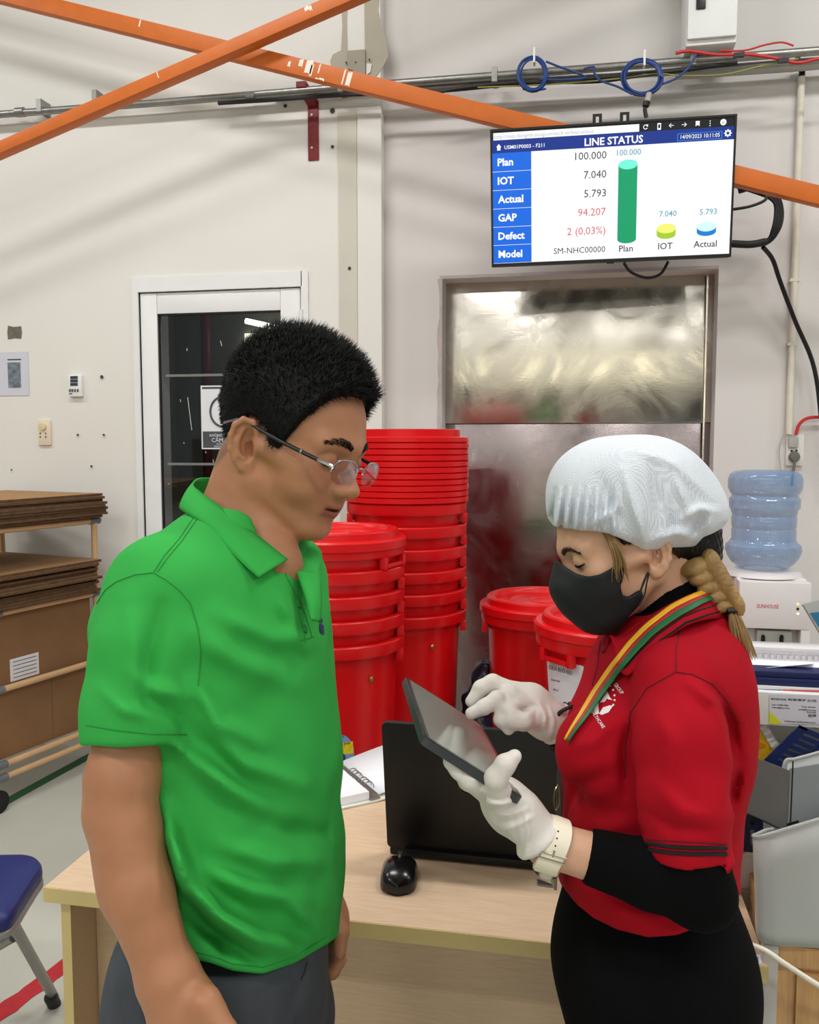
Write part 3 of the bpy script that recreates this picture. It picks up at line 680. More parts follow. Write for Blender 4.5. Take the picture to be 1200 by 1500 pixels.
for s, u, v, m in (('100.000', 0.575, 0.232, E_teal), ('7.040', 0.742, 0.700, E_teal), ('5.793', 0.908, 0.700, E_teal), ('Plan', 0.570, 0.950, E_txt), ('IOT', 0.735, 0.945, E_txt), ('Actual', 0.900, 0.942, E_txt)):
    stext(s, u, v, 0.044 if m is E_teal else 0.050, m, 'c', 0.0003)
def ellp(u, v, ru, rv, a0, a1, n=24): return [(u + ru * math.cos(a0 + (a1 - a0) * i / n), v + rv * math.sin(a0 + (a1 - a0) * i / n)) for i in range(n + 1)]
def spoly(pts, z, name, m):
    q = MB(); q.prism([S(u, v, z) for u, v in pts], TN * 0.0001); return q.build(name, m, tv)
for u, vt, vb, mb, mt in ((0.572, 0.300, 0.856, E_grn, E_grnl), (0.737, 0.790, 0.836, E_lime, E_yel), (0.903, 0.790, 0.828, E_bl2, E_cy)):
    spoly([(u - 0.0395, vt), (u + 0.0395, vt)] + ellp(u, vb, 0.0395, 0.032, 0, math.pi), 0.0004, 'chart_column', mb)
    spoly(ellp(u, vt, 0.0395, 0.036, 0, 2 * math.pi - 0.2), 0.0007, 'chart_column_top', mt)
# icons
spoly([(0.017, 0.118), (0.028, 0.094), (0.039, 0.118), (0.035, 0.118), (0.035, 0.142), (0.021, 0.142), (0.021, 0.118)], 0.0007, 'home_icon', E_white)
def ring(u, v, r, w, z, name, m, a0=0, a1=2 * math.pi):
    k = (U1 - U0) / (V1 - V0); q = MB(); n = 20; o = []; i_ = []
    for j in range(n + 1):
        a = a0 + (a1 - a0) * j / n; o.append(S(u + r * math.cos(a), v + r * k * math.sin(a), z)); i_.append(S(u + (r - w) * math.cos(a), v + (r - w) * k * math.sin(a), z))
    q.grid([o, i_], smooth=False); q.build(name, m, tv)
ring(0.975, 0.116, 0.012, 0.006, 0.0008, 'gear_icon', E_white)
for j in range(8):
    a = j * math.pi / 4; k = (U1 - U0) / (V1 - V0); u, v = 0.975 + 0.013 * math.cos(a), 0.116 + 0.013 * k * math.sin(a); srect(u - 0.0022, v - 0.004, u + 0.0022, v + 0.004, 0.0008, 'gear_tooth', E_white)
ring(0.641, 0.036, 0.0095, 0.003, 0.0008, 'reload_icon', E_white, 0.5, 6.0); srect(0.645, 0.018, 0.651, 0.034, 0.0008, 'reload_icon', E_white)
for a0, a1, c0, c1 in ((0.689, 0.014, 0.704, 0.062),): srect(a0, a1, c0, c1, 0.0008, 'device_icon', E_white); srect(0.6925, 0.024, 0.7005, 0.05, 0.001, 'device_icon', E_blk)
for u, s in ((0.747, -1), (0.797, 1)):
    srect(u - 0.009, 0.034, u + 0.009, 0.0385, 0.0008, 'arrow_icon', E_white)
    q = MB(); q.tube([S(u + s * 0.002, 0.023, 0.001), S(u + s * 0.010, 0.036, 0.001), S(u + s * 0.002, 0.050, 0.001)], 0.0014, 4); q.build('arrow_icon', E_white, tv)
spoly([(0.844, 0.016), (0.860, 0.016), (0.860, 0.054), (0.852, 0.044), (0.844, 0.054)], 0.0008, 'bookmark_icon', E_white)
for v in (0.018, 0.034, 0.05): srect(0.9, v, 0.904, v + 0.008, 0.0008, 'menu_icon', E_white)
spoly(ellp(0.955, 0.036, 0.0125, 0.0225, 0, 2 * math.pi - 0.2), 0.0008, 'close_icon', E_white); stext('x', 0.955, 0.046, 0.026, E_blk, 'c', 0.0008)
# maker's mark tab under the lower edge, hanging brackets on top
b = MB(); b.box((TWd * 0.49, -0.006, -0.01), (TWd * 0.52, 0.004, 0.003), TM); b.build('badge', M_black, tv)
for px in (877, 917):
    c = TM.inverted() @ P(px, 180, 3.34); x = c.x
    b = MB(); b.box((x - 0.018, THt - 0.02, -0.06), (x + 0.018, THt + 0.045, -0.052), TM); o = b.build('mount_bracket', M_black, tv)
    b = MB(); b.box((x - 0.006, THt + 0.012, -0.0515), (x + 0.006, THt + 0.034, -0.0512), TM); b.build('slot', M_wallR, o)
    b = MB(); b.box((x - 0.012, THt * 0.3, -0.3), (x + 0.012, THt * 0.7, -0.045), TM); b.build('mount_arm', M_black, tv)
# cables of the screen
q = MB(); q.tube(smooth_path([P(914, 385, 3.47), P(925, 399, 3.48), P(948, 407, 3.48), P(968, 401, 3.48), P(979, 383, 3.47)]), 0.006, 8); tag(q.build('power_cable', M_blk), 'black cable loop drooping below the television', 'cable')
cb = empty('cable_bundle', P(1120, 310, 3.45), 'black cable bundle looped at the right edge of the television', 'cable')
for k in range(4):
    o_ = k * 3.2; q = MB(); q.tube(smooth_path([P(1072, 262 + o_, 3.45), P(1105, 272 + o_, 3.44 + k * .008), P(1135 - o_ * .6, 282 + o_, 3.44), P(1146 - o_, 305, 3.44), P(1142 - o_, 335, 3.44), P(1120, 358 - o_ * .5, 3.44 + k * .008), P(1072, 360 - o_ * .4, 3.45)]), 0.0065, 8); q.build('loop', M_blk, cb)
q = MB(); q.tube(smooth_path([P(1080, 262, 3.44), P(1095, 274, 3.43), P(1082, 280, 3.45)]), 0.012, 8); q.build('loop', M_blk, cb)
q = MB(); q.tube(smooth_path([P(1072, 307, 3.45), P(1100, 302, 3.43), P(1122, 292, 3.43), P(1118, 280, 3.44)]), 0.006, 8); q.build('loop', M_blk, cb)
q = MB(); q.tube(smooth_path([P(1072, 357, 3.45), P(1100, 358, 3.43), P(1122, 354, 3.42)]), 0.015, 10); q.build('sleeve', M_rubber, cb)
q = MB(); q.tube(smooth_path([P(1118, 362, 3.44), P(1132, 380, 3.48), WY(1143, 412, 3.80), WY(1165, 470, 3.86), WY(1187, 520, 3.88), WY(1197, 560, 3.88), WY(1204, 620, 3.88), WY(1215, 700, 3.88)]), 0.009, 8); tag(q.build('power_cable', M_blk), 'thick black cable hanging down the wall from the television', 'cable')
# ------------------------------------------------------------------ desk and what stands on it
DZT = 0.75
def wood_mat(name, c0, c1, axis_scale, rough=0.45):
    m = bpy.data.materials.new(name); m.use_nodes = True; nt, p_ = nodes(m); L = nt.links.new
    tc = nt.nodes.new('ShaderNodeTexCoord'); mp = nt.nodes.new('ShaderNodeMapping'); mp.inputs['Scale'].default_value = axis_scale; L(tc.outputs['Object'], mp.inputs[0])
    n = nt.nodes.new('ShaderNodeTexNoise'); n.inputs['Scale'].default_value = 6; n.inputs['Detail'].default_value = 8; n.inputs['Roughness'].default_value = 0.65; L(mp.outputs[0], n.inputs[0])
    cr = nt.nodes.new('ShaderNodeValToRGB'); cr.color_ramp.elements[0].position = 0.35; cr.color_ramp.elements[1].position = 0.65
    cr.color_ramp.elements[0].color = lin(c0) + (1,); cr.color_ramp.elements[1].color = lin(c1) + (1,)
    L(n.outputs[0], cr.inputs[0]); L(cr.outputs[0], p_.inputs['Base Color']); p_.inputs['Roughness'].default_value = rough
    return m
M_desk = wood_mat('beech_laminate', (208, 178, 146), (220, 192, 162), (2, 22, 22))
M_deskv = wood_mat('beech_laminate_panel', (200, 172, 138), (212, 184, 150), (3, 20, 40))
M_edge = mat('edge_band', (212, 190, 128), 0.45, var=0.03)
dx0, dx1, dy0, dy1 = -0.934, 0.302, 1.332, 2.035
desk = empty('office_desk', ((dx0 + dx1) / 2, (dy0 + dy1) / 2, 0), 'beech laminate office desk between the two people', 'desk')
b = MB(); b.bbox((dx0, dy0 + 0.002, DZT - 0.028), (dx1, dy1, DZT), 0.002); b.build('desktop', M_desk, desk)
b = MB(); b.box((dx0 - 0.001, dy0, DZT - 0.028), (dx1 + 0.001, dy0 + 0.002, DZT - 0.001)); b.build('edge_band', M_edge, desk)
for x in (dx0 + 0.022, dx1 - 0.05):
    b = MB(); b.box((x, dy0 + 0.02, 0.0), (x + 0.018, dy1 - 0.03, DZT - 0.029)); o = b.build('side_panel', M_deskv, desk)
    b = MB(); b.box((x - 0.0005, dy0 + 0.018, 0.0), (x + 0.0185, dy0 + 0.0199, DZT - 0.029)); b.build('edge_band', M_edge, o)
b = MB(); b.box((dx0 + 0.041, dy0 + 0.10, 0.12), (dx1 - 0.051, dy0 + 0.116, DZT - 0.029)); b.build('modesty_panel', M_deskv, desk)
b = MB(); b.box((dx0 + 0.044, dy0 + 0.088, DZT - 0.06), (dx0 + 0.056, dy0 + 0.0995, DZT - 0.032)); b.build('corner_fixing', M_black, desk)
wpx = [GZ(x, y, DZT + 0.0003) for x, y in ((1074, 1393), (1114, 1399), (1116, 1412), (1074, 1405))]
stk = empty('blue_label', wpx[0], 'blue and white label stuck on the right corner of the desk', 'sticker')
b = MB(); b.prism(wpx, (0, 0, 0.0004)); b.build('label_base', M_paper, stk)
wpx = [GZ(x, y, DZT + 0.0008) for x, y in ((1077, 1397), (1111, 1402), (1112, 1410), (1077, 1405))]
b = MB(); b.prism(wpx, (0, 0, 0.0003)); b.build('label_print', mat('label_blue', (60, 130, 200), 0.5, var=0.2, scale=150), stk)

# laptop seen from behind its lid
M_lap = mat('laptop_black', (11, 11, 12), 0.38, var=0.1)
hl, hr = GZ(568, 1240, DZT + 0.016), GZ(836, 1266, DZT + 0.016)
lx = (hr - hl); lw = lx.length; lx.normalize(); ly = Vector((-lx.y, lx.x, 0))
lap = empty('laptop', (hl + hr) / 2 - Vector((0, 0, 0.016)), 'open black laptop standing on the desk with its lid toward the camera', 'laptop')
LM = Matrix((lx, ly, Vector((0, 0, 1)))).transposed().to_4x4(); LM.translation = Vector((hl.x, hl.y, DZT))
b = MB(); b.bbox((0.004, 0.0, 0.001), (lw - 0.004, 0.25, 0.016), 0.004, LM); b.build('base', M_lap, lap)
lean = math.radians(-10)
LL = LM @ Matrix.Translation((0, -0.002, 0.016)) @ Matrix.Rotation(-lean, 4, 'X')
b = MB()
def rrect(w, h, r, n=5):
    out = []
    for cx, cy, a0 in ((w - r, h - r, 0), (r, h - r, 90), (r, r, 180), (w - r, r, 270)):
        for i in range(n + 1): a = math.radians(a0 + 90 * i / n); out.append((cx + r * math.cos(a), cy + r * math.sin(a)))
    return out
b.prism([LL @ Vector((x, 0.0, z)) for x, z in rrect(lw, 0.268, 0.010)], LL.to_3x3() @ Vector((0, 0.009, 0))); b.build('lid', M_lap, lap)
b = MB(); b.prism([LL @ Vector((x + 0.008, 0.0092, z + 0.012)) for x, z in rrect(lw - 0.016, 0.246, 0.004)], LL.to_3x3() @ Vector((0, 0.0004, 0))); b.build('display', emis('laptop_display', (150, 170, 190), 0.4), lap)
b = MB(); b.bbox((0.035, -0.012, 0.004), (lw - 0.035, 0.004, 0.02), 0.004, LM); b.build('hinge_bar', M_black, lap)
c = LL @ Vector((lw * 0.45, -0.0008, 0.145))
M_logo = mat('lid_logo', (84, 78, 66), 0.4, metal=0.6)
b = MB(); b.tube([c + (LL.to_3x3() @ Vector((0.014 * math.cos(t * math.pi / 12), 0, 0.014 * math.sin(t * math.pi / 12)))) for t in range(24)], 0.0012, 5, closed=True); b.build('logo_ring', M_logo, lap)
b = MB(); b.tube([c + (LL.to_3x3() @ Vector((0.007 * math.cos(t * math.pi / 12 + 0.8), 0, 0.007 * math.sin(t * math.pi / 12 + 0.8)))) for t in range(20)], 0.0012, 5); b.build('logo_ring', M_logo, lap)
# keyboard keys block
for r in range(5):
    b = MB(); b.bbox((0.03, 0.06 + r * 0.02, 0.016), (lw - 0.03, 0.076 + r * 0.02, 0.018), 0.001, LM); b.build('key_row', M_black, lap)

# mouse
M_mouse = mat('mouse_black', (14, 14, 15), 0.22, var=0.1, spec=0.6)
mc = GZ(585, 1290, DZT); ms = empty('computer_mouse', mc, 'black wireless computer mouse on the desk in front of the laptop', 'mouse')
ma = math.radians(8); MM = Matrix.Translation(mc) @ Matrix.Rotation(ma, 4, 'Z') @ Matrix.Scale(1.14, 4)
rows = []
for i in range(15):
    t = i / 14; y = -0.050 + 0.1 * t
    w = 0.031 * (1 - abs(2 * t - 1) ** 3.4) ** 0.5 * (1 - 0.10 * math.sin(math.pi * t)) + 0.0015
    hgt = 0.036 * (math.sin(math.pi * (0.06 + 0.88 * t) ** 1.0)) ** 0.6 * (1.0 - 0.3 * t) + 0.002
    row = []
    for k in range(17):
        a = math.pi * k / 16; row.append(MM @ Vector((w * math.copysign(abs(math.cos(a)) ** 0.7, math.cos(a)), y, 0.004 + hgt * math.sin(a) ** 0.8)))
    rows.append(row)
b = MB(); b.grid(rows); b.add(rows[0], [tuple(range(17))]); b.add(rows[-1], [tuple(reversed(range(17)))]); b.build('shell', M_mouse, ms)
b = MB(); b.prism([MM @ Vector((0.03 * math.cos(a * math.pi / 12), 0.048 * math.sin(a * math.pi / 12), 0.0)) for a in range(24)], (0, 0, 0.005)); b.build('base', M_black, ms)
b = MB(); w0 = MM @ Vector((0, 0.026, 0.030)); wx = MM.to_3x3() @ Vector((0.004, 0, 0)); b.tube([w0 - wx, w0 + wx], 0.008, 14); b.build('wheel', M_rubber, ms)
b = MB(); b.tube([MM @ Vector((0, 0.046, 0.012)), MM @ Vector((0, 0.054, 0.012))], 0.005, 8); b.build('nose_cap', M_black, ms)
b = MB(); b.box((-0.002, 0.000, 0.0378), (0.002, 0.010, 0.0392), MM); b.build('dpi_button', M_galv, ms)

# small metal wedge lying on the desk
c = GZ(800, 1296, DZT); b = MB(); b.prism([GZ(787, 1290, DZT), GZ(812, 1299, DZT), GZ(810, 1301, DZT), GZ(789, 1298, DZT)], (0, 0, 0.004)); tag(b.build('metal_clip', M_galv), 'small shiny metal clip lying on the desk beside the red shirt', 'clip')

# open ring binder at the back of the desk
rb = empty('ring_binder', GZ(530, 1160, DZT), 'open white ring binder with paper pages behind the laptop', 'binder')
M_page = mat('page_white', (236, 237, 242), 0.7, var=0.01); M_cover = mat('binder_cover', (226, 226, 214), 0.4)
z0 = DZT + 0.001
sp0, sp1 = GZ(548, 1172, z0), GZ(497, 1128, z0)            # spine line front -> back
sd = (sp1 - sp0); sl = sd.length; sd.normalize(); sn = Vector((sd.y, -sd.x, 0))
if sn.x < 0: sn = -sn
def bq(pts, th, name, m): q = MB(); q.prism([sp0 + sd * a + sn * c_ + Vector((0, 0, z_)) for a, c_, z_ in pts], (0, 0, th)); return q.build(name, m, rb)
bq([(-0.012, -0.30, 0.0), (-0.012, 0.0, 0.0), (sl + 0.03, 0.0, 0.0), (sl + 0.03, -0.30, 0.0)], 0.003, 'cover', M_cover)
bq([(-0.012, 0.0, 0.0), (-0.012, 0.24, 0.02), (sl + 0.03, 0.24, 0.02), (sl + 0.03, 0.0, 0.0)], 0.003, 'cover', M_cover)
bq([(0.0, -0.28, 0.003), (0.0, -0.012, 0.004), (sl + 0.02, -0.012, 0.004), (sl + 0.02, -0.28, 0.003)], 0.018, 'page_block', M_page)
q = MB(); rows = []
for i in range(9):
    t = i / 8; rows.append([sp0 + sd * a + sn * (0.012 + 0.21 * t) + Vector((0, 0, 0.012 + 0.02 * math.sin(t * 1.6) + 0.012 * t)) for a in (0.0, sl * 0.5, sl + 0.02)])
q.grid(rows); o = q.build('page', M_page, rb); sm_ = o.modifiers.new('thickness', 'SOLIDIFY'); sm_.thickness = 0.002
for i, a in enumerate((0.03, 0.045, 0.06, 0.09, 0.105, 0.12)):
    q = MB(); cc = sp0 + sd * a + Vector((0, 0, 0.016)); q.tube([cc + sn * (0.014 * math.cos(t * math.pi / 10)) + Vector((0, 0, 0.016 * math.sin(t * math.pi / 10))) for t in range(11)], 0.0012, 6); q.build('ring', M_galv, rb)
q = MB(); q.prism([sp0 + sd * a + sn * c_ + Vector((0, 0, 0.004)) for a, c_ in ((-0.008, -0.012), (-0.008, 0.012), (sl, 0.012), (sl, -0.012))], (0, 0, 0.004)); q.build('ring_rail', M_galv, rb)

# ------------------------------------------------------------------ red plastic bins
M_red = mat('red_plastic', (214, 14, 20), 0.32, var=0.05, scale=5, spec=0.45, bump=0.03, bscale=14)
BIN_H = 0.93
def bin_mesh():
    b = MB(); prof = [(0.165, 0.0), (0.17, 0.004), (0.198, 0.855), (0.202, 0.87), (0.206, 0.893), (0.224, 0.893), (0.226, 0.900), (0.226, 0.928), (0.222, 0.932), (0.206, 0.932), (0.200, 0.90), (0.190, 0.62), (0.0005, 0.60)]
    b.lathe(prof, n=56); return b.mesh('bin_body')
def lid_mesh(th=0.024, domed=True):
    b = MB()
    if domed: prof = [(0.0005, 0.004), (0.215, 0.004), (0.230, -0.012), (0.2325, -0.010), (0.2325, 0.014), (0.226, 0.020), (0.208, 0.021), (0.206, 0.040), (0.200, 0.045), (0.182, 0.045), (0.176, 0.040), (0.172, 0.024), (0.13, 0.021), (0.118, 0.028), (0.108, 0.022), (0.055, 0.022), (0.045, 0.028), (0.034, 0.022), (0.0005, 0.022)]
    else: prof = [(0.0005, 0.0), (0.226, 0.0), (0.2325, 0.003), (0.2325, th - 0.003), (0.228, th), (0.2, th), (0.198, th - 0.004), (0.0005, th - 0.004)]
    b.lathe(prof, n=56); return b.mesh('lid_disc')
ME_bin, ME_lid, ME_flat = bin_mesh(), lid_mesh(), lid_mesh(0.0215, False)
ME_handles = []
for a0 in (0.0, math.pi):
    b = MB(); R_ = Matrix.Rotation(a0, 4, 'Z'); b.bbox((0.2, -0.07, 0.856), (0.223, -0.05, 0.893), 0.003, R_); b.bbox((0.2, 0.05, 0.856), (0.223, 0.07, 0.893), 0.003, R_); b.bbox((0.212, -0.05, 0.858), (0.223, 0.05, 0.872), 0.003, R_)
    b.bbox((0.205, -0.06, 0.860), (0.221, 0.06, 0.870), 0.002, R_); ME_handles.append(b.mesh('handle'))
b = MB(); b.lathe([(0.009, 0.0), (0.008, 0.004), (0.003, 0.007), (0.0005, 0.007)], (0, 0, 0), 12, Matrix.Translation((0.2, 0, 0.82)) @ Matrix.Rotation(math.pi / 2, 4, 'Y')); ME_rivet = b.mesh('rivet')
for m_ in (ME_bin, ME_lid, ME_flat, *ME_handles): m_.materials.append(M_red)
M_brass = mat('brass_rivet', (180, 160, 90), 0.3, metal=0.9); ME_rivet.materials.append(M_brass)
def add_bin(xy, z, ang, label, group, riv=0.0):
    e = empty('plastic_bin', (xy[0], xy[1], z), label, 'bin', group, rz=ang)
    for nm, me in (('body', ME_bin), ('handle', ME_handles[0]), ('handle', ME_handles[1])):
        o = bpy.data.objects.new(nm, me); COL.objects.link(o); o.parent = e
    o = bpy.data.objects.new('rivet', ME_rivet); COL.objects.link(o); o.parent = e; o.rotation_euler = (0, 0, riv - ang)
    return e
def add_lid(xy, z, label, group, me=None, ang=0.0):
    o = bpy.data.objects.new('bin_lid', me or ME_lid); COL.objects.link(o); o.location = (xy[0], xy[1], z); o.rotation_euler = (0, 0, ang); return tag(o, label, 'lid', group)
ordn = ['bottom', 'second', 'third', 'fourth', 'fifth', 'sixth', 'seventh', 'eighth', 'ninth', 'tenth', 'eleventh', 'top']
SA = GZ(597, 1000, 0.0); SA = P(596, 900, 3.25); sA = (SA.x, SA.y)
for i in range(6):
    add_bin(sA, 0.0 + i * 0.0805, 0.19 + 0.03 * (i % 3 - 1), 'red plastic bin, %s of the tall nested stack by the steel door' % ordn[i], 'nested red bins of the tall stack', riv=-0.9 + 0.5 * (i % 3))
zt_ = 5 * 0.0805 + 0.934
for i in range(11):
    add_lid((sA[0] + rnd.uniform(-.0015, .0015), sA[1]), zt_ + i * 0.0217, 'red disc lid, %s of the lids piled on the tall stack of bins' % (ordn[i] if i < 10 else 'top'), 'red lids piled on the tall bin stack', ME_flat)
b = MB(); b.lathe([(0.0005, 0), (0.204, 0), (0.204, 0.026), (0.19, 0.028), (0.0005, 0.026)], n=48); o = b.build('bin_lid', M_red); o.location = (sA[0] - 0.004, sA[1], zt_ + 11 * 0.0217); tag(o, 'smaller red lid lying upside down on top of the lid pile', 'lid')
SB = P(492, 900, 2.80); sB = (SB.x, SB.y)
for i in range(5):
    add_bin(sB, 0.0 + i * 0.0765, (0.19 if i < 4 else -0.35) + 0.02 * i, 'red plastic bin, %s of the nested stack right behind the man in green' % ordn[i], 'nested red bins of the shorter stack', riv=-0.72)
add_lid(sB, 4 * 0.0765 + 0.934 - 0.006, 'red domed lid closing the stack of bins behind the man', None)
SCn = P(794, 900, 3.2); sC = (SCn.x, SCn.y); add_bin(sC, 0, math.pi + 0.1, 'single red bin with lid against the steel door, left of the labelled bin', None)
add_lid(sC, 0.928 + 0.012, 'red domed lid on the single bin against the steel door', None)
SD = P(893, 900, 2.65); sD = (SD.x, SD.y); eD = add_bin(sD, 0, 0.75, 'red bin with a white paper label beside the woman', None); eD.scale = (1, 1, 1.045)
add_lid(sD, 0.928 * 1.045 + 0.012, 'red domed lid on the bin with the white paper label', None)
def wrap_label(c, pxs, name, m, parent, lift, bot=0.0):
    """grid patch on a bin's conical side from pixel rows"""
    rows = []
    for r in pxs:
        row = []
        for (x, y) in r:
            d = Vector((c[0], c[1], 0)); rr_ = ray(x, y); o_ = CAM - d
            best = None
            R = 0.19
            for _ in range(6):
                A = rr_.x ** 2 + rr_.y ** 2; B_ = 2 * (o_.x * rr_.x + o_.y * rr_.y); C_ = o_.x ** 2 + o_.y ** 2 - (R + lift) ** 2
                D_ = max(B_ * B_ - 4 * A * C_, 0); t = (-B_ - math.sqrt(D_)) / (2 * A); p_ = CAM + rr_ * t; R = 0.17 + (0.198 - 0.17) * min(max((p_.z - bot) / 0.855, 0), 1.05)
            row.append(p_)
        rows.append(row)
    q = MB(); q.grid(rows); return q.build(name, m, parent)
def lerp2(a, b, t): return (a[0] + (b[0] - a[0]) * t, a[1] + (b[1] - a[1]) * t)
def quad_rows(tl, tr, br, bl, nu=10, nv=6): return [[lerp2(lerp2(tl, tr, u / nu), lerp2(bl, br, u / nu), v / nv) for u in range(nu + 1)] for v in range(nv + 1)]
lb = wrap_label(sD, quad_rows((801, 960), (855, 976), (856, 1052), (806, 1048)), 'paper_label', M_paper, eD, 0.001)
def bin_text(s, p0, p1, hpx, c, parent, m, lift=0.0016, bot=0.0):
    """lettering bent onto the bin: baseline from p0 to p1 in pixels of the photo frame"""
    me = text_mesh(s, 1.0, 0.01); xs = [v.co.x for v in me.vertices]; x0, x1 = min(xs), max(xs)
    up = (0.0, -1.0)
    for v in me.vertices:
        t = (v.co.x - x0) / (x1 - x0); bx, by = lerp2(p0, p1, t); px_, py_ = bx, by - v.co.y * hpx
        R = 0.19; rr_ = ray(px_, py_); o_ = CAM - Vector((c[0], c[1], 0))
        for _ in range(6):
            A = rr_.x ** 2 + rr_.y ** 2; B_ = 2 * (o_.x * rr_.x + o_.y * rr_.y); C_ = o_.x ** 2 + o_.y ** 2 - (R + lift) ** 2
            t_ = (-B_ - math.sqrt(max(B_ * B_ - 4 * A * C_, 0))) / (2 * A); p_ = CAM + rr_ * t_; R = 0.17 + 0.028 * min(max((p_.z - bot) / 0.855, 0), 1.05)
        v.co = p_
    return add_obj('lettering', me, m, parent)
bin_text('CHỨA ĐUÔI KEO', (804, 980), (838, 989), 8, sD, eD, M_ink)
for s, x0, x1, y in (('Khách hàng', 808, 820, 997), ('Mã số', 811, 818, 1011), ('Ngày', 812, 817, 1025), ('Người làm', 810, 822, 1041)):
    bin_text(s, (x0, y), (x1, y + 2), 4, sD, eD, M_inkg)
# round sticker on the front stack
M_stb = mat('sticker_blue', (120, 160, 205), 0.4, var=0.2, scale=60); M_sty = mat('sticker_yellow', (226, 204, 40), 0.4, var=0.15, scale=80); M_stn = mat('sticker_navy', (44, 50, 120), 0.4, var=0.3, scale=60)
bB = [o for o in bpy.data.objects if o.name.startswith('plastic_bin') and 'bottom of the nested stack right' in o.get('label', '')][0]
def disc_rows(cx, cy, rx, ry, n=20, m_=4): return [[(cx + rx * k / m_ * math.cos(2 * math.pi * i / n), cy + ry * k / m_ * math.sin(2 * math.pi * i / n)) for i in range(n + 1)] for k in range(0, m_ + 1)]
wrap_label(sB, disc_rows(499, 1103, 20, 27), 'round_sticker', M_stb, bB, 0.001)
wrap_label(sB, quad_rows((485, 1090), (517, 1086), (518, 1104), (486, 1107), 8, 3), 'sticker_band', M_sty, bB, 0.0016)
wrap_label(sB, quad_rows((486, 1118), (513, 1117), (504, 1128), (488, 1127), 8, 2), 'sticker_band', M_stn, bB, 0.0016)
wrap_label(sB, disc_rows(501, 1110, 5, 7), 'sticker_picture', M_stn, bB, 0.0022); wrap_label(sB, quad_rows((490, 1097), (498, 1096), (497, 1114), (491, 1115), 3, 3), 'sticker_picture', mat('sticker_red', (196, 70, 40), 0.4), bB, 0.002)
bin_text('Thùng tròn', (489, 1094), (513, 1090), 6, sB, bB, M_ink, 0.0024); bin_text('VIỆT', (491, 1083), (505, 1080), 4, sB, bB, M_ink, 0.0018)

# crumpled dark bag between the bins
def lump(p):
    c = K(706, 1035, 3.30); d = ell(p, c, (0.07, 0.16, 0.09)); d = smin(d, ell(p, c + np.array([0.0, -0.2, 0.0]), (0.11, 0.2, 0.10)), 0.05)
    return d + 0.04 * noise3(p, 30, 4) + 0.02 * noise3(p, 70, 9)
c = K(706, 1080, 3.30)
o = implicit('plastic_bag', lump, c - 0.34, c + 0.34, 0.008, mat('dark_blue_bag', (34, 38, 58), 0.3, var=0.3, scale=9)); tag(o, 'crumpled dark blue plastic bag between the bins and the steel door', 'bag')
bg = CC((0, 0, 0))

# ------------------------------------------------------------------ water dispenser
M_disp = mat('dispenser_white', (226, 222, 222), 0.35, var=0.015)
wd_f = 3.14
a, c = WY(1082, 900, wd_f), WY(1190, 850, wd_f); wx0, wx1, wz = a.x, c.x, WY(1130, 851, wd_f).z
wdp = empty('water_dispenser', ((wx0 + wx1) / 2, wd_f + 0.15, 0), 'white floor standing water dispenser by the wall', 'water dispenser')
zc = WY(1140, 922, wd_f).z
b = MB(); b.bbox((wx0, wd_f + 0.06, 0.0), (wx1, wd_f + 0.31, wz), 0.008); b.build('body', M_disp, wdp)
b = MB(); b.bbox((wx0, wd_f, zc), (wx1, wd_f + 0.062, wz - 0.004), 0.006); b.build('front_panel', M_disp, wdp)
for x in (wx0, wx1 - 0.03):
    b = MB(); b.bbox((x, wd_f, 0.02), (x + 0.03, wd_f + 0.06, zc), 0.004); b.build('front_post', M_disp, wdp)
b = MB(); b.bbox((wx0 + 0.03, wd_f, 0.02), (wx1 - 0.03, wd_f + 0.06, zc - 0.24), 0.004); b.build('lower_door', M_disp, wdp)
M_tapbox = mat('tap_panel', (176, 178, 172), 0.35)
a, c = WY(1108, 943, wd_f + 0.03), WY(1160, 924, wd_f + 0.03)
b = MB(); b.bbox((a.x, wd_f + 0.02, a.z), (c.x, wd_f + 0.06, c.z), 0.003); tp = b.build('tap_panel', M_tapbox, wdp)
for px in (1118, 1145):
    c = WY(px, 932, wd_f + 0.02); b = MB(); b.tube([c + Vector((0, 0.01, 0)), c + Vector((0, -0.006, 0))], 0.006, 10); b.tube([c + Vector((0, -0.003, -0.002)), c + Vector((0, -0.003, -0.03))], 0.007, 10); b.build('tap', M_black, tp)
put_text('SUNHOUSE', 0.02, WY(1109, 890.5, wd_f - 0.0006), (1, 0, 0), (0, 0, 1), 'lettering', mat('brand_red', (196, 24, 60), 0.5), wdp, 'l', 0.0001, width=WY(1141, 890, wd_f).x - WY(1109, 890, wd_f).x)
for y, m_ in ((885, emis('indicator_amber', (255, 220, 150), 1.2)), (892, M_ink), (899, emis('indicator_green', (240, 236, 190), 1.2))):
    c = WY(1169, y, wd_f); b = MB(); b.lathe([(0.005, 0), (0.004, 0.002), (0.0005, 0.002)], (0, 0, 0), 10, Matrix.Translation(c) @ Matrix.Rotation(math.pi / 2, 4, 'X')); b.build('indicator', m_, wdp)
bc = Vector(((wx0 + wx1) / 2 - 0.012, wd_f + 0.16, wz))
b = MB(); b.lathe([(0.135, 0), (0.13, 0.012), (0.1, 0.02), (0.085, 0.022), (0.0005, 0.022)], bc, 40); b.build('bottle_seat', M_disp, wdp)
M_water = bpy.data.materials.new('blue_polycarbonate'); M_water.use_nodes = True; nt, p_ = nodes(M_water); L = nt.links.new
nz = nt.nodes.new('ShaderNodeTexNoise'); nz.inputs['Scale'].default_value = 7; crp = nt.nodes.new('ShaderNodeValToRGB'); L(nz.outputs[0], crp.inputs[0])
crp.color_ramp.elements[0].color = (0.07, 0.20, 0.45, 1); crp.color_ramp.elements[1].color = (0.25, 0.42, 0.66, 1)
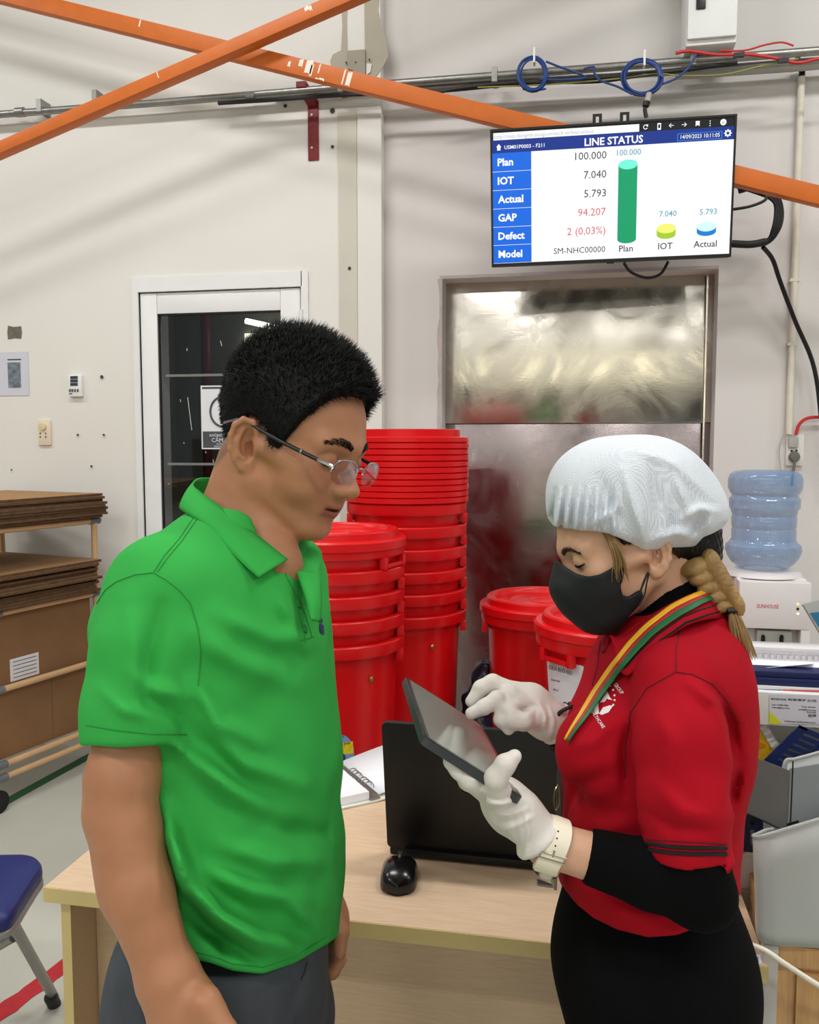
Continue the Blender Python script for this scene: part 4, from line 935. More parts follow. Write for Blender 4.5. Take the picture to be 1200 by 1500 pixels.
L(crp.outputs[0], p_.inputs['Base Color']); p_.inputs['Alpha'].default_value = 0.5; p_.inputs['Roughness'].default_value = 0.06; p_.inputs['Specular IOR Level'].default_value = 0.7
pr = [(0.03, -0.02), (0.034, 0.018), (0.088, 0.024), (0.112, 0.045), (0.128, 0.07), (0.136, 0.095), (0.134, 0.115), (0.120, 0.128), (0.114, 0.14), (0.115, 0.175), (0.112, 0.182), (0.115, 0.19), (0.116, 0.225), (0.113, 0.232), (0.116, 0.24), (0.119, 0.255), (0.125, 0.262), (0.126, 0.296), (0.120, 0.304), (0.117, 0.312), (0.124, 0.322), (0.131, 0.34), (0.132, 0.372), (0.126, 0.392), (0.112, 0.404), (0.09, 0.408), (0.07, 0.402), (0.0005, 0.400)]
pr = [(r * 0.97, z * 0.93) for r, z in pr]
b = MB(); b.lathe(pr, bc + Vector((0, 0, 0.002)), 48); tag(b.build('water_bottle', M_water), 'large blue transparent water bottle upside down on the dispenser', 'bottle')

# ------------------------------------------------------------------ pipe cart with flattened cartons
cdv = math.radians(14.0); v_ = Vector((math.sin(cdv), math.cos(cdv), 0)); w_ = Vector((-math.cos(cdv), math.sin(cdv), 0))
o0 = GZ(0, 1122, 0.2); o0.z = 0
CM = Matrix((v_, w_, Vector((0, 0, 1)))).transposed().to_4x4(); CM.translation = o0
M_pipe = mat('wood_tone_pipe', (208, 172, 128), 0.4, var=0.05); M_joint = mat('joint_grey', (120, 124, 130), 0.4, metal=0.3)
M_card = mat('cardboard', (134, 100, 66), 0.85, var=0.07, scale=6, bump=0.1, bscale=60); M_card2 = mat('cardboard_edge', (98, 74, 50), 0.9, var=0.25, scale=40, bump=0.3, bscale=120); M_card3 = mat('cardboard_top', (158, 120, 78), 0.85, var=0.06, scale=5)
cart = empty('pipe_cart', o0, 'wood toned pipe cart with grey joints holding cardboard by the cream wall', 'cart')
S0, S1, WID = -0.75, 0.56, 0.62
HZ = (0.145, 0.20, 0.52, 0.845, 1.19)
def cbar(a, b_, name='bar', r=0.014, m=None): q = MB(); q.tube([CM @ Vector(a), CM @ Vector(b_)], r, 12); return q.build(name, m or M_pipe, cart)
for s in (S0, S1):
    for w in (0, WID): cbar((s, w, 0.13), (s, w, 1.19 if s == S1 or w else 1.19), 'post')
for z in HZ:
    for w in (0.0, WID): cbar((S0, w, z), (S1, w, z))
for z in (0.2, 0.845, 1.19):
    for s in (S0, S1): cbar((s, 0, z), (s, WID, z))
cbar((S1 - 0.22, WID, 0.845), (S1 - 0.22, WID, 1.19), 'post')
for z in HZ:
    for s in (S0, S1, 0.0):
        if s == 0.0 and z in (0.845,): pass
        q = MB(); q.tube([CM @ Vector((s - 0.03, 0, z)), CM @ Vector((s + 0.03, 0, z))], 0.0175, 12); q.build('joint', M_joint, cart)
for s in (S0, S1, -0.02):
    for w in (0, WID):
        if s == -0.02 and w: continue
        c = CM @ Vector((s, w, 0.05)); q = MB(); q.tube([c - w_ * 0.012, c + w_ * 0.012], 0.05, 18); wh = q.build('wheel', M_rubber, cart)
        q = MB(); q.tube([CM @ Vector((s, w, 0.04)), CM @ Vector((s, w, 0.135))], 0.011, 8); q.build('caster_stem', M_joint, cart)
b = MB(); b.box((S0, 0.02, 0.845 - 0.02), (S1, WID, 0.845 - 0.014), CM); b.build('shelf', M_card, cart)
def cbox(lo, hi, name, m, label, cat, group=None, rot=0.0, mats=None):
    c_ = Vector(((lo[0] + hi[0]) / 2, (lo[1] + hi[1]) / 2, 0)); Mx = CM @ Matrix.Translation(c_) @ Matrix.Rotation(rot, 4, 'Z') @ Matrix.Translation(-c_)
    q = MB(); q.box(lo, hi, Mx); q.cur = 1
    q.mi = [0, 1, 0, 0, 0, 0] if mats else q.mi
    return tag(q.build(name, mats or m), label, cat, group)
cf = empty('cardboard_panel', CM @ Vector((0, 0.03, 0.215)), 'tall brown cardboard panel in the lower part of the cart', 'cardboard')
b = MB(); b.box((S0 + 0.02, 0.022, 0.215), (S1 - 0.02, 0.034, 0.83), CM); b.build('sheet', M_card, cf)
b = MB(); b.box((0.3, 0.0215, 0.22), (0.302, 0.0219, 0.5), CM); b.build('fold_line', M_card2, cf)
b = MB(); b.box((0.085, 0.0205, 0.535), (0.235, 0.0215, 0.632), CM); pl_ = b.build('paper_label', M_paper, cf)
for i in range(5):
    b = MB(); b.box((0.1, 0.0198, 0.548 + i * 0.017), (0.222, 0.0204, 0.551 + i * 0.017), CM); b.build('print_line', M_inkg, pl_)
rr = random.Random(11)
nA, nB = 9, 12
ORD = ['lowest'] + ['%s from the bottom' % w for w in ('second', 'third', 'fourth', 'fifth', 'sixth', 'seventh', 'eighth', 'ninth', 'tenth', 'eleventh')]
for i in range(nB):
    z = 0.862 + i * 0.0125; dz = 0.0115
    cbox((S0 + rr.uniform(-0.02, 0.02), -0.045 + rr.uniform(-0.015, 0.02), z), (S1 - 0.02 + rr.uniform(-0.02, 0.02), WID - 0.03, z + dz), 'flattened_carton', None, 'flattened brown carton, %s of the middle stack on the cart' % ('topmost' if i == nB - 1 else ORD[i]), 'cardboard', 'flattened cartons of the middle stack', rr.uniform(-0.01, 0.01), [M_card2, M_card3 if i == nB - 1 else M_card])
for i in range(nA):
    z = 1.207 + i * 0.0125
    cbox((S0 + rr.uniform(-0.02, 0.02), -0.05 + rr.uniform(-0.012, 0.02), z), (S1 + 0.03 + rr.uniform(-0.012, 0.012), WID - 0.02, z + 0.0115), 'flattened_carton', None, 'flattened brown carton, %s of the upper stack on the cart' % ('topmost' if i == nA - 1 else ORD[i]), 'cardboard', 'flattened cartons of the upper stack', rr.uniform(-0.008, 0.008), [M_card2, M_card3 if i == nA - 1 else M_card])

# floor tapes
def tape(p0, p1, w, name, m, label, ragged=0.0):
    a, c = GZ(*p0, 0.001), GZ(*p1, 0.001); t = (c - a).normalized(); n = Vector((-t.y, t.x, 0)); rr = random.Random(2); up, dn = [], []
    N = 24
    for i in range(N + 1):
        q_ = a + (c - a) * (i / N); up.append(q_ + n * (w / 2 + rr.uniform(-ragged, ragged))); dn.append(q_ - n * (w / 2 + rr.uniform(-ragged, ragged)))
    q = MB()
    for i in range(N): q.prism([up[i], up[i + 1], dn[i + 1], dn[i]], (0, 0, 0.0006))
    tag(q.build(name, m), label, 'floor tape')
tape((-60, 1212), (240, 1048), 0.055, 'floor_tape', mat('green_tape', (20, 92, 52), 0.5), 'green line taped on the floor beside the cart')
tape((-60, 1528), (150, 1375), 0.062, 'floor_tape', mat('red_tape', (188, 46, 54), 0.5, var=0.12, scale=40), 'worn red line taped on the floor under the folding chair', 0.004)

# folding chair
M_chm = mat('chair_grey_metal', (148, 148, 146), 0.35, metal=0.4); M_chs = mat('navy_vinyl', (28, 40, 104), 0.42, var=0.08, scale=20, bump=0.08, bscale=200)
ft = GZ(80, 1472, 0.0)
ch = empty('folding_chair', (ft.x - 0.3, ft.y, 0), 'folding chair with a navy blue padded seat and grey legs', 'chair')
zs = 0.45
edge = [GZ(x, y, zs) for x, y in ((62, 1268), (56, 1256), (40, 1250.5), (18, 1250), (-60, 1252), (-150, 1258), (-165, 1290), (-120, 1345), (-40, 1352), (0, 1345), (18, 1336), (34, 1312), (52, 1284))]
cen = sum(edge, Vector()) / len(edge); sm = smooth_path(edge, 4, closed=True)
rows = []
for f_, dz in ((0.90, -0.040), (0.985, -0.034), (1.0, -0.022), (0.99, -0.008), (0.95, 0.0), (0.8, 0.006), (0.4, 0.008), (0.02, 0.008)): rows.append([cen + (p - cen) * f_ + Vector((0, 0, dz)) for p in sm])
b = MB(); b.grid(rows, close_u=True); b.add(rows[0], [tuple(range(len(sm)))]); b.build('seat', M_chs, ch)
b = MB(); b.tube([cen + (p - cen) * 0.93 + Vector((0, 0, -0.048)) for p in sm], 0.011, 10, closed=True); b.build('seat_frame', M_chm, ch)
def leg(p0, p1, r=0.0135):
    q = MB(); q.tube([p0, p1], r, 12); return q.build('leg', M_chm, ch)
tA = GZ(14, 1344, 0.405); leg(tA, ft + Vector((0, 0, 0.02)))
dirL = (ft - tA).normalized(); b = MB(); b.tube([ft - dirL * 0.05, ft + Vector((0, 0, 0.0)) ], 0.0175, 12); b.build('foot_cap', M_rubber, ch)
off = Vector((-0.30, -0.06, 0)); leg(tA + off, ft + off); b = MB(); b.tube([ft + off - dirL * 0.05, ft + off], 0.0175, 12); b.build('foot_cap', M_rubber, ch)
c0_ = tA + (ft - tA) * 0.22; back = GZ(-190, 1560, 0.0)
leg(c0_ + Vector((-0.02, 0.0, 0)), Vector((ft.x - 0.42, ft.y - 0.05, 0.0)), 0.011); leg(c0_ + off, Vector((ft.x - 0.62, ft.y - 0.08, 0.0)), 0.011)
# ------------------------------------------------------------------ organiser and papers on the right of the desk
YO = 1.56
def pbox(x0, y0, x1, y1, Y0, Y1, name, m, parent=None, bev=0.002, ref=None):
    """box whose front face covers a pixel rectangle on the plane y = Y0"""
    yc = (y0 + y1) / 2; a = WY(x0, yc, Y0); c = WY(x1, yc, Y0); zt, zb = WY(ref or 1140, y0, Y0).z, WY(ref or 1140, y1, Y0).z
    q = MB(); q.bbox((a.x, Y0, zb), (c.x, Y1, zt), bev); return q.build(name, m, parent)
M_org = mat('organiser_white', (224, 226, 222), 0.35, var=0.02); M_orgg = mat('organiser_grey', (170, 172, 170), 0.4)  # plain grey for the organiser base, shared with the board
M_navy = mat('navy_plastic', (18, 36, 92), 0.35, var=0.06); M_navyb = mat('navy_binder', (16, 26, 78), 0.4, var=0.08)
org = empty('desk_organiser', WY(1150, 1352, YO), 'white plastic desk organiser with trays at the right end of the desk', 'organiser')
zb = DZT
def oz(py): return WY(1140, py, YO).z
X0, X1 = WY(1072, 1200, YO).x, WY(1330, 1200, YO).x
b = MB(); b.bbox((X0, YO, DZT), (X1, YO + 0.30, oz(1338)), 0.003); b.build('base', M_orgg, org)
b = MB(); b.bbox((X0 - 0.004, YO - 0.004, oz(1256)), (X1, YO + 0.30, oz(1249)), 0.002); b.build('shelf', M_org, org)
b = MB(); b.bbox((X0, YO + 0.29, DZT), (X1, YO + 0.30, oz(1012)), 0.002); b.build('back_panel', M_org, org)
b = MB(); b.bbox((X0, YO + 0.16, oz(1249)), (X1, YO + 0.165, oz(1012)), 0.002); b.build('divider', M_org, org)
b = MB(); b.bbox((X0 - 0.004, YO - 0.004, oz(1062) ), (X1, YO, oz(1014)), 0.002); b.build('front_lip', M_org, org)
b = MB(); b.bbox((X0 - 0.004, YO, oz(1020)), (X1, YO + 0.30, oz(1014)), 0.002); b.build('top_tray', M_org, org)
for x in (X0 - 0.004, X1):
    b = MB(); b.bbox((x, YO + 0.002, DZT), (x + 0.004, YO + 0.30, oz(1014)), 0.001); b.build('side_panel', M_org, org)
q = MB(); q.bbox((X0 + 0.006, YO + 0.01, oz(1338) + 0.0005), (X1 - 0.01, YO + 0.27, oz(1258)), 0.003); tag(q.build('paper_ream', mat('paper_ream', (222, 222, 232), 0.7, var=0.02)), 'thick ream of white paper in the lowest tray of the organiser', 'paper')
# business card on the lip
card = empty('business_card', WY(1165, 1060, YO - 0.005), 'white business card with a yellow corner stuck on the organiser', 'card')
def crect(x0, y0, x1, y1, Y, name, m, parent, th=0.0006):
    q = MB(); q.prism([WY(x0, y0, Y), WY(x1, y0 + 1.5, Y), WY(x1, y1 + 1.5, Y), WY(x0, y1, Y)], (0, -th, 0)); return q.build(name, m, parent)
crect(1127, 1017, 1216, 1060, YO - 0.005, 'card_stock', mat('card_stock', (216, 216, 226), 0.5, var=0.01), card)
q = MB(); q.prism([WY(1127.3, 1041, YO - 0.006), WY(1146, 1060, YO - 0.006), WY(1127.3, 1060, YO - 0.006)], (0, -0.0003, 0)); q.build('yellow_corner', mat('card_yellow', (214, 220, 30), 0.5), card)
for s, x, y, wpx, h in (('BIORCINE', 1130, 1025, 22, 0.0045), ('有限责任公司', 1154, 1026, 42, 0.0045), ('Line 0988 888', 1131, 1033, 24, 0.003), ('office@biorcine', 1131, 1037, 26, 0.003), ('Tel 0243', 1174, 1036, 21, 0.003), ('mail@biorcine', 1170, 1040, 26, 0.003), ('SALES', 1182, 1044, 14, 0.0035), ('经理', 1184, 1050, 12, 0.006), ('Address: Industrial park', 1149, 1057, 47, 0.003)):
    x0w, x1w = WY(x, y, YO - 0.006).x, WY(x + wpx, y, YO - 0.006).x
    put_text(s, h, WY(x, y, YO - 0.0064), (1, 0, 0), (0, 0, 1), 'lettering', M_inkg, card, 'l', 0.0001, width=x1w - x0w)
# stack on the top tray
def layer(y0, y1, x0, Y0, Y1, name, m, label, cat): return tag(pbox(x0, y0, 1330, y1, Y0, Y1, name, m, None, 0.001), label, cat)
ff = empty('document_folder', WY(1140, 1013, YO + 0.01), 'thin white folder with blue and red stripes on the organiser', 'folder')
pbox(1086, 1005.5, 1330, 1013.5, YO + 0.012, YO + 0.24, 'sleeve', M_paper, ff, 0.001)
crect(1094, 1009, 1145, 1011, YO + 0.0115, 'blue_stripe', mat('stripe_blue', (56, 56, 130), 0.5), ff); crect(1146, 1010, 1216, 1012.5, YO + 0.0115, 'red_stripe', mat('stripe_red', (204, 84, 90), 0.5), ff)
bd = empty('lever_binder', WY(1140, 1005, YO + 0.02), 'navy blue file binder lying flat on the organiser', 'binder')
pbox(1070, 994, 1330, 1005, YO + 0.015, YO + 0.25, 'lower_cover', M_navyb, bd, 0.002); pbox(1070, 983.5, 1330, 993.5, YO + 0.02, YO + 0.25, 'upper_cover', M_navyb, bd, 0.003)
pp = empty('paper_stack', WY(1140, 983, YO + 0.05), 'loose white papers on the navy binder', 'paper')
pbox(1070, 975, 1300, 983, YO + 0.06, YO + 0.24, 'sheets', M_page, pp, 0.001); q = MB(); q.prism([WY(1090, 981, YO + 0.04), WY(1192, 973, YO + 0.05), WY(1192, 971, YO + 0.2), WY(1090, 970, YO + 0.2)], (0, 0, 0.001)); q.build('curled_sheet', M_page, pp)
crect(1170, 981, 1176, 984, YO + 0.058, 'print_mark', M_inkg, pp); crect(1178, 981.5, 1189, 984, YO + 0.058, 'print_mark', M_inkg, pp); crect(1195, 981, 1199, 984, YO + 0.058, 'print_mark', M_inkg, pp)
# clear corrugated lid
M_clear = mat('clear_plastic', (232, 228, 230), 0.15, var=0.02, alpha=0.6, spec=0.7)
cl = empty('clear_box', WY(1140, 973, YO + 0.1), 'clear ribbed plastic box on top of the papers', 'box')
pbox(1098, 949, 1340, 953, YO + 0.10, YO + 0.15, 'rim', M_clear, cl, 0.001); pbox(1100, 953, 1338, 975, YO + 0.113, YO + 0.14, 'wall', M_clear, cl, 0.002)
for i in range(14): pbox(1101 + i * 9.2, 959, 1106.5 + i * 9.2, 970, YO + 0.109, YO + 0.1148, 'rib', M_clear, cl, 0.001)
# medicine box, blister strip, navy baskets
def slab(pts, Y, th, name, m, parent=None):
    q = MB(); q.prism([WY(x, y, Y) for x, y in pts], (0, th, 0)); return q.build(name, m, parent)
mb = empty('medicine_box', WY(1117, 1110, YO + 0.03), 'yellow medicine box with an orange oval leaning in the organiser', 'box')
slab([(1086, 1062), (1112.5, 1067), (1133, 1099), (1119, 1115), (1086, 1104)], YO + 0.03, 0.03, 'carton', mat('medicine_yellow', (232, 186, 34), 0.4), mb)
q = MB(); q.prism([WY(1104 + 19 * math.cos(t * math.pi / 10), 1091 + 5.5 * math.sin(t * math.pi / 10) + 0.1 * 19 * math.cos(t * math.pi / 10), YO + 0.0295) for t in range(20)], (0, -0.0004, 0)); q.build('orange_oval', mat('medicine_orange', (220, 130, 20), 0.4), mb)
bl_ = empty('blister_strip', WY(1125, 1085, YO + 0.02), 'white tablet blister strip standing beside the yellow medicine box', 'medicine')
slab([(1106, 1055), (1117, 1049), (1142, 1091), (1133, 1099)], YO + 0.028, 0.0015, 'foil', mat('blister_foil', (216, 212, 200), 0.35), bl_)
for i in range(5):
    for k in range(2):
        x, y = 1110.5 + i * 5.4 + k * 4.2, 1056 + i * 9 - k * 2.3
        c = WY(x, y, YO + 0.028); q = MB(); q.lathe([(0.0042, 0), (0.004, 0.003), (0.0005, 0.0042)], (0, 0, 0), 10, Matrix.Translation(c) @ Matrix.Rotation(math.pi / 2, 4, 'X')); q.build('tablet', M_page, bl_)
def basket(corners, Y, th, nb, name, label, packets, lean=(0, 0)):
    """slatted basket side: frame and slanted bars as real pieces, packets behind"""
    e = empty(name, WY(*corners[3], Y), label, 'basket', 'navy baskets in the organiser')
    tl, tr, br, bl2 = corners
    fw = 0.10
    def pt(u, v): a = lerp2(lerp2(tl, tr, u), lerp2(bl2, br, u), v); return a
    for (u0, v0, u1, v1) in ((0, 0, 1, fw * 1.4), (0, 1 - fw * 1.4, 1, 1), (0, 0, fw, 1), (1 - fw, 0, 1, 1)):
        slab([pt(u0, v0), pt(u1, v0), pt(u1, v1), pt(u0, v1)], Y, th, 'frame_rail', M_navy, e)
    for i in range(nb):
        u = (i + 0.5) / nb; w = 0.30 / nb
        slab([pt(u - w + 0.0, 0.08), pt(u + w, 0.08), pt(u + w, 0.92), pt(u - w, 0.92)], Y + 0.0006, th, 'slat', M_navy, e)
    slab([pt(0.02, 0.46), pt(0.98, 0.46), pt(0.98, 0.56), pt(0.02, 0.56)], Y + 0.001, th, 'cross_rail', M_navy, e)
    for (u0, u1, v0, v1, m_) in packets:
        slab([pt(u0, v0), pt(u1, v0), pt(u1, v1), pt(u0, v1)], Y + 0.012, 0.02, 'packet', m_, e)
    return e
M_pkg = mat('packet_grey', (168, 170, 172), 0.4, var=0.15, scale=90); M_pkw = mat('packet_white', (220, 222, 220), 0.4); M_pkgr = mat('packet_green', (70, 130, 60), 0.4); M_pky = mat('packet_yellow', (216, 190, 70), 0.4); M_pkc = mat('packet_cyan', (110, 180, 210), 0.4)
basket([(1120, 1114), (1172, 1063), (1262, 1100), (1210, 1150)], YO - 0.02, 0.004, 7, 'storage_basket', 'navy slatted basket tipped over in the upper tray of the organiser', [(0.05, 0.25, 0.1, 0.5, M_pkc), (0.05, 0.25, 0.5, 0.9, M_pky), (0.26, 0.95, 0.1, 0.5, M_pkg), (0.26, 0.95, 0.5, 0.92, M_pkw)])
basket([(1040, 1168), (1118, 1172), (1118, 1251), (1040, 1250)], YO - 0.004, 0.004, 5, 'storage_basket', 'navy slatted basket upright on the shelf behind the grey file holder', [(0.1, 0.62, 0.12, 0.45, M_pkw), (0.62, 0.9, 0.12, 0.45, M_pkgr), (0.1, 0.9, 0.55, 0.9, M_pkw)])

# grey file holder: low curved front, tall arched back
M_file = mat('file_holder_grey', (178, 182, 178), 0.42, var=0.02); M_file2 = mat('file_holder_dark', (108, 110, 108), 0.5, var=0.03)
fh = empty('file_holder', P(1180, 1390, 1.35), 'light grey curved plastic file holder at the right edge', 'file holder')
path = [(1300, 1072, 1.42, 1330), (1240, 1090, 1.42, 1330), (1190, 1105, 1.42, 1330), (1164, 1112, 1.42, 1328), (1150, 1117, 1.42, 1326), (1144, 1160, 1.41, 1326), (1138, 1208, 1.38, 1330), (1122, 1216, 1.32, 1340), (1109, 1222, 1.26, 1352), (1104, 1224, 1.22, 1360), (1106, 1226, 1.20, 1372), (1112, 1226, 1.188, 1380), (1124, 1223, 1.18, 1384), (1140, 1218, 1.175, 1386), (1170, 1209, 1.17, 1390), (1200, 1200, 1.165, 1394), (1260, 1184, 1.155, 1402), (1300, 1174, 1.15, 1408)]
path = [(x, y, 1.30 + (d - 1.17) * 0.56, yb) for x, y, d, yb in path]
top = smooth_path([P(x, y, d) for x, y, d, yb in path], 5); bot = smooth_path([P(x if d > 1.37 else x + (6 if 1.305 < d < 1.345 else 0), yb, d) for x, y, d, yb in path], 5)
zfh = 0.782
for i, p_ in enumerate(bot): bot[i] = Vector((p_.x, p_.y, zfh + 0.006))
q = MB(); q.grid([top, [t + (b_ - t) * 0.35 for t, b_ in zip(top, bot)], [t + (b_ - t) * 0.9 for t, b_ in zip(top, bot)], bot], close_u=True); o = q.build('shell', M_file, fh); s_ = o.modifiers.new('thickness', 'SOLIDIFY'); s_.thickness = 0.003; s_.offset = 0
q = MB(); q.tube(top, 0.0028, 8); q.build('rim', M_file, fh)
q = MB(); q.prism([Vector((p_.x, p_.y, zfh + 0.004)) for p_ in bot[::3]], (0, 0, 0.003)); q.build('floor_plate', M_file, fh)
# folder flap inside the holder
fo = empty('document_folder', P(1120, 1200, 1.36), 'dark grey folder flap leaning out of the file holder', 'folder')
q = MB(); q.prism([P(1066, 1095, 1.455), P(1120, 1115, 1.43), P(1157, 1129, 1.405), P(1153.5, 1209, 1.40), P(1142, 1213, 1.402), P(1062, 1178, 1.455)], FWD * 0.002); q.build('flap', M_file2, fo)
q = MB(); q.tube([P(1062, 1178, 1.454), P(1142, 1213, 1.401)], 0.0016, 6); q.build('edge_strip', M_black, fo)
q = MB(); q.prism([P(1158, 1126, 1.41), P(1330, 1098, 1.41), P(1330, 1230, 1.41), P(1153.5, 1213, 1.41)], FWD * 0.003); q.build('inner_pocket', M_file2 if False else mat('folder_pocket', (150, 156, 158), 0.35), fo)
q = MB(); q.tube([P(1162, 1115, 1.402), P(1158, 1209, 1.396)], 0.0012, 6); q.build('elastic', M_black, fo)
q = MB(); q.prism([P(1153, 1207, 1.394), P(1170, 1202, 1.394), P(1171, 1205, 1.394), P(1154, 1210, 1.394)], FWD * 0.002); q.build('tab', M_black, fo)
# side cabinet with its pale metal leg under the holder
M_pine = wood_mat('pine_board', (196, 150, 96), (212, 168, 112), (20, 20, 2)); M_leg = mat('pale_metal_leg', (196, 192, 186), 0.45)
q0 = P(1141, 1390, 1.315)
cb_ = empty('wooden_cabinet', (q0.x + 0.2, q0.y + 0.15, 0), 'pine wooden cabinet under the file holder at the right edge', 'cabinet')
lx0 = P(1120.5, 1390, 1.31).x
b = MB(); b.bbox((q0.x, q0.y + 0.01, 0.0), (q0.x + 0.42, q0.y + 0.26, zfh - 0.036), 0.003); b.build('body', M_pine, cb_)
b = MB(); b.bbox((q0.x, q0.y, zfh - 0.036), (q0.x + 0.42, q0.y + 0.26, zfh - 0.002), 0.004); b.build('top_rail', M_pine, cb_)
b = MB(); b.bbox((q0.x + 0.028, q0.y + 0.002, 0.05), (q0.x + 0.40, q0.y + 0.012, zfh - 0.045), 0.002); b.build('door', M_pine, cb_)
b = MB(); b.bbox((lx0, q0.y - 0.004, 0.0), (q0.x - 0.0005, q0.y + 0.02, zfh - 0.002), 0.002); b.build('metal_leg', M_leg, cb_)
q = MB(); q.tube(smooth_path([P(1040, 1384, 1.33), P(1068, 1379, 1.32), P(1092, 1382, 1.305), P(1120, 1392, 1.285), P(1150, 1412, 1.275), P(1200, 1444, 1.265), P(1260, 1478, 1.26), P(1300, 1560, 1.26)]), 0.0042, 10); tag(q.build('white_cord', mat('white_cord', (232, 226, 208), 0.45)), 'white cord running from the desk across the wooden cabinet', 'cable')
# blue edged board leaning by the dispenser at the right edge
b = empty('picture_board', P(1195, 900, 2.6), 'grey board with a blue picture leaning at the right edge beside the dispenser', 'board')
q = MB(); q.prism([P(1177, 886, 2.6), P(1200, 879, 2.6), P(1300, 860, 2.6), P(1300, 1010, 2.6), P(1215, 950, 2.6)], FWD * 0.012); q.build('board', M_orgg, b)
q = MB(); q.prism([P(1187, 898, 2.598), P(1300, 886, 2.598), P(1300, 990, 2.598), P(1204, 925, 2.598)], FWD * 0.001); q.build('picture', mat('board_blue', (40, 110, 150), 0.5), b)
# ------------------------------------------------------------------ people: shared anatomy (metres; x forward, y towards the near side, z up; origin between the ears)
def head_frame(theta, alpha, face=1, roll=0.0):
    """axes of a head facing right (face=1) or left (-1), turned theta towards the camera, pitched alpha down; camera axes"""
    t, a = math.radians(theta), math.radians(alpha)
    f0 = np.array([face * math.cos(t), 0, -math.sin(t)]); u0 = np.array([0, 1.0, 0]); s0 = np.array([-face * math.sin(t), 0, -math.cos(t)])
    r = math.radians(roll); u0, s0 = u0 * math.cos(r) + s0 * math.sin(r), s0 * math.cos(r) - u0 * math.sin(r)
    F = f0 * math.cos(a) - u0 * math.sin(a); U = f0 * math.sin(a) + u0 * math.cos(a)
    return np.stack([F, s0, U], 1).astype(np.float32)            # columns
def skull(q):
    d = ell(q, (-0.008, 0, 0.045), (0.093, 0.074, 0.085))
    d = smin(d, ell(q, (0.030, 0, 0.024), (0.063, 0.064, 0.080)), 0.02)
    return d
def face(q, male=True, eyes=True, ez=0.0, nx=0.0):
    x, y, z = q[:, 0], q[:, 1], q[:, 2]
    s = np.stack([x, np.sqrt(y * y + 1e-6), z], 1).astype(np.float32)
    d = skull(q)
    d = smin(d, ell(q, (0.040, 0, -0.030), (0.050, 0.054, 0.062)), 0.02)
    d = smin(d, ell(q, (0.044, 0, -0.064), (0.044, 0.040, 0.042)), 0.02)
    jr = 0.023 if male else 0.015
    d = smin(d, cone(s, (0.006, 0.047, -0.050), (0.068, 0.016, -0.090), jr, 0.018), 0.022)
    d = smin(d, ell(q, (0.077, 0, -0.091), (0.018, 0.021, 0.017)), 0.016)
    d = smin(d, ell(s, (0.057, 0.036, -0.026), (0.031, 0.027, 0.032)), 0.018)
    d = smin(d, cone(s, (0.062, 0.048, -0.001), (0.008, 0.066, 0.0), 0.014, 0.011), 0.018)
    d = smin(d, cone(s, (0.087, 0.0, 0.036), (0.073, 0.044, 0.034), 0.010, 0.010), 0.016)
    # eye sockets
    d = smax(d, -ell(s, (0.100, 0.032, 0.016 + ez), (0.018, 0.020, 0.012)), 0.014)
    # nose
    d = smin(d, cone(q, (0.086 + nx * 0.3, 0, 0.026), (0.107 + nx, 0, -0.014), 0.007, 0.0105), 0.011)
    d = smin(d, ell(q, (0.108 + nx, 0, -0.017), (0.011, 0.0125, 0.0105)), 0.006)
    d = smin(d, ell(s, (0.098, 0.0135, -0.020), (0.012, 0.0085, 0.0095)), 0.006)
    d = smax(d, -ell(s, (0.105, 0.0065, -0.0275), (0.006, 0.0036, 0.0042)), 0.003)
    # mouth mound, lips
    d = smin(d, ell(q, (0.074, 0, -0.048), (0.025, 0.031, 0.026)), 0.016)
    d = smin(d, cone(s, (0.0985, 0.004, -0.0455), (0.086, 0.024, -0.0500), 0.0052, 0.003), 0.005)
    d = smin(d, cone(s, (0.0960, 0.0, -0.0585), (0.086, 0.021, -0.0535), 0.0062, 0.003), 0.006)
    d = smax(d, -ell(q, (0.083, 0, -0.0685), (0.02, 0.02, 0.0045)) - 0.002, 0.006) if False else d
    d = smax(d, -ell(q, (0.099, 0, -0.0518), (0.014, 0.021, 0.0019)), 0.002)
    if eyes:
        d = smin(d, ell(s, (0.0775, 0.032, 0.0165 + ez), (0.0125, 0.0150, 0.0118)), 0.004)
        d = smax(d, -cone(s, (0.0905, 0.022, 0.0105 + ez), (0.0875, 0.043, 0.0105 + ez), 0.0011, 0.0011), 0.002)
    return d
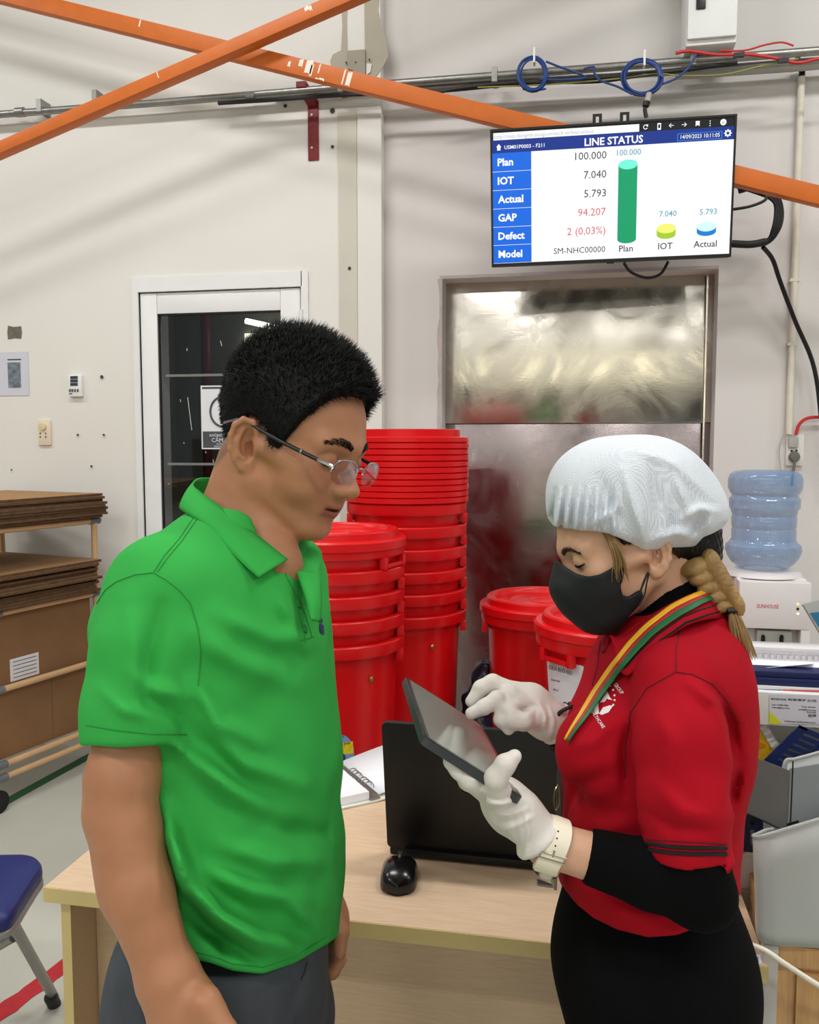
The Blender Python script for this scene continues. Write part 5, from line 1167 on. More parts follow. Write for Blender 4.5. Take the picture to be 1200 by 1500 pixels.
def ear(q, side=0.070, size=1.0, zoff=0.0, concha=False):
    x, y, z = q[:, 0], q[:, 1], q[:, 2]
    s = np.stack([x, np.abs(y), z], 1).astype(np.float32) - np.array([-0.010, side, 0.0 + zoff], np.float32)
    ph, tl = math.radians(24), math.radians(14)
    e1 = np.array([math.cos(ph), -math.sin(ph), 0]); e2 = np.array([math.sin(ph), math.cos(ph), 0]); e3 = np.array([0, 0, 1.0])
    e3b = e3 * math.cos(tl) - e1 * math.sin(tl); e1b = e1 * math.cos(tl) + e3 * math.sin(tl)
    R_ = np.stack([e1b, e2, e3b], 1).astype(np.float32); l = (s @ R_) / size
    d = ell(l, (0, 0.004, 0.004), (0.0165, 0.0065, 0.030))
    d = smin(d, ell(l, (0.004, 0.003, -0.024), (0.0095, 0.006, 0.011)), 0.006)
    d = smax(d, -ell(l, (0.003, 0.012, 0.004), (0.0115, 0.0125, 0.0225)), 0.002)
    pts = [(0.012, 0.006, 0.008), (0.0145, 0.0075, 0.020), (0.008, 0.009, 0.0315), (-0.004, 0.010, 0.0335), (-0.0135, 0.0105, 0.026), (-0.0175, 0.010, 0.012), (-0.0165, 0.009, -0.004), (-0.010, 0.008, -0.018), (-0.002, 0.006, -0.027)]
    d = smin(d, chain(l, pts, [0.0028, 0.0034, 0.0036, 0.0036, 0.0036, 0.0036, 0.0034, 0.0034, 0.004], 0.003), 0.003)
    d = smin(d, chain(l, [(-0.004, 0.0075, 0.020), (-0.0095, 0.0085, 0.006), (-0.007, 0.008, -0.010), (0.001, 0.007, -0.014)], [0.0022, 0.003, 0.003, 0.0028], 0.003), 0.003)
    d = smin(d, ell(l, (0.0125, 0.006, -0.002), (0.0042, 0.0045, 0.0065)), 0.003)
    if concha: return d * size, ell(l, (0.005, 0.004, -0.002), (0.0062, 0.011, 0.0095)) * size
    return d * size
def px_fold(p, px, py, lines, dmax):
    """cloth folds: raised (+) or sunk (-) along polylines given on the near side, in photo pixels"""
    out = np.zeros(len(p), np.float32); near = p[:, 2] < dmax
    if not near.any(): return out
    X, Y = px[near], py[near]; acc = np.zeros(len(X), np.float32)
    for (pts, amp, w) in lines:
        best = np.full(len(X), 1e9, np.float32); tt = np.zeros(len(X), np.float32); n = len(pts) - 1
        for i in range(n):
            ax, ay = pts[i]; bx, by = pts[i + 1]; dx, dy = bx - ax, by - ay
            h = np.clip(((X - ax) * dx + (Y - ay) * dy) / (dx * dx + dy * dy), 0, 1)
            dd = np.hypot(X - ax - h * dx, Y - ay - h * dy); m = dd < best
            best = np.where(m, dd, best); tt = np.where(m, (i + h) / n, tt)
        acc += amp * np.exp(-(best / w) ** 2) * (0.25 + 0.75 * np.sin(np.pi * np.clip(tt, 0.02, 0.98)))
    out[near] = acc
    return out
def px_cut(px, py, d, xs, ys): return (py - np.interp(px, xs, ys)) * d / FPX
def seam(tree, pts, r, name, m, parent, lift=0.0004, step=6.0):
    """stitched line lying on a surface along a polyline of photo pixels"""
    out = []
    for i in range(len(pts) - 1):
        n = max(2, int(math.hypot(pts[i + 1][0] - pts[i][0], pts[i + 1][1] - pts[i][1]) / step))
        for k in range(n + (i == len(pts) - 2)):
            x, y = lerp2(pts[i], pts[i + 1], k / n); h, nn = hit(tree, x, y, lift)
            if h is not None and (not out or (h - out[-1]).length < 0.06): out.append(h)
    if len(out) < 2: return None
    q = MB(); q.tube(out, r, 6); return q.build(name, m, parent)
def decal(tree, polys, name, m, parent, lift=0.0012, dens=0):
    """thin printed patch lying on a surface; polygons in photo pixels"""
    q = MB()
    for pts in polys:
        vs = []
        for x, y in pts:
            h, n = hit(tree, x, y, lift)
            if h is None: break
            vs.append(h)
        else:
            cx = sum(p[0] for p in pts) / len(pts); cy = sum(p[1] for p in pts) / len(pts); h, n = hit(tree, cx, cy, lift)
            if h is not None: q.add(vs + [h], [(i, (i + 1) % len(vs), len(vs)) for i in range(len(vs))])
    return q.build(name, m, parent) if q.v else None
def ribbon(tree, left, right, n, name, m, parent, lift=0.002, sub=5, thick=0.0008):
    """band lying on a surface between two pixel polylines"""
    def along(pl):
        L_ = [0]
        for i in range(len(pl) - 1): L_.append(L_[-1] + math.hypot(pl[i + 1][0] - pl[i][0], pl[i + 1][1] - pl[i][1]))
        return [(np.interp(k / n * L_[-1], L_, [p[0] for p in pl]), np.interp(k / n * L_[-1], L_, [p[1] for p in pl])) for k in range(n + 1)]
    a, c = along(left), along(right); rows = []; last = None
    for i in range(n + 1):
        row = []
        for k in range(sub + 1):
            x, y = lerp2(a[i], c[i], k / sub); h, nn = hit(tree, x, y, lift); row.append(h)
        if any(r is None for r in row): continue
        rows.append(row)
    for _ in range(3): rows = [rows[0]] + [[(rows[i - 1][k] + rows[i][k] * 2 + rows[i + 1][k]) / 4 for k in range(sub + 1)] for i in range(1, len(rows) - 1)] + [rows[-1]]
    q = MB(); q.grid(rows); o = q.build(name, m, parent); s_ = o.modifiers.new('thickness', 'SOLIDIFY'); s_.thickness = thick; s_.offset = 0
    return o
def skin_mat(name, rgb, lip=(150, 84, 74), dark=(48, 36, 30)):
    """skin whose lips and shaved stubble are marked by point attributes"""
    m = mat(name, rgb, 0.5, var=0.06, scale=35, bump=0.07, bscale=420, sss=0.12, bdist=0.001); nt, b = nodes(m); L = nt.links.new
    src = b.inputs['Base Color'].links[0].from_socket
    for an, col in (('lip', lip), ('stubble', dark)):
        at = nt.nodes.new('ShaderNodeAttribute'); at.attribute_name = an
        mx = nt.nodes.new('ShaderNodeMix'); mx.data_type = 'RGBA'; L(at.outputs['Fac'], mx.inputs[0]); L(src, mx.inputs[6]); mx.inputs[7].default_value = lin(col) + (1,); src = mx.outputs[2]
    L(src, b.inputs['Base Color']); return m
def set_attr(me, name, vals):
    a = me.attributes.new(name, 'FLOAT', 'POINT'); a.data.foreach_set('value', np.asarray(vals, np.float32))
def sstep(x, a, b): t = np.clip((x - a) / (b - a), 0, 1); return t * t * (3 - 2 * t)
def zsq(q, k):
    """shorten the lower face by factor k"""
    z = q[:, 2]; return np.stack([q[:, 0], q[:, 1], np.where(z < 0.01, 0.01 + (z - 0.01) / k, z)], 1).astype(np.float32)
def poly_sd(x, z, pts):
    """signed distance to a 2D polygon"""
    n = len(pts); d = np.full(len(x), 1e9); s = np.ones(len(x))
    for i in range(n):
        ax, az = pts[i]; bx, bz = pts[i - 1]; ex, ez = bx - ax, bz - az; wx, wz = x - ax, z - az
        h = np.clip((wx * ex + wz * ez) / (ex * ex + ez * ez), 0, 1); d = np.minimum(d, (wx - ex * h) ** 2 + (wz - ez * h) ** 2)
        c1, c2, c3 = z >= az, z < bz, ex * wz > ez * wx
        s = np.where((c1 & c2 & c3) | (~c1 & ~c2 & ~c3), -s, s)
    return (s * np.sqrt(d)).astype(np.float32)
def spikes(name, pts, dirs, lens, width, m, parent, bend=None, seed=1):
    """many fine tapered hairs as one mesh"""
    g = np.random.RandomState(seed); n = len(pts)
    t = dirs / np.linalg.norm(dirs, axis=1, keepdims=True); a = np.cross(t, g.randn(n, 3)); a /= np.linalg.norm(a, axis=1, keepdims=True); c = np.cross(t, a)
    bd = np.zeros((n, 3)) if bend is None else bend
    V = np.zeros((n, 7, 3)); W = width
    for k in range(3):
        an = 2 * math.pi * k / 3; o = (a * math.cos(an) + c * math.sin(an)) * W
        V[:, k] = pts + o; V[:, 3 + k] = pts + t * lens[:, None] * 0.55 + o * 0.75 + bd * 0.3 * lens[:, None]
    V[:, 6] = pts + t * lens[:, None] + bd * lens[:, None]
    base = (np.arange(n) * 7)[:, None]
    F = np.concatenate([base + np.array([k, (k + 1) % 3, 3 + (k + 1) % 3]) for k in range(3)] + [base + np.array([k, 3 + (k + 1) % 3, 3 + k]) for k in range(3)] + [base + np.array([3 + k, 3 + (k + 1) % 3, 6]) for k in range(3)])
    me = np_mesh(name, V.reshape(-1, 3), F); return add_obj(name, me, m, parent)
def hand_chain(p, joints, r0, r1, k=0.003):
    n = len(joints); rs = [r0 + (r1 - r0) * i / (n - 1) for i in range(n)]
    return chain(p, joints, rs, k)
# ------------------------------------------------------------------ man in the green polo shirt
M_skin = skin_mat('tan_skin', (176, 122, 88)); M_hair = mat('black_hair', (11, 10, 10), 0.55, var=0.2, scale=60, spec=0.25)
M_green = mat('green_pique', (56, 168, 74), 0.85, var=0.05, scale=9, bump=0.25, bscale=900, spec=0.15, bdist=0.0006); M_greend = mat('green_stitch', (34, 138, 54), 0.8)
M_jean = mat('grey_denim', (62, 66, 72), 0.8, var=0.16, scale=28, bump=0.2, bscale=700, bdist=0.0006); M_jeand = mat('denim_stitch', (36, 38, 42), 0.8)
mb_ = P(320, 1450, 1.10); man = empty('person', (mb_.x, mb_.y, 0), 'person in a green polo shirt and glasses looking down at the tablet', 'person')
HRm = head_frame(25, 24, 1); HCm = K(379, 627, 1.03) - HRm @ np.array([0.0, 0.075, 0.022]); ZK = 0.86
def hl_m(p): return (p - HCm.astype(np.float32)) @ HRm
neckm = [K(380, 680, 1.095), K(352, 765, 1.10), K(335, 850, 1.105)]
def HP(l): l = np.array(l, float); l[2] = 0.01 + (l[2] - 0.01) * ZK if l[2] < 0.01 else l[2]; return HCm + HRm @ l               # head-local -> camera axes
def man_head(p):
    q = hl_m(p); d = face(zsq(q, ZK)) * 0.95
    d = smin(d, chain(p, neckm, [0.053, 0.054, 0.064], 0.01), 0.012)
    d = smin(d, cone(p, K(372, 765, 1.09), K(392, 830, 1.07), 0.042, 0.045), 0.012)
    e, cn = ear(q, 0.072, 1.0, -0.006, True); d = smin(d, e, 0.004); d = smax(d, -cn, 0.003)
    return d
sh_n, sh_f = K(228, 862, 0.985), K(360, 850, 1.25)
armn = [sh_n, K(180, 1140, 0.925), K(176, 1190, 0.92), K(200, 1300, 0.905), K(243, 1425, 0.895)]
def man_body(p):
    d = chain(p, armn, [0.036, 0.0385, 0.0365, 0.0365, 0.0285], 0.012)
    d = smin(d, ell(p, K(190, 1245, 0.915), (0.0365, 0.07, 0.039)), 0.008)
    # near hand: palm, fingers and thumb
    d = smin(d, cone(p, K(250, 1440, 0.893), K(277, 1505, 0.890), 0.031, 0.040), 0.02)
    d = smin(d, ell(p, K(276, 1500, 0.895), (0.036, 0.045, 0.024)), 0.015)
    for i, (x, dd, l) in enumerate(((318, 0.878, 1.0), (306, 0.90, 1.08), (290, 0.918, 1.0), (272, 0.932, 0.82))):
        j = [K(x - 6, 1525, dd), K(x + 8, 1525 + 52 * l, dd), K(x + 6, 1525 + 84 * l, dd + 0.012), K(x - 6, 1525 + 108 * l, dd + 0.024)]
        d = smin(d, chain(p, j, [0.0115, 0.010, 0.009, 0.008], 0.004), 0.006)
    d = smin(d, chain(p, [K(300, 1470, 0.872), K(332, 1515, 0.862), K(342, 1556, 0.868), K(340, 1585, 0.876)], [0.018, 0.012, 0.0105, 0.009], 0.006), 0.012)
    # far arm and hand
    d2 = chain(p, [sh_f, K(425, 1120, 1.27), K(450, 1290, 1.26), K(478, 1345, 1.255)], [0.05, 0.040, 0.036, 0.028], 0.02)
    d2 = smin(d2, ell(p, K(487, 1358, 1.25), (0.024, 0.05, 0.034)), 0.015)
    for i, (x, dd, y1) in enumerate(((497, 1.215, 1.0), (496, 1.235, 1.06), (494, 1.256, 1.0), (490, 1.275, 0.85))):
        j = [K(x - 4, 1380, dd), K(x, 1380 + 26 * y1, dd), K(x - 8, 1380 + 42 * y1, dd), K(x - 17, 1380 + 48 * y1, dd)]
        d2 = smin(d2, chain(p, j, [0.0115, 0.010, 0.009, 0.008], 0.004), 0.005)
    d2 = smin(d2, chain(p, [K(486, 1335, 1.215), K(500, 1365, 1.20), K(498, 1395, 1.20)], [0.014, 0.011, 0.009], 0.006), 0.01)
    d = np.minimum(d, d2)
    # trunk under the shirt
    d = smin(d, cone(p, K(335, 870, 1.10), K(345, 1330, 1.10), 0.085, 0.08), 0.03)
    d = smin(d, cone(p, sh_n, sh_f, 0.034, 0.034), 0.03)
    return d
lo, hi = bounds(K(330, 470, 1.0), K(560, 850, 1.2), pad=0.05)
posA, FA = polygonise(man_head, (HCm - 0.2), (HCm + 0.2) * 1.0, 0.0021) if False else polygonise(man_head, np.minimum(HCm - 0.17, neckm[2] - 0.08), np.maximum(HCm + 0.17, neckm[2] + 0.09), 0.0022)
lo = np.min([*armn, sh_f, K(345, 1380, 1.1), K(300, 1640, .9)], axis=0) - 0.13; hi = np.max([*armn, sh_f, K(500, 1430, 1.26)], axis=0) + 0.13
posB, FB = polygonise(man_body, lo, hi, 0.0042)
# keep the head's surface only above the collar line; the trunk is one body with it below
me = np_mesh('body', cam_to_world(np.concatenate([posA, posB])), np.concatenate([FA, FB + len(posA)]))
man_body_o = add_obj('body', me, M_skin, man)
# colour of lips as a region of the skin
qa = hl_m(posA.astype(np.float32)); qz = zsq(qa, ZK)
lipw = sstep(qz[:, 0], 0.078, 0.084) * (1 - sstep(np.abs(qz[:, 1]), 0.018, 0.026)) * sstep(qz[:, 2], -0.066, -0.0625) * (1 - sstep(qz[:, 2], -0.0465, -0.0435))
set_attr(me, 'lip', np.concatenate([lipw, np.zeros(len(posB))]))
hlx = [-0.12, -0.055, -0.042, -0.034, -0.026, -0.020, 0.012, 0.018, 0.034, 0.040, 0.050, 0.062, 0.074, 0.12]
hlz = [-0.058, -0.052, -0.035, -0.020, 0.000, 0.034, 0.026, 0.004, 0.006, 0.028, 0.058, 0.090, 0.101, 0.106]
dz_ = np.interp(qa[:, 0], hlx, hlz) - qa[:, 2]
set_attr(me, 'stubble', np.concatenate([0.5 * (1 - sstep(dz_, -0.004, 0.012)) * (ear(qa, zoff=-0.006) > 0.004) * (qa[:, 0] < 0.06), np.zeros(len(posB))]))
def headpt(l): v = HP(l); return Vector(cam_to_world(v[None])[0])
# hair: cap of hair over the skull plus short bristles
hx, hz = hlx, hlz
def hair_m(p):
    q = hl_m(p); t = spl(np.clip(q[:, 2], -0.06, 0.14), [-0.06, -0.02, 0.03, 0.08, 0.14], [0.003, 0.005, 0.007, 0.014, 0.023])
    d = skull(q) - t * (1 + 0.16 * noise3(q, 260, 3) + 0.16 * noise3(q, 120, 8))
    m_ = np.interp(q[:, 0], hx, hz).astype(np.float32) - q[:, 2] + 0.002 * noise3(q, 300, 5)
    d = smax(d, m_ * 0.8, 0.006)
    return smax(d, -(ear(q, zoff=-0.006) - 0.002), 0.003)
posH, FH = polygonise(hair_m, HCm - 0.19, HCm + 0.19, 0.003)
hair_o = add_obj('hair', np_mesh('hair', cam_to_world(posH), FH), M_hair, man)
g = np.random.RandomState(4); hm = hair_o.data; nv = len(hm.vertices); co = np.zeros(nv * 3); hm.vertices.foreach_get('co', co); co = co.reshape(-1, 3); nn = np.zeros(nv * 3); hm.vertices.foreach_get('normal', nn); nn = nn.reshape(-1, 3)
ql = hl_m(posH.astype(np.float32)); sel = np.where((skull(ql) > 0.002))[0]; sel = g.choice(sel, 17000)
Fw = (M3 @ HRm[:, 0]); Uw = (M3 @ HRm[:, 2]); zl = ql[sel, 2]; xl = ql[sel, 0]
topw = np.clip((zl - 0.05) / 0.06, 0, 1)[:, None]
dr = nn[sel] * (0.50 + 0.3 * topw) + Uw * (0.9 * topw - 0.6 * (1 - topw)) + Fw * (0.35 * topw - 0.15 * (1 - topw)) + g.randn(len(sel), 3) * 0.22
spikes('hair_bristles', co[sel] - nn[sel] * (0.001 + 0.002 * topw), dr, (0.006 + 0.011 * topw[:, 0]) * g.uniform(0.6, 1.2, len(sel)), 0.00045, M_hair, hair_o)['kind'] = 'stuff'
# eyebrows, lashes
def brow(side, name='eyebrow', pts=((0.0935, 0.012, 0.036), (0.0935, 0.022, 0.041), (0.088, 0.034, 0.042), (0.076, 0.047, 0.036)), HPf=headpt, m=None, par=None, tree=None, r=(0.0024, 0.0038, 0.0036, 0.0014), lift=0.0):
    raw = [HPf((a, side * b_, c_)) for a, b_, c_ in pts]; out = []
    for p_ in smooth_path(raw, 4):
        if tree is not None:
            h = tree.find_nearest(p_); p_ = h[0] + h[1] * lift
        out.append(p_)
    rs = [float(np.interp(i / (len(out) - 1), np.linspace(0, 1, len(r)), r)) for i in range(len(out))]
    if name == 'eyebrow':
        g = np.random.RandomState(int(abs(side) * 3 + 5)); n_ = 330; k = g.uniform(0, len(out) - 1.001, n_); i0 = k.astype(int); f_ = (k - i0)[:, None]; A = np.array([list(v) for v in out]); R_ = np.array(rs)
        tg = A[np.minimum(i0 + 1, len(A) - 1)] - A[np.maximum(i0 - 1, 0)]; tg /= np.linalg.norm(tg, axis=1, keepdims=True); nrm = np.array([list(tree.find_nearest(out[j])[1]) for j in range(len(out))])[i0]
        up_v = np.cross(nrm, tg); pt = A[i0] * (1 - f_) + A[i0 + 1] * f_ + up_v * (g.uniform(-1, 1, n_) * R_[i0] * 1.25)[:, None]
        return spikes(name, pt + nrm * 0.0002, tg + nrm * 0.25 + up_v * g.uniform(-0.1, 0.5, n_)[:, None] * (1 if up_v[0][2] > 0 else -1), g.uniform(0.004, 0.007, n_), 0.00026, m or M_hair, par)
    q = MB(); q.tube(out, rs, 6); return q.build(name, m or M_hair, par)
treeM = bvh(man_body_o)
for s in (1, -1):
    brow(s, par=man, tree=treeM)
    brow(s, 'eyelashes', ((0.0890, 0.020, 0.0105), (0.0895, 0.030, 0.0085), (0.0855, 0.040, 0.0095), (0.078, 0.046, 0.0125)), par=man, tree=treeM, r=(0.0006, 0.0011, 0.0011, 0.0006))
b = MB(); b.tube([headpt((0.088, y_, -0.0518)) for y_ in (-0.016, 0.0, 0.016)], 0.0045, 8); b.build('mouth_gap', mat('mouth_dark', (60, 26, 24), 0.5), man)
# glasses
gl = bpy.data.objects.new('eyeglasses', None); COL.objects.link(gl); gl.parent = man; gl.matrix_parent_inverse = parent_world(man).inverted(); gl.location = headpt((0.1, 0, 0.01)); gl.empty_display_size = 0.03
tag(gl, 'half rim eyeglasses with black temples')
bpy.context.view_layer.update()
M_lens = glass_mat('lens_glass', (0.90, 0.88, 0.93), 0.02)
M_silver = mat('silver_metal', (200, 200, 204), 0.2, metal=1.0)
def lens_pts(side, n=28, k=1.0):
    out = []
    for i in range(n):
        a = 2 * math.pi * i / n; cx, cz = 0.033, 0.010; u = 0.0255 * k * math.copysign(abs(math.cos(a)) ** 0.8, math.cos(a)); w = 0.0165 * k * math.copysign(abs(math.sin(a)) ** 0.85, math.sin(a))
        yy = cx + u; out.append(headpt((0.111 - 0.20 * (yy - 0.01) ** 1.0 * 0.62 - 0.05 * w, side * yy, cz + w)))
    return out
for s in (1, -1):
    lp = lens_pts(s); cc = sum(lp, Vector()) / len(lp); fwd = Vector(M3 @ HRm[:, 0])
    q = MB(); q.prism(lp, fwd * 0.0016); q.build('lens', M_lens, gl)
    q = MB(); q.tube(lp[:15] if True else lp, 0.0011, 6); q.build('upper_rim', M_silver, gl)
    q = MB(); q.tube([headpt((0.104, s * 0.008, 0.014)), headpt((0.098, s * 0.011, 0.006)), headpt((0.0945, s * 0.0115, 0.001))], 0.0012, 6); q.build('nose_pad', M_silver, gl)
    q = MB(); q.tube([headpt((0.1030, s * 0.058, 0.016)), headpt((0.098, s * 0.066, 0.0175)), headpt((0.088, s * 0.0715, 0.018))], 0.0026, 8); q.build('end_piece', M_silver, gl)
    q = MB(); q.tube(smooth_path([headpt((0.090, s * 0.0712, 0.018)), headpt((0.04, s * 0.0765, 0.0195)), headpt((0.0, s * 0.080, 0.0225)), headpt((-0.012, s * 0.082, 0.0255))]), [0.0026] * 16 + [0.0022] * 9, 8); q.build('temple', M_black, gl)
    q = MB(); q.tube([headpt((0.066, s * 0.0741, 0.0195)), headpt((0.068, s * 0.0738, 0.0193))], 0.0032, 8); q.build('temple_ring', M_silver, gl)
    q = MB(); q.tube([headpt((-0.012, s * 0.082, 0.0255)), headpt((-0.028, s * 0.0835, 0.022)), headpt((-0.046, s * 0.081, 0.010))], 0.0014, 6); q.build('temple_tip', M_silver, gl)
q = MB(); q.tube(smooth_path([headpt((0.1085, 0.010, 0.016)), headpt((0.1115, 0.0, 0.019)), headpt((0.1085, -0.010, 0.016))]), 0.0013, 6); q.build('bridge', M_silver, gl)

# polo shirt
TY_ = [745, 785, 830, 880, 950, 1050, 1150, 1250, 1330, 1400, 1460]
TXL = [300, 258, 212, 180, 172, 182, 196, 206, 212, 216, 216]
TXR = [412, 440, 462, 472, 479, 487, 494, 497, 495, 488, 484]
TB = [0.075, 0.135, 0.175, 0.185, 0.182, 0.175, 0.168, 0.165, 0.168, 0.172, 0.172]
PSI = math.radians(20); dT = 1.10
tyc = [(750 - y) / FPX * dT for y in TY_][::-1]
txc = [((a + c_) / 2 - 600) / FPX * dT for a, c_ in zip(TXL, TXR)][::-1]; ths = [(c_ - a) / 2 / FPX * dT for a, c_ in zip(TXL, TXR)][::-1]; tb = TB[::-1]
ta = [math.sqrt(max((s_ ** 2 - (b_ * math.sin(PSI)) ** 2), 0.002) / math.cos(PSI) ** 2) for s_, b_ in zip(ths, tb)]
def torso_m(p):
    Y = np.clip(p[:, 1], tyc[0], tyc[-1]); xc, a, b_ = spl(Y, tyc, txc), spl(Y, tyc, ta), spl(Y, tyc, tb)
    X, Z = p[:, 0] - xc, p[:, 2] - dT
    u = (X * math.cos(PSI) - Z * math.sin(PSI)) / a; w = (X * math.sin(PSI) + Z * math.cos(PSI)) / b_
    r = (np.abs(u) ** 2.25 + np.abs(w) ** 2.25 + 1e-9) ** (1 / 2.25)
    d = (r - 1) * np.minimum(a, b_) * 0.9
    return np.maximum(d, np.maximum(p[:, 1] - tyc[-1], tyc[0] - p[:, 1]))
slv = [K(238, 852, 0.985), K(212, 950, 0.955), K(200, 1040, 0.938), K(196, 1130, 0.925)]
slf = [K(372, 850, 1.235), K(400, 950, 1.26), K(410, 1090, 1.27)]
FOLD_M = [([(270, 1100), (330, 1150), (400, 1200)], 0.010, 15), ([(300, 1060), (360, 1120), (440, 1150)], 0.007, 14), ([(248, 1230), (280, 1300), (320, 1345), (380, 1378), (440, 1392)], 0.014, 15), ([(256, 1300), (300, 1345), (345, 1385), (375, 1405)], -0.008, 11),
          ([(300, 1275), (370, 1305), (470, 1325)], 0.008, 15), ([(330, 1240), (400, 1262), (480, 1262)], 0.006, 15), ([(420, 1320), (450, 1345), (480, 1372)], 0.006, 11), ([(290, 930), (350, 970), (430, 1000)], 0.006, 20), ([(320, 900), (400, 935), (460, 940)], 0.005, 16), ([(285, 1000), (320, 1060), (380, 1090)], 0.007, 14),
          ([(190, 880), (195, 960), (190, 1040)], 0.004, 16), ([(235, 890), (222, 960), (215, 1020)], -0.005, 12), ([(190, 985), (230, 1010), (270, 1020)], 0.005, 10), ([(200, 1025), (240, 1035), (268, 1060)], -0.004, 10), ([(150, 1010), (180, 1040), (215, 1050)], 0.004, 10), ([(400, 860), (425, 900), (445, 950)], 0.004, 10), ([(240, 1180), (262, 1260), (268, 1330)], 0.008, 14), ([(350, 1180), (420, 1215), (490, 1225)], -0.005, 14), ([(280, 1345), (320, 1375), (335, 1400)], -0.006, 10)]
hemx, hemy = [120, 215, 280, 310, 340, 385, 430, 480, 510], [1392, 1396, 1404, 1411, 1422, 1427, 1412, 1383, 1360]
sax = slv[3] - slv[1]; sax = sax / np.linalg.norm(sax); send = K(197, 1090, 0.93)
def shirt_m(p):
    px, py = pix(p); d = torso_m(p)
    s1 = chain(p, slv, [0.055, 0.057, 0.056, 0.0535], 0.012)
    s1 = smax(s1, ((p - send.astype(np.float32)) @ sax.astype(np.float32)), 0.004)
    d = smin(d, s1, 0.012)
    s2 = chain(p, slf, [0.062, 0.062, 0.056], 0.04); d = smin(d, s2, 0.03)
    d = smin(d, cone(p, K(300, 815, 1.04), K(225, 862, 0.995), 0.045, 0.046), 0.03); d = smin(d, cone(p, K(345, 800, 1.16), K(370, 840, 1.23), 0.045, 0.05), 0.04)
    d = d - px_fold(p, px, py, FOLD_M, 1.08) * 2.3 + 0.004 * noise3(p, 34, 2) + 0.0020 * noise3(p, 85, 6)
    pw = np.stack([(p[:, 0] * 0.62 + p[:, 1] * 0.78) * 75, (p[:, 0] * 0.78 - p[:, 1] * 0.62) * 14, p[:, 2] * 20], 1).astype(np.float32)
    d = d + 0.0055 * noise3(pw, 1.0, 41) * (0.35 + 0.65 * sstep(py, 1000, 1150)) * (px > 230)
    d = smax(d, px_cut(px, py, p[:, 2], hemx, hemy), 0.004)
    d = smax(d, -chain(p, [K(384, 690, 1.092), K(352, 775, 1.10), K(346, 815, 1.105)], [0.06, 0.062, 0.045], 0.02), 0.006)
    d = smax(d, -cone(p, K(400, 770, 1.06), K(430, 862, 1.0), 0.034, 0.006), 0.006)
    return d
lo = np.array([K(100, 1100, .93)[0], K(300, 1470, 1.1)[1], 0.80]); hi = np.array([K(520, 1000, 1.3)[0], K(300, 690, 1.1)[1], 1.40])
shirt_mo = implicit('polo_shirt', shirt_m, lo, hi, 0.0042, M_green, man)
tS = bvh(shirt_mo)
for pts in ([(142, 884), (155, 864), (171, 852), (198, 842), (225, 839), (244, 850), (264, 866), (279, 884), (290, 919), (295, 955), (290, 1005)], [(285, 756), (262, 790), (240, 815), (225, 839)], [(289, 760), (266, 793), (244, 819), (231, 838)], [(126, 1062), (170, 1070), (220, 1075), (274, 1076)], [(416, 838), (430, 866), (438, 900), (448, 940)], [(440, 939), (460, 932)], [(429, 862), (447, 900), (457, 934)], [(222, 1384), (280, 1393), (310, 1400), (340, 1412), (385, 1417), (430, 1402), (478, 1372)]):
    seam(tS, pts, 0.0006, 'stitching', M_greend, shirt_mo)
for x, y in ((437, 885), (446, 922)):
    h, n = hit(tS, x, y, 0.001)
    if h is not None:
        q = MB(); q.lathe([(0.0005, 0.002), (0.005, 0.002), (0.0055, 0.0)], (0, 0, 0), 12, Matrix.Translation(h) @ n.to_track_quat('Z', 'Y').to_matrix().to_4x4()); q.build('button', M_greend, shirt_mo)
M_nlogo = mat('navy_print', (24, 34, 92), 0.6)
decal(tS, [[(463, 890), (469, 893), (470, 903), (465, 901)], [(465, 903), (471, 906), (472, 912), (466, 910)], [(467, 913), (473, 916), (474, 930), (468, 926)]], 'chest_logo', M_nlogo, shirt_mo)
def collar(name, inner, outer, m, parent, th=0.003, n=5, sub=6):
    a = smooth_path([Vector(cam_to_world(K(*p)[None])[0]) for p in inner], n); c_ = smooth_path([Vector(cam_to_world(K(*p)[None])[0]) for p in outer], n)
    L_ = min(len(a), len(c_)); rows = []
    for k in range(sub + 1):
        t = k / sub; row = []
        for i in range(L_):
            p_ = a[i] + (c_[i] - a[i]) * t; p_ = p_ - FWD * 0.010 * math.sin(math.pi * t); row.append(p_)
        rows.append(row)
    q = MB(); q.grid(rows); o = q.build(name, m, parent); s_ = o.modifiers.new('thickness', 'SOLIDIFY'); s_.thickness = th; s_.offset = 0
    return o
collar('collar', [(318, 700, 1.16), (292, 701, 1.12), (284, 712, 1.075), (305, 730, 1.04), (332, 750, 1.025), (360, 772, 1.02), (392, 797, 1.022), (421, 820, 1.03)],
       [(300, 745, 1.17), (274, 738, 1.125), (264, 744, 1.06), (280, 756, 1.015), (303, 772, 0.993), (333, 803, 0.980), (358, 828, 0.975), (379, 846, 0.975)], M_green, shirt_mo)
collar('collar', [(318, 700, 1.16), (345, 708, 1.185), (385, 745, 1.18), (414, 782, 1.15), (430, 812, 1.10), (436, 838, 1.06)],
       [(300, 745, 1.17), (350, 740, 1.22), (425, 765, 1.21), (455, 792, 1.17), (471, 812, 1.125), (468, 842, 1.08)], M_green, shirt_mo)
collar('placket', [(433, 836, 1.055), (441, 856, 1.035), (449, 880, 1.02), (455, 905, 1.01)], [(469, 838, 1.075), (470, 860, 1.05), (470, 885, 1.035), (468, 910, 1.03)], M_green, shirt_mo)

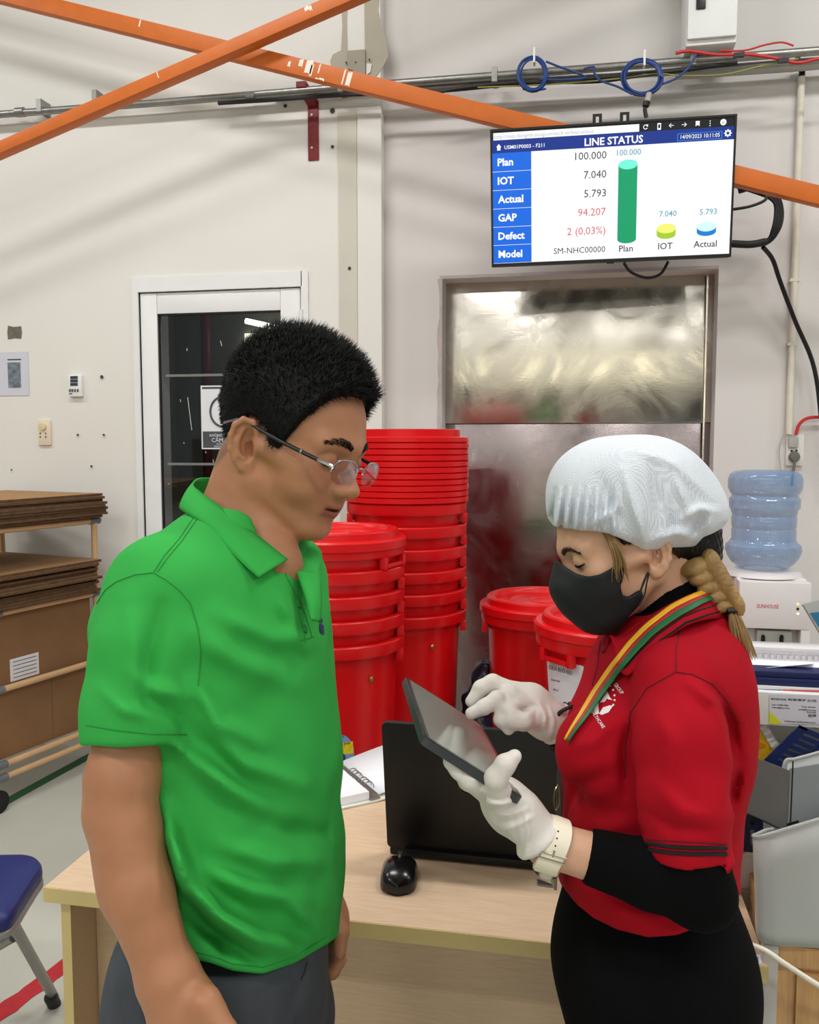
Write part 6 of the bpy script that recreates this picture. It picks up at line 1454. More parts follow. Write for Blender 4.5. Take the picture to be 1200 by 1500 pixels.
# jeans
hpN, hpF = K(275, 1500, 1.03), K(390, 1490, 1.19)
def wz(px, py, d, z):
    p_ = P(px, py, d); return CC((p_.x, p_.y, z))
footN = wz(285, 1450, 1.02, 0.08); footF = wz(400, 1450, 1.20, 0.08); kneeN = wz(300, 1450, 1.02, 0.50); kneeF = wz(405, 1450, 1.20, 0.50)
def jeans(p):
    d = ell(p, K(325, 1470, 1.10), (0.135, 0.17, 0.165))
    d = smin(d, ell(p, K(262, 1455, 1.07), (0.070, 0.10, 0.11)), 0.04)
    d = smin(d, chain(p, [K(285, 1490, 1.03), kneeN, footN], [0.095, 0.068, 0.058], 0.03), 0.04)
    d = smin(d, chain(p, [K(392, 1490, 1.17), kneeF, footF], [0.092, 0.068, 0.058], 0.03), 0.035)
    d = smin(d, ell(p, K(328, 1390, 1.10), (0.128, 0.10, 0.158)), 0.03)
    px, py = pix(p); d = d - px_fold(p, px, py, [([(330, 1440), (400, 1450), (460, 1430)], 0.005, 10), ([(250, 1450), (330, 1470), (400, 1490)], 0.004, 12), ([(445, 1410), (430, 1460), (410, 1500)], -0.006, 8)], 1.12) + 0.002 * noise3(p, 45, 1)
    return smax(d, p[:, 1] - K(300, 1345, 1.1)[1], 0.006)
lo = np.array([K(140, 1450, 1.1)[0] - 0.06, min(footN[1], footF[1]) - 0.02, 0.78]); hi = np.array([K(520, 1450, 1.3)[0], K(300, 1340, 1.1)[1], 1.42])
jn = implicit('jeans', jeans, lo, hi, 0.0065, M_jean, man)
tJ = bvh(jn)
seam(tJ, [(172, 1372), (180, 1384), (200, 1392)], 0.0022, 'waistband_edge', M_jeand, jn); seam(tJ, [(206, 1400), (208, 1440), (214, 1500)], 0.0012, 'side_seam', M_jeand, jn)
seam(tJ, [(450, 1408), (446, 1425), (440, 1436)], 0.0012, 'pocket_seam', M_jeand, jn)
def shoe(c, dirx, name, m, parent):
    c = Vector(c); f_ = Vector(dirx).normalized(); s_ = Vector((-f_.y, f_.x, 0)); rows = []
    for i in range(13):
        t = i / 12; L_ = -0.09 + 0.27 * t; w = 0.042 * (1 - abs(2 * t - 1) ** 4) ** 0.5 + 0.004; hh = 0.09 * (1 - t) ** 0.7 * (1 - (1 - t) ** 8) + 0.045 * math.sin(math.pi * min(1, t * 0.95 + 0.05)) + 0.01
        rows.append([c + f_ * L_ + s_ * (w * math.cos(math.pi * k / 10)) + Vector((0, 0, 0.002 + hh * math.sin(math.pi * k / 10) ** 0.7)) for k in range(11)])
    q = MB(); q.grid(rows); q.add(rows[0], [tuple(range(11))]); q.add(rows[-1], [tuple(reversed(range(11)))]); return q.build(name, m, parent)
M_shoe = mat('black_shoe', (20, 20, 21), 0.4)
for f_ in (footN, footF):
    w0 = Vector(cam_to_world(f_[None])[0]); shoe((w0.x, w0.y, 0), (RGT * math.cos(PSI) - Vector((FWD.x, FWD.y, 0)) * math.sin(PSI)), 'shoe', M_shoe, man)
# ------------------------------------------------------------------ woman in the red polo shirt, hair net and black mask
M_skinw = skin_mat('light_skin', (206, 160, 130), (170, 90, 90)); M_redp = mat('red_pique', (168, 12, 30), 0.85, var=0.05, scale=9, bump=0.25, bscale=900, spec=0.15, bdist=0.0006); M_redd = mat('red_stitch', (96, 6, 18), 0.8)
M_blkf = mat('black_jersey', (9, 9, 10), 0.9, var=0.15, scale=14, bump=0.2, bscale=600, bdist=0.0006, spec=0.1); M_blkl = mat('black_stripe', (26, 10, 14), 0.8)
M_mask = mat('black_mask_foam', (20, 23, 25), 0.7, var=0.1, scale=20, bump=0.1, bscale=500)
M_glove = mat('white_latex', (216, 210, 202), 0.45, var=0.04, scale=30, bump=0.35, bscale=95, sss=0.08, bdist=0.002)
M_blond = mat('dark_blond_hair', (146, 116, 70), 0.5, var=0.35, scale=50, stretch=(1, 1, 0.15)); M_bhair = mat('dark_brown_hair', (22, 18, 16), 0.42, var=0.3, scale=50)
M_gold = mat('steel_buckle', (190, 184, 170), 0.25, metal=1.0)
wb = P(950, 1450, 1.12); wom = empty('person', (wb.x, wb.y, 0), 'person in a red polo shirt, white hair net and black mask holding the tablet', 'person')
HRw = head_frame(3, 20, -1); HCw = K(965, 815, 1.045) - HRw @ np.array([-0.008, 0.072, -0.004]); ZW = 0.77; SWd = 0.94
def hl_w(p): return ((p - HCw.astype(np.float32)) @ HRw) / SWd
def HPw(l): l = np.array(l, float); l[2] = 0.01 + (l[2] - 0.01) * ZW if l[2] < 0.01 else l[2]; return HCw + HRw @ (l * SWd)
def headptw(l): return Vector(cam_to_world(HPw(l)[None])[0])
def locw(px, py, d=1.06):
    q = ((K(px, py, d) - HCw) @ HRw) / SWd; return (float(q[0]), float(q[2]))
necw = [K(965, 825, 1.115), K(985, 880, 1.12), K(1000, 945, 1.12)]
def wom_head(p):
    q = hl_w(p); d = face(zsq(q, ZW), False, True, 0.004, -0.007) * 0.93
    d = smin(d, chain(p, necw, [0.046, 0.046, 0.055], 0.01), 0.015)
    d = smin(d, ear(q, 0.070, 0.9, -0.004), 0.004)
    return d
elb, wri = K(1020, 1300, 0.935), K(803, 1236, 0.962)
def lerpv(a, b_, t): return a + (b_ - a) * t
def wom_body(p):
    d = chain(p, [K(995, 1010, 1.0), K(1008, 1200, 0.945), elb, lerpv(elb, wri, 0.45), wri, K(775, 1205, 0.963)], [0.045, 0.036, 0.032, 0.028, 0.0245, 0.024], 0.01)
    d2 = chain(p, [K(945, 1010, 1.25), K(930, 1180, 1.285), K(905, 1165, 1.26), K(858, 1085, 1.215), K(815, 1058, 1.185)], [0.045, 0.038, 0.034, 0.030, 0.024], 0.01)
    d = np.minimum(d, d2)
    d = smin(d, cone(p, K(985, 980, 1.12), K(955, 1330, 1.12), 0.075, 0.085), 0.03)
    d = smin(d, cone(p, K(995, 1000, 1.0), K(945, 1000, 1.25), 0.042, 0.042), 0.03)
    return smin(d, chain(p, necw[1:], [0.044, 0.053], 0.01), 0.02)
posA, FA = polygonise(wom_head, np.minimum(HCw - 0.16, necw[2] - 0.07), np.maximum(HCw + 0.16, necw[2] + 0.08), 0.0022)
lo = np.min([elb, wri, K(775, 1205, 0.963), K(955, 1330, 1.12), K(995, 1010, 1.0), K(815, 1058, 1.185)], axis=0) - 0.11; hi = np.max([elb, K(985, 900, 1.1), K(995, 1000, 1.0), K(945, 1010, 1.25), K(930, 1180, 1.285)], axis=0) + 0.08
posB, FB = polygonise(wom_body, lo, hi, 0.0042)
me = np_mesh('body', cam_to_world(np.concatenate([posA, posB])), np.concatenate([FA, FB + len(posA)])); wbody = add_obj('body', me, M_skinw, wom)
qz = zsq(hl_w(posA.astype(np.float32)), ZW)
set_attr(me, 'lip', np.concatenate([sstep(qz[:, 0], 0.078, 0.084) * (1 - sstep(np.abs(qz[:, 1]), 0.018, 0.026)) * sstep(qz[:, 2], -0.066, -0.0625) * (1 - sstep(qz[:, 2], -0.0465, -0.0435)), np.zeros(len(posB))]))
set_attr(me, 'stubble', np.zeros(len(me.vertices)))
tW = bvh(wbody)
for s in (1, -1):
    brow(s, par=wom, tree=tW, HPf=headptw, pts=((0.0935, 0.012, 0.033), (0.0935, 0.022, 0.038), (0.088, 0.034, 0.039), (0.076, 0.047, 0.034)), m=mat('brow_brown', (58, 40, 34), 0.6), r=(0.0016, 0.0026, 0.0022, 0.0008), lift=0.0003)
    brow(s, 'eyelashes', ((0.0890, 0.020, 0.0145), (0.0905, 0.030, 0.0125), (0.0865, 0.040, 0.0135), (0.079, 0.046, 0.0165)), par=wom, tree=tW, HPf=headptw, r=(0.0006, 0.0014, 0.0016, 0.0008), lift=0.0006)
# mask with its ear loop
mpoly = [locw(*a) for a in ((780, 838), (822, 824), (829, 824), (838, 833), (850, 842), (862, 845), (876, 841), (890, 833), (904, 822), (909, 830), (911, 845), (907, 858), (911, 872), (922, 874), (934, 866), (940, 864), (943, 874), (937, 890), (925, 905), (915, 930), (880, 960), (820, 960), (770, 900))]
def mask_w(p):
    q = hl_w(p); x, z = q[:, 0], q[:, 2]
    d = face(zsq(q, ZW), False, False, 0.004, -0.007) * 0.93 - 0.0045
    d = smin(d, ell(p, K(884, 867, 1.112), (0.062, 0.050, 0.046)), 0.022)
    d = smin(d, ell(p, K(847, 852, 1.112), (0.026, 0.026, 0.022)), 0.03)
    return smax(d, poly_sd(x, z, mpoly), 0.002)
mk = implicit('face_mask', mask_w, K(870, 870, 1.11) - 0.12, K(870, 870, 1.11) + 0.12, 0.0025, M_mask, wom)
tMk = bvh(mk)
for pts in ([(938, 872), (941, 858), (946, 845), (950, 838)], [(938, 866), (944, 852), (948, 842)], [(936, 888), (944, 872), (948, 852), (951, 840)]):
    q = MB(); q.tube(smooth_path([Vector(cam_to_world(K(x, y, 1.043)[None])[0]) for x, y in pts], 5), 0.0011, 6); q.build('ear_loop', M_mask, wom)
for s in (1,):
    c = headptw((-0.006, 0.082, -0.006)); q = MB(); q.lathe([(0.0016, -0.001), (0.002, 0.0), (0.001, 0.0016), (0.0003, 0.002)], (0, 0, 0), 8, Matrix.Translation(c)); q.build('earring', M_gold, wom)
# hair under the net, nape and side lock
def hair_w(p):
    q = hl_w(p); d = skull(q) * SWd - np.where(q[:, 0] > 0.03, 0.003, 0.008) + 0.001 * noise3(q, 200, 3)
    hz_ = np.interp(q[:, 0], [-0.12, -0.045, -0.03, -0.02, 0.012, 0.03, 0.05, 0.08, 0.12], [-0.045, -0.03, 0.0, 0.026, 0.020, 0.026, 0.075, 0.090, 0.095]).astype(np.float32)
    d = smax(d, hz_ - q[:, 2], 0.006)
    d = smin(d, ell(p, K(1018, 805, 1.12), (0.032, 0.045, 0.050)), 0.02)
    d = smin(d, ell(p, K(985, 735, 1.12), (0.06, 0.06, 0.06)), 0.03)
    return smax(d, -(ear(q, 0.070, 0.9, -0.004) - 0.002), 0.003) + 0.0012 * np.sin(p[:, 0] * 900 + p[:, 1] * 300)
hw = implicit('hair', hair_w, HCw - 0.17, HCw + 0.17, 0.003, M_bhair, wom)
def strand(pts, r0, r1, name, m, parent, n=1, spread=0.0, seed=1, seg=5):
    rr = random.Random(seed); q = MB()
    for i in range(n):
        ox, oy, od = rr.uniform(-1, 1) * spread, rr.uniform(-1, 1) * spread, rr.uniform(-1, 1) * spread * 0.0008
        cutn = rr.uniform(0.5, 1.0); path = smooth_path([Vector(cam_to_world(K(x + ox * (0.3 + k * 0.35), y + oy * 0.4, d + od * (0.4 + k * 0.4))[None])[0]) for k, (x, y, d) in enumerate(pts)], 5); path = path[:max(6, int(len(path) * cutn))]; N = len(path)
        q.tube(path, [r0 + (r1 - r0) * k / (N - 1) for k in range(N)], seg)
    return q.build(name, m, parent)
o = strand([(884, 776, 1.05), (898, 795, 1.042), (907, 820, 1.04), (908, 838, 1.043), (911, 853, 1.046)], 0.0005, 0.0002, 'side_lock', M_blond, hw, 110, 9.0, 3); o['kind'] = 'stuff'
# braid
def braid(p):
    d = None; N = 10
    for i in range(N):
        t = i / (N - 1); x, y = 1030 + 43 * t ** 0.9, 826 + 64 * t; sg = 1 if i % 2 else -1; r = 0.0195 - 0.0065 * t
        a = math.radians(-28 + 42 * sg); R_ = np.array([[math.cos(a), -math.sin(a), 0], [math.sin(a), math.cos(a), 0], [0, 0, 1]])
        c = K(x + sg * 7.5, y - sg * 4.5, 1.07 - 0.012 * t - (0.006 if sg > 0 else 0)); e = ell(p, c, (r * 0.62, r * 1.15, r * 0.85), R_)
        l = (p - c.astype(np.float32)) @ R_.astype(np.float32); e = e + 0.0007 * np.sin((l[:, 0] * 1.0 + l[:, 2] * 0.5) * 3000)
        d = e if d is None else smin(d, e, 0.0006)
    return d
bdo = implicit('braid', braid, K(1050, 860, 1.06) - 0.07, K(1050, 860, 1.06) + 0.07, 0.0018, M_blond, hw)
q = MB(); q.tube([Vector(cam_to_world(K(x, y, d)[None])[0]) for x, y, d in ((1063, 897, 1.06), (1069, 894, 1.047), (1079, 894, 1.047), (1085, 898, 1.06), (1079, 900, 1.073), (1069, 900, 1.073))], 0.0034, 8, closed=True); q.build('hair_tie', M_black, hw)
o = strand([(1074, 895, 1.06), (1078, 912, 1.052), (1085, 938, 1.046), (1091, 966, 1.046)], 0.0011, 0.0003, 'braid_tail', M_blond, hw, 520, 15.0, 5); o['kind'] = 'stuff'
# hair net
cpx = [780, 803, 830, 850, 870, 888, 905, 925, 945, 965, 985, 1018, 1030, 1045, 1058, 1090]
cpy = [768, 770, 774, 777, 778, 781, 787, 796, 806, 805, 802, 801, 787, 781, 774, 770]
capf = [([(x - 1, 792), (x + 1, 762), (x + 6, 718)], 0.0044 * (1 if i % 2 else -1), 4.2) for i, x in enumerate(range(808, 905, 7))]
capf += [([(915, 690), (925, 730), (938, 770), (945, 800)], 0.008, 8), ([(955, 690), (965, 730), (970, 765)], -0.005, 10), ([(985, 690), (1000, 725), (1010, 755)], 0.006, 8), ([(870, 765), (890, 755), (905, 740)], 0.005, 6), ([(880, 700), (895, 735), (915, 775)], -0.005, 8), ([(1000, 760), (1025, 745), (1050, 750)], 0.006, 7), ([(960, 790), (990, 780), (1015, 785)], 0.006, 7), ([(1015, 795), (1020, 770), (1030, 755)], -0.006, 6), ([(1035, 780), (1040, 765), (1045, 750)], 0.004, 5), ([(940, 660), (990, 680), (1040, 730)], 0.004, 8), ([(975, 795), (985, 770), (980, 745)], -0.004, 6)]
def cap(p):
    px, py = pix(p)
    X = p - K(921, 733, 1.115).astype(np.float32); d = ((np.abs(X[:, 0] / 0.1075) ** 2.25 + np.abs(X[:, 1] / 0.086) ** 2.25 + np.abs(X[:, 2] / 0.098) ** 2.25 + 1e-9) ** (1 / 2.25) - 1) * 0.09
    d = smin(d, ell(p, K(1000, 752, 1.115), (0.052, 0.046, 0.075)), 0.03)
    d = d - 1.7 * px_fold(p, px, py, capf, 1.13) + 0.003 * noise3(p, 60, 12)
    # gathered brim
    e = np.interp(px, cpx, cpy) - py; d = d + 0.004 * np.exp(-(e / 7.0) ** 2) - 0.0016 * np.exp(-(e / 3.0) ** 2)
    return smax(d, -e * p[:, 2] / FPX, 0.003)
M_net = bpy.data.materials.new('white_net'); M_net.use_nodes = True; nt, p_ = nodes(M_net); L = nt.links.new
p_.inputs['Base Color'].default_value = lin((226, 232, 240)) + (1,); p_.inputs['Roughness'].default_value = 0.8
tc = nt.nodes.new('ShaderNodeTexCoord'); vo = nt.nodes.new('ShaderNodeTexVoronoi'); vo.inputs['Scale'].default_value = 480; vo.inputs['Randomness'].default_value = 0.12; L(tc.outputs['Object'], vo.inputs['Vector'])
mr = nt.nodes.new('ShaderNodeMapRange'); mr.inputs[1].default_value = 0.28; mr.inputs[2].default_value = 0.45; mr.inputs[3].default_value = 0.62; mr.inputs[4].default_value = 0.97; L(vo.outputs['Distance'], mr.inputs[0]); L(mr.outputs[0], p_.inputs['Alpha'])
bp = nt.nodes.new('ShaderNodeBump'); bp.inputs['Strength'].default_value = 0.3; bp.inputs['Distance'].default_value = 0.001; L(vo.outputs['Distance'], bp.inputs['Height']); L(bp.outputs[0], p_.inputs['Normal'])
cp = implicit('hair_net', cap, K(930, 730, 1.115) - 0.15, K(930, 730, 1.115) + 0.15, 0.0026, M_net, wom)

# polo shirt
WYn = [870, 900, 935, 970, 1005, 1040, 1080, 1110, 1150, 1200, 1250, 1290, 1330, 1390]
WXL = [975, 925, 890, 872, 860, 845, 832, 828, 828, 828, 826, 823, 824, 825]
WXR = [1045, 1060, 1074, 1080, 1083, 1085, 1086, 1085, 1080, 1074, 1068, 1070, 1073, 1074]
WBn = [0.045, 0.085, 0.13, 0.155, 0.162, 0.162, 0.16, 0.155, 0.148, 0.14, 0.14, 0.145, 0.15, 0.155]
dW = 1.12; wyc = [(750 - y) / FPX * dW for y in WYn][::-1]; wxc = [((a + c_) / 2 - 600) / FPX * dW for a, c_ in zip(WXL, WXR)][::-1]; wa = [(c_ - a) / 2 / FPX * dW for a, c_ in zip(WXL, WXR)][::-1]; wbn = WBn[::-1]
def torso_w(p):
    Y = np.clip(p[:, 1], wyc[0], wyc[-1]); xc, a, b_ = spl(Y, wyc, wxc), spl(Y, wyc, wa), spl(Y, wyc, wbn)
    u = (p[:, 0] - xc) / a; w = (p[:, 2] - dW) / b_
    d = ((np.abs(u) ** 2.2 + np.abs(w) ** 2.2 + 1e-9) ** (1 / 2.2) - 1) * np.minimum(a, b_) * 0.9
    return np.maximum(d, np.maximum(p[:, 1] - wyc[-1], wyc[0] - p[:, 1]))
wsl = [K(992, 1000, 1.0), K(1000, 1085, 0.965), K(1004, 1170, 0.942), K(1007, 1290, 0.93)]
FOLD_W = [([(925, 1060), (915, 1100), (918, 1160)], -0.006, 9), ([(1045, 1010), (1070, 1060), (1080, 1110)], -0.008, 9), ([(1010, 1000), (1050, 1030), (1072, 1080)], 0.005, 9), ([(905, 1050), (870, 1085), (835, 1095)], 0.004, 12), ([(1085, 1120), (1076, 1155), (1072, 1185)], -0.006, 8), ([(960, 1150), (1000, 1190), (1050, 1200)], 0.004, 12), ([(950, 1190), (990, 1215), (1040, 1220)], -0.003, 10), ([(830, 1200), (880, 1215), (930, 1205)], 0.004, 14), ([(840, 1290), (900, 1330), (960, 1350)], 0.005, 14), ([(830, 1180), (850, 1150), (900, 1130)], -0.004, 14), ([(1078, 1250), (1068, 1280), (1060, 1310)], 0.004, 8), ([(960, 1040), (985, 1090), (980, 1150)], 0.004, 16), ([(1000, 1330), (1040, 1325), (1070, 1300)], -0.004, 8)]
whx, why = [790, 815, 822, 845, 870, 905, 950, 990, 1030, 1060, 1077, 1100], [1278, 1284, 1296, 1325, 1345, 1362, 1373, 1370, 1356, 1338, 1316, 1300]
ssend = K(1007, 1252, 0.932)
def shirt_w(p):
    px, py = pix(p); d = torso_w(p)
    d = smin(d, ell(p, K(872, 1098, 1.045), (0.050, 0.055, 0.055)), 0.03); d = smin(d, ell(p, K(875, 1098, 1.19), (0.050, 0.055, 0.055)), 0.03)
    s1 = chain(p, wsl, [0.050, 0.054, 0.050, 0.044], 0.012); s1 = smax(s1, (ssend[1] - p[:, 1]).astype(np.float32) + 0.06 * (p[:, 0] - np.float32(ssend[0])), 0.003)
    d = smin(d, s1, 0.009)
    d = smin(d, chain(p, [K(945, 1005, 1.235), K(935, 1100, 1.27), K(930, 1200, 1.28)], [0.05, 0.052, 0.046], 0.012), 0.02)
    d = smin(d, cone(p, K(990, 955, 1.06), K(992, 995, 1.01), 0.035, 0.042), 0.03); d = smin(d, cone(p, K(985, 955, 1.18), K(965, 995, 1.23), 0.035, 0.042), 0.03)
    d = d - 1.9 * px_fold(p, px, py, FOLD_W, 1.1) + 0.003 * noise3(p, 36, 22) + 0.0014 * noise3(p, 85, 26)
    pw = np.stack([(p[:, 0] * -0.6 + p[:, 1] * 0.8) * 70, (p[:, 0] * 0.8 + p[:, 1] * 0.6) * 14, p[:, 2] * 20], 1).astype(np.float32)
    d = d + 0.0028 * noise3(pw, 1.0, 51)
    d = smax(d, px_cut(px, py, p[:, 2], whx, why), 0.004)
    d = smax(d, -chain(p, [K(965, 820, 1.115), K(988, 890, 1.12), K(985, 925, 1.12)], [0.05, 0.052, 0.04], 0.02), 0.005)
    return d
lo = np.array([K(800, 1200, 1.0)[0], K(900, 1400, 1.12)[1], 0.84]); hi = np.array([K(1110, 1000, 1.3)[0], K(900, 850, 1.12)[1], 1.37])
ws_ = implicit('polo_shirt', shirt_w, lo, hi, 0.004, M_redp, wom); tR = bvh(ws_)
for pts in ([(916, 1140), (916, 1090), (924, 1045), (948, 1008), (990, 984), (1015, 988), (1045, 1003), (1068, 1030), (1084, 1060)], [(990, 984), (991, 950), (998, 918)], [(946, 1229), (1000, 1233), (1064, 1236)]):
    seam(tR, pts, 0.0007, 'stitching', M_redd, ws_)
for dy in (0, 9): seam(tR, [(947, 1235 + dy), (980, 1240 + dy), (1020, 1242 + dy), (1064, 1242 + dy)], 0.0022, 'cuff_stripe', M_blkl, ws_)
col_o = collar('collar', [(1046, 862, 1.16), (1042, 864, 1.10), (1020, 868, 1.062), (985, 884, 1.045), (950, 905, 1.045), (925, 925, 1.055), (905, 934, 1.07), (893, 930, 1.085)], [(1068, 905, 1.165), (1064, 906, 1.08), (1040, 907, 1.03), (1005, 917, 1.012), (965, 945, 1.005), (938, 972, 1.005), (918, 990, 1.01), (905, 975, 1.03)], M_redp, ws_)
tC = bvh(col_o)
collar('collar', [(1046, 862, 1.16), (1030, 862, 1.19), (985, 880, 1.20), (940, 905, 1.185), (905, 925, 1.15), (890, 930, 1.10)], [(1068, 905, 1.165), (1045, 900, 1.22), (990, 912, 1.24), (935, 935, 1.22), (898, 955, 1.17), (882, 960, 1.12)], M_redp, ws_)
for pts in ([(1058, 884), (1030, 893), (1000, 905), (965, 930), (938, 955), (915, 980)], [(1061, 894), (1035, 901), (1004, 912), (968, 938), (945, 960)]): seam(tC, pts, 0.0019, 'collar_stripe', M_blkl, col_o)
seam(tR, [(880, 940), (876, 975), (868, 1005)], 0.0008, 'placket_edge', M_redd, ws_); seam(tR, [(900, 975), (892, 1000)], 0.0008, 'placket_edge', M_redd, ws_)
h, n = hit(tR, 886, 952, 0.001)
if h is not None: q = MB(); q.lathe([(0.0005, 0.002), (0.0045, 0.002), (0.005, 0.0)], (0, 0, 0), 12, Matrix.Translation(h) @ n.to_track_quat('Z', 'Y').to_matrix().to_4x4()); q.build('button', M_redd, ws_)
# chest emblem
M_prt = mat('white_print', (236, 222, 224), 0.6)
decal(tR, [[(872, 1048), (870, 1036), (873, 1027), (878, 1024), (877, 1036), (878, 1046)], [(878, 1046), (884, 1037), (893, 1034), (899, 1034), (892, 1044), (882, 1048)], [(879, 1030), (884, 1022), (889, 1015), (892, 1021), (886, 1029)], [(888, 1016), (890, 1012), (894, 1022), (898, 1026), (891, 1025)]], 'chest_emblem', M_prt, ws_, 0.0008)
decal(tR, [[(x - 1.3, y - 1.3), (x + 1.3, y - 1.3), (x + 1.3, y + 1.3), (x - 1.3, y + 1.3)] for x, y in ((895, 1005), (899, 1011), (901, 1019), (901, 1026), (899, 1033))], 'emblem_stars', M_prt, ws_, 0.0008)
def surf_text(tree, s, p0, p1, hpx, m, parent, lift=0.0009):
    me = text_mesh(s, 1.0, 0.01); xs = [v.co.x for v in me.vertices]; x0, x1 = min(xs), max(xs); dx, dy = p1[0] - p0[0], p1[1] - p0[1]; L_ = math.hypot(dx, dy); ux, uy = dy / L_, -dx / L_
    for v in me.vertices:
        t = (v.co.x - x0) / (x1 - x0); bx, by = lerp2(p0, p1, t); h, n = hit(tree, bx + ux * v.co.y * hpx, by + uy * v.co.y * hpx, lift)
        if h is None: bpy.data.meshes.remove(me); return
        v.co = h
    add_obj('lettering', me, m, parent)
surf_text(tR, 'HEALTHCARE', (864, 1040), (883, 1068), 7, M_prt, ws_)
surf_text(tR, 'P. GROUP', (896, 999), (911, 1018), 8, M_prt, ws_)
# black inner shirt: neck and long sleeve
def inner(p, part=0):
    d = chain(p, [K(978, 862, 1.118), K(992, 905, 1.12), K(1000, 960, 1.12)], [0.050, 0.055, 0.062], 0.01)
    px, py = pix(p); d = smax(d, (px_cut(px, -py, p[:, 2], [880, 905, 940, 975, 1010, 1040, 1060], [-925, -918, -895, -868, -850, -842, -842])), 0.003)
    e = chain(p, [K(1006, 1180, 0.942), K(1010, 1240, 0.938), elb, lerpv(elb, wri, 0.3), lerpv(elb, wri, 0.78)], [0.042, 0.0415, 0.0395, 0.037, 0.0295], 0.008)
    e = smin(e, ell(p, K(1030, 1318, 0.935), (0.03, 0.026, 0.032)), 0.02)
    ax = (wri - elb) / np.linalg.norm(wri - elb); cut = (p - lerpv(elb, wri, 0.73).astype(np.float32)) @ ax.astype(np.float32)
    e = e - px_fold(p, px, py, [([(985, 1260), (1000, 1285), (1005, 1320)], 0.004, 6), ([(960, 1250), (985, 1290), (990, 1330)], 0.003, 6), ([(880, 1240), (885, 1270), (880, 1300)], 0.002, 5), ([(1020, 1260), (1040, 1290), (1050, 1320)], 0.003, 7)], 1.0)
    e = smax(e, cut, 0.003)
    f = chain(p, [K(935, 1150, 1.28), K(905, 1165, 1.26), K(858, 1085, 1.215)], [0.042, 0.039, 0.034], 0.008)
    return (d, e, f)[part]
lo = np.min([K(840, 1240, 0.94), K(1070, 1380, .95), K(1000, 960, 1.12)], axis=0) - 0.05; lo[2] = 0.86; hi = np.array([K(1090, 1200, 1.1)[0], K(1000, 830, 1.12)[1], 1.34])
for pn, nm in enumerate(('undershirt_neck', 'undershirt_sleeve', 'undershirt_sleeve')): implicit(nm, lambda p, k=pn: inner(p, k), lo, hi, 0.0036, M_blkf, wom)
# trousers
fN, fF = wz(985, 1450, 1.05, 0.08), wz(960, 1450, 1.20, 0.08); kN, kF = wz(965, 1450, 1.05, 0.48), wz(945, 1450, 1.20, 0.48)
def pants(p):
    d = ell(p, K(950, 1400, 1.12), (0.120, 0.12, 0.150)); d = smin(d, ell(p, K(975, 1440, 1.12), (0.105, 0.11, 0.145)), 0.05)
    d = smin(d, cone(p, K(948, 1310, 1.12), K(948, 1400, 1.12), 0.108, 0.116), 0.03)
    d = smin(d, chain(p, [K(955, 1480, 1.06), kN, fN], [0.100, 0.075, 0.062], 0.03), 0.035); d = smin(d, chain(p, [K(945, 1480, 1.18), kF, fF], [0.098, 0.075, 0.062], 0.03), 0.035)
    px, py = pix(p); d = d - px_fold(p, px, py, [([(880, 1395), (868, 1420), (870, 1470), (885, 1500)], 0.006, 8), ([(900, 1390), (960, 1400), (1020, 1395)], 0.003, 12)], 1.1)
    return smax(d, p[:, 1] - K(950, 1285, 1.12)[1], 0.006)
lo = np.array([K(790, 1450, 1.1)[0] - 0.03, min(fN[1], fF[1]) - 0.02, 0.85]); hi = np.array([K(1110, 1450, 1.25)[0], K(950, 1270, 1.12)[1], 1.38])
implicit('trousers', pants, lo, hi, 0.0065, M_blkf, wom)
for f_ in (fN, fF):
    w0 = Vector(cam_to_world(f_[None])[0]); shoe((w0.x, w0.y, 0), -RGT, 'shoe', M_shoe, wom)
# lanyard
M_ly, M_lr, M_lg = mat('lanyard_yellow', (232, 176, 40), 0.5, var=0.05), mat('lanyard_red', (176, 40, 44), 0.5, var=0.05), mat('lanyard_green', (22, 104, 56), 0.5, var=0.05)
tAll = BVHTree.FromPolygons([v.co.copy() for o_ in (ws_, col_o) for v in o_.data.vertices], [tuple(i + (0 if o_ is ws_ else len(ws_.data.vertices)) for i in f.vertices) for o_ in (ws_, col_o) for f in o_.data.polygons])
ln = bpy.data.objects.new('lanyard', None); COL.objects.link(ln); ln.parent = wom; ln.matrix_parent_inverse = parent_world(wom).inverted(); ln.location = P(930, 960, 1.0); ln.empty_display_size = 0.03; tag(ln, 'yellow, red and green striped lanyard')
eL = [(1040, 864), (1010, 878), (985, 891), (950, 918), (925, 944), (900, 975), (878, 1008), (857, 1040), (840, 1068), (832, 1085)]; eR = [(1056, 874), (1024, 891), (998, 905), (962, 932), (938, 957), (915, 985), (892, 1017), (869, 1047), (848, 1074), (838, 1090)]
def mid(t): return [lerp2(a, c_, t) for a, c_ in zip(eL, eR)]
ribbon(tAll, mid(0.0), mid(0.36), 60, 'yellow_stripe', M_ly, ln, 0.006); ribbon(tAll, mid(0.36), mid(0.62), 60, 'red_stripe', M_lr, ln, 0.006); ribbon(tAll, mid(0.62), mid(1.0), 60, 'green_stripe', M_lg, ln, 0.006)
def kv(x, y, d): return Vector(cam_to_world(K(x, y, d)[None])[0])
q = MB(); q.prism([kv(817, 1128, 1.09), kv(823, 1128, 1.09), kv(822, 1200, 1.09), kv(815, 1200, 1.09)], FWD * 0.003); q.build('strap_end', M_gold if False else mat('grey_strap', (70, 66, 60), 0.5), ln)
q = MB(); q.tube(smooth_path([kv(818, 1150, 1.082), kv(813, 1160, 1.08), kv(812, 1176, 1.08), kv(815, 1186, 1.08), kv(820, 1176, 1.08), kv(820, 1158, 1.08)], 5, True), 0.0011, 6, closed=True); q.build('hook', M_gold, ln)
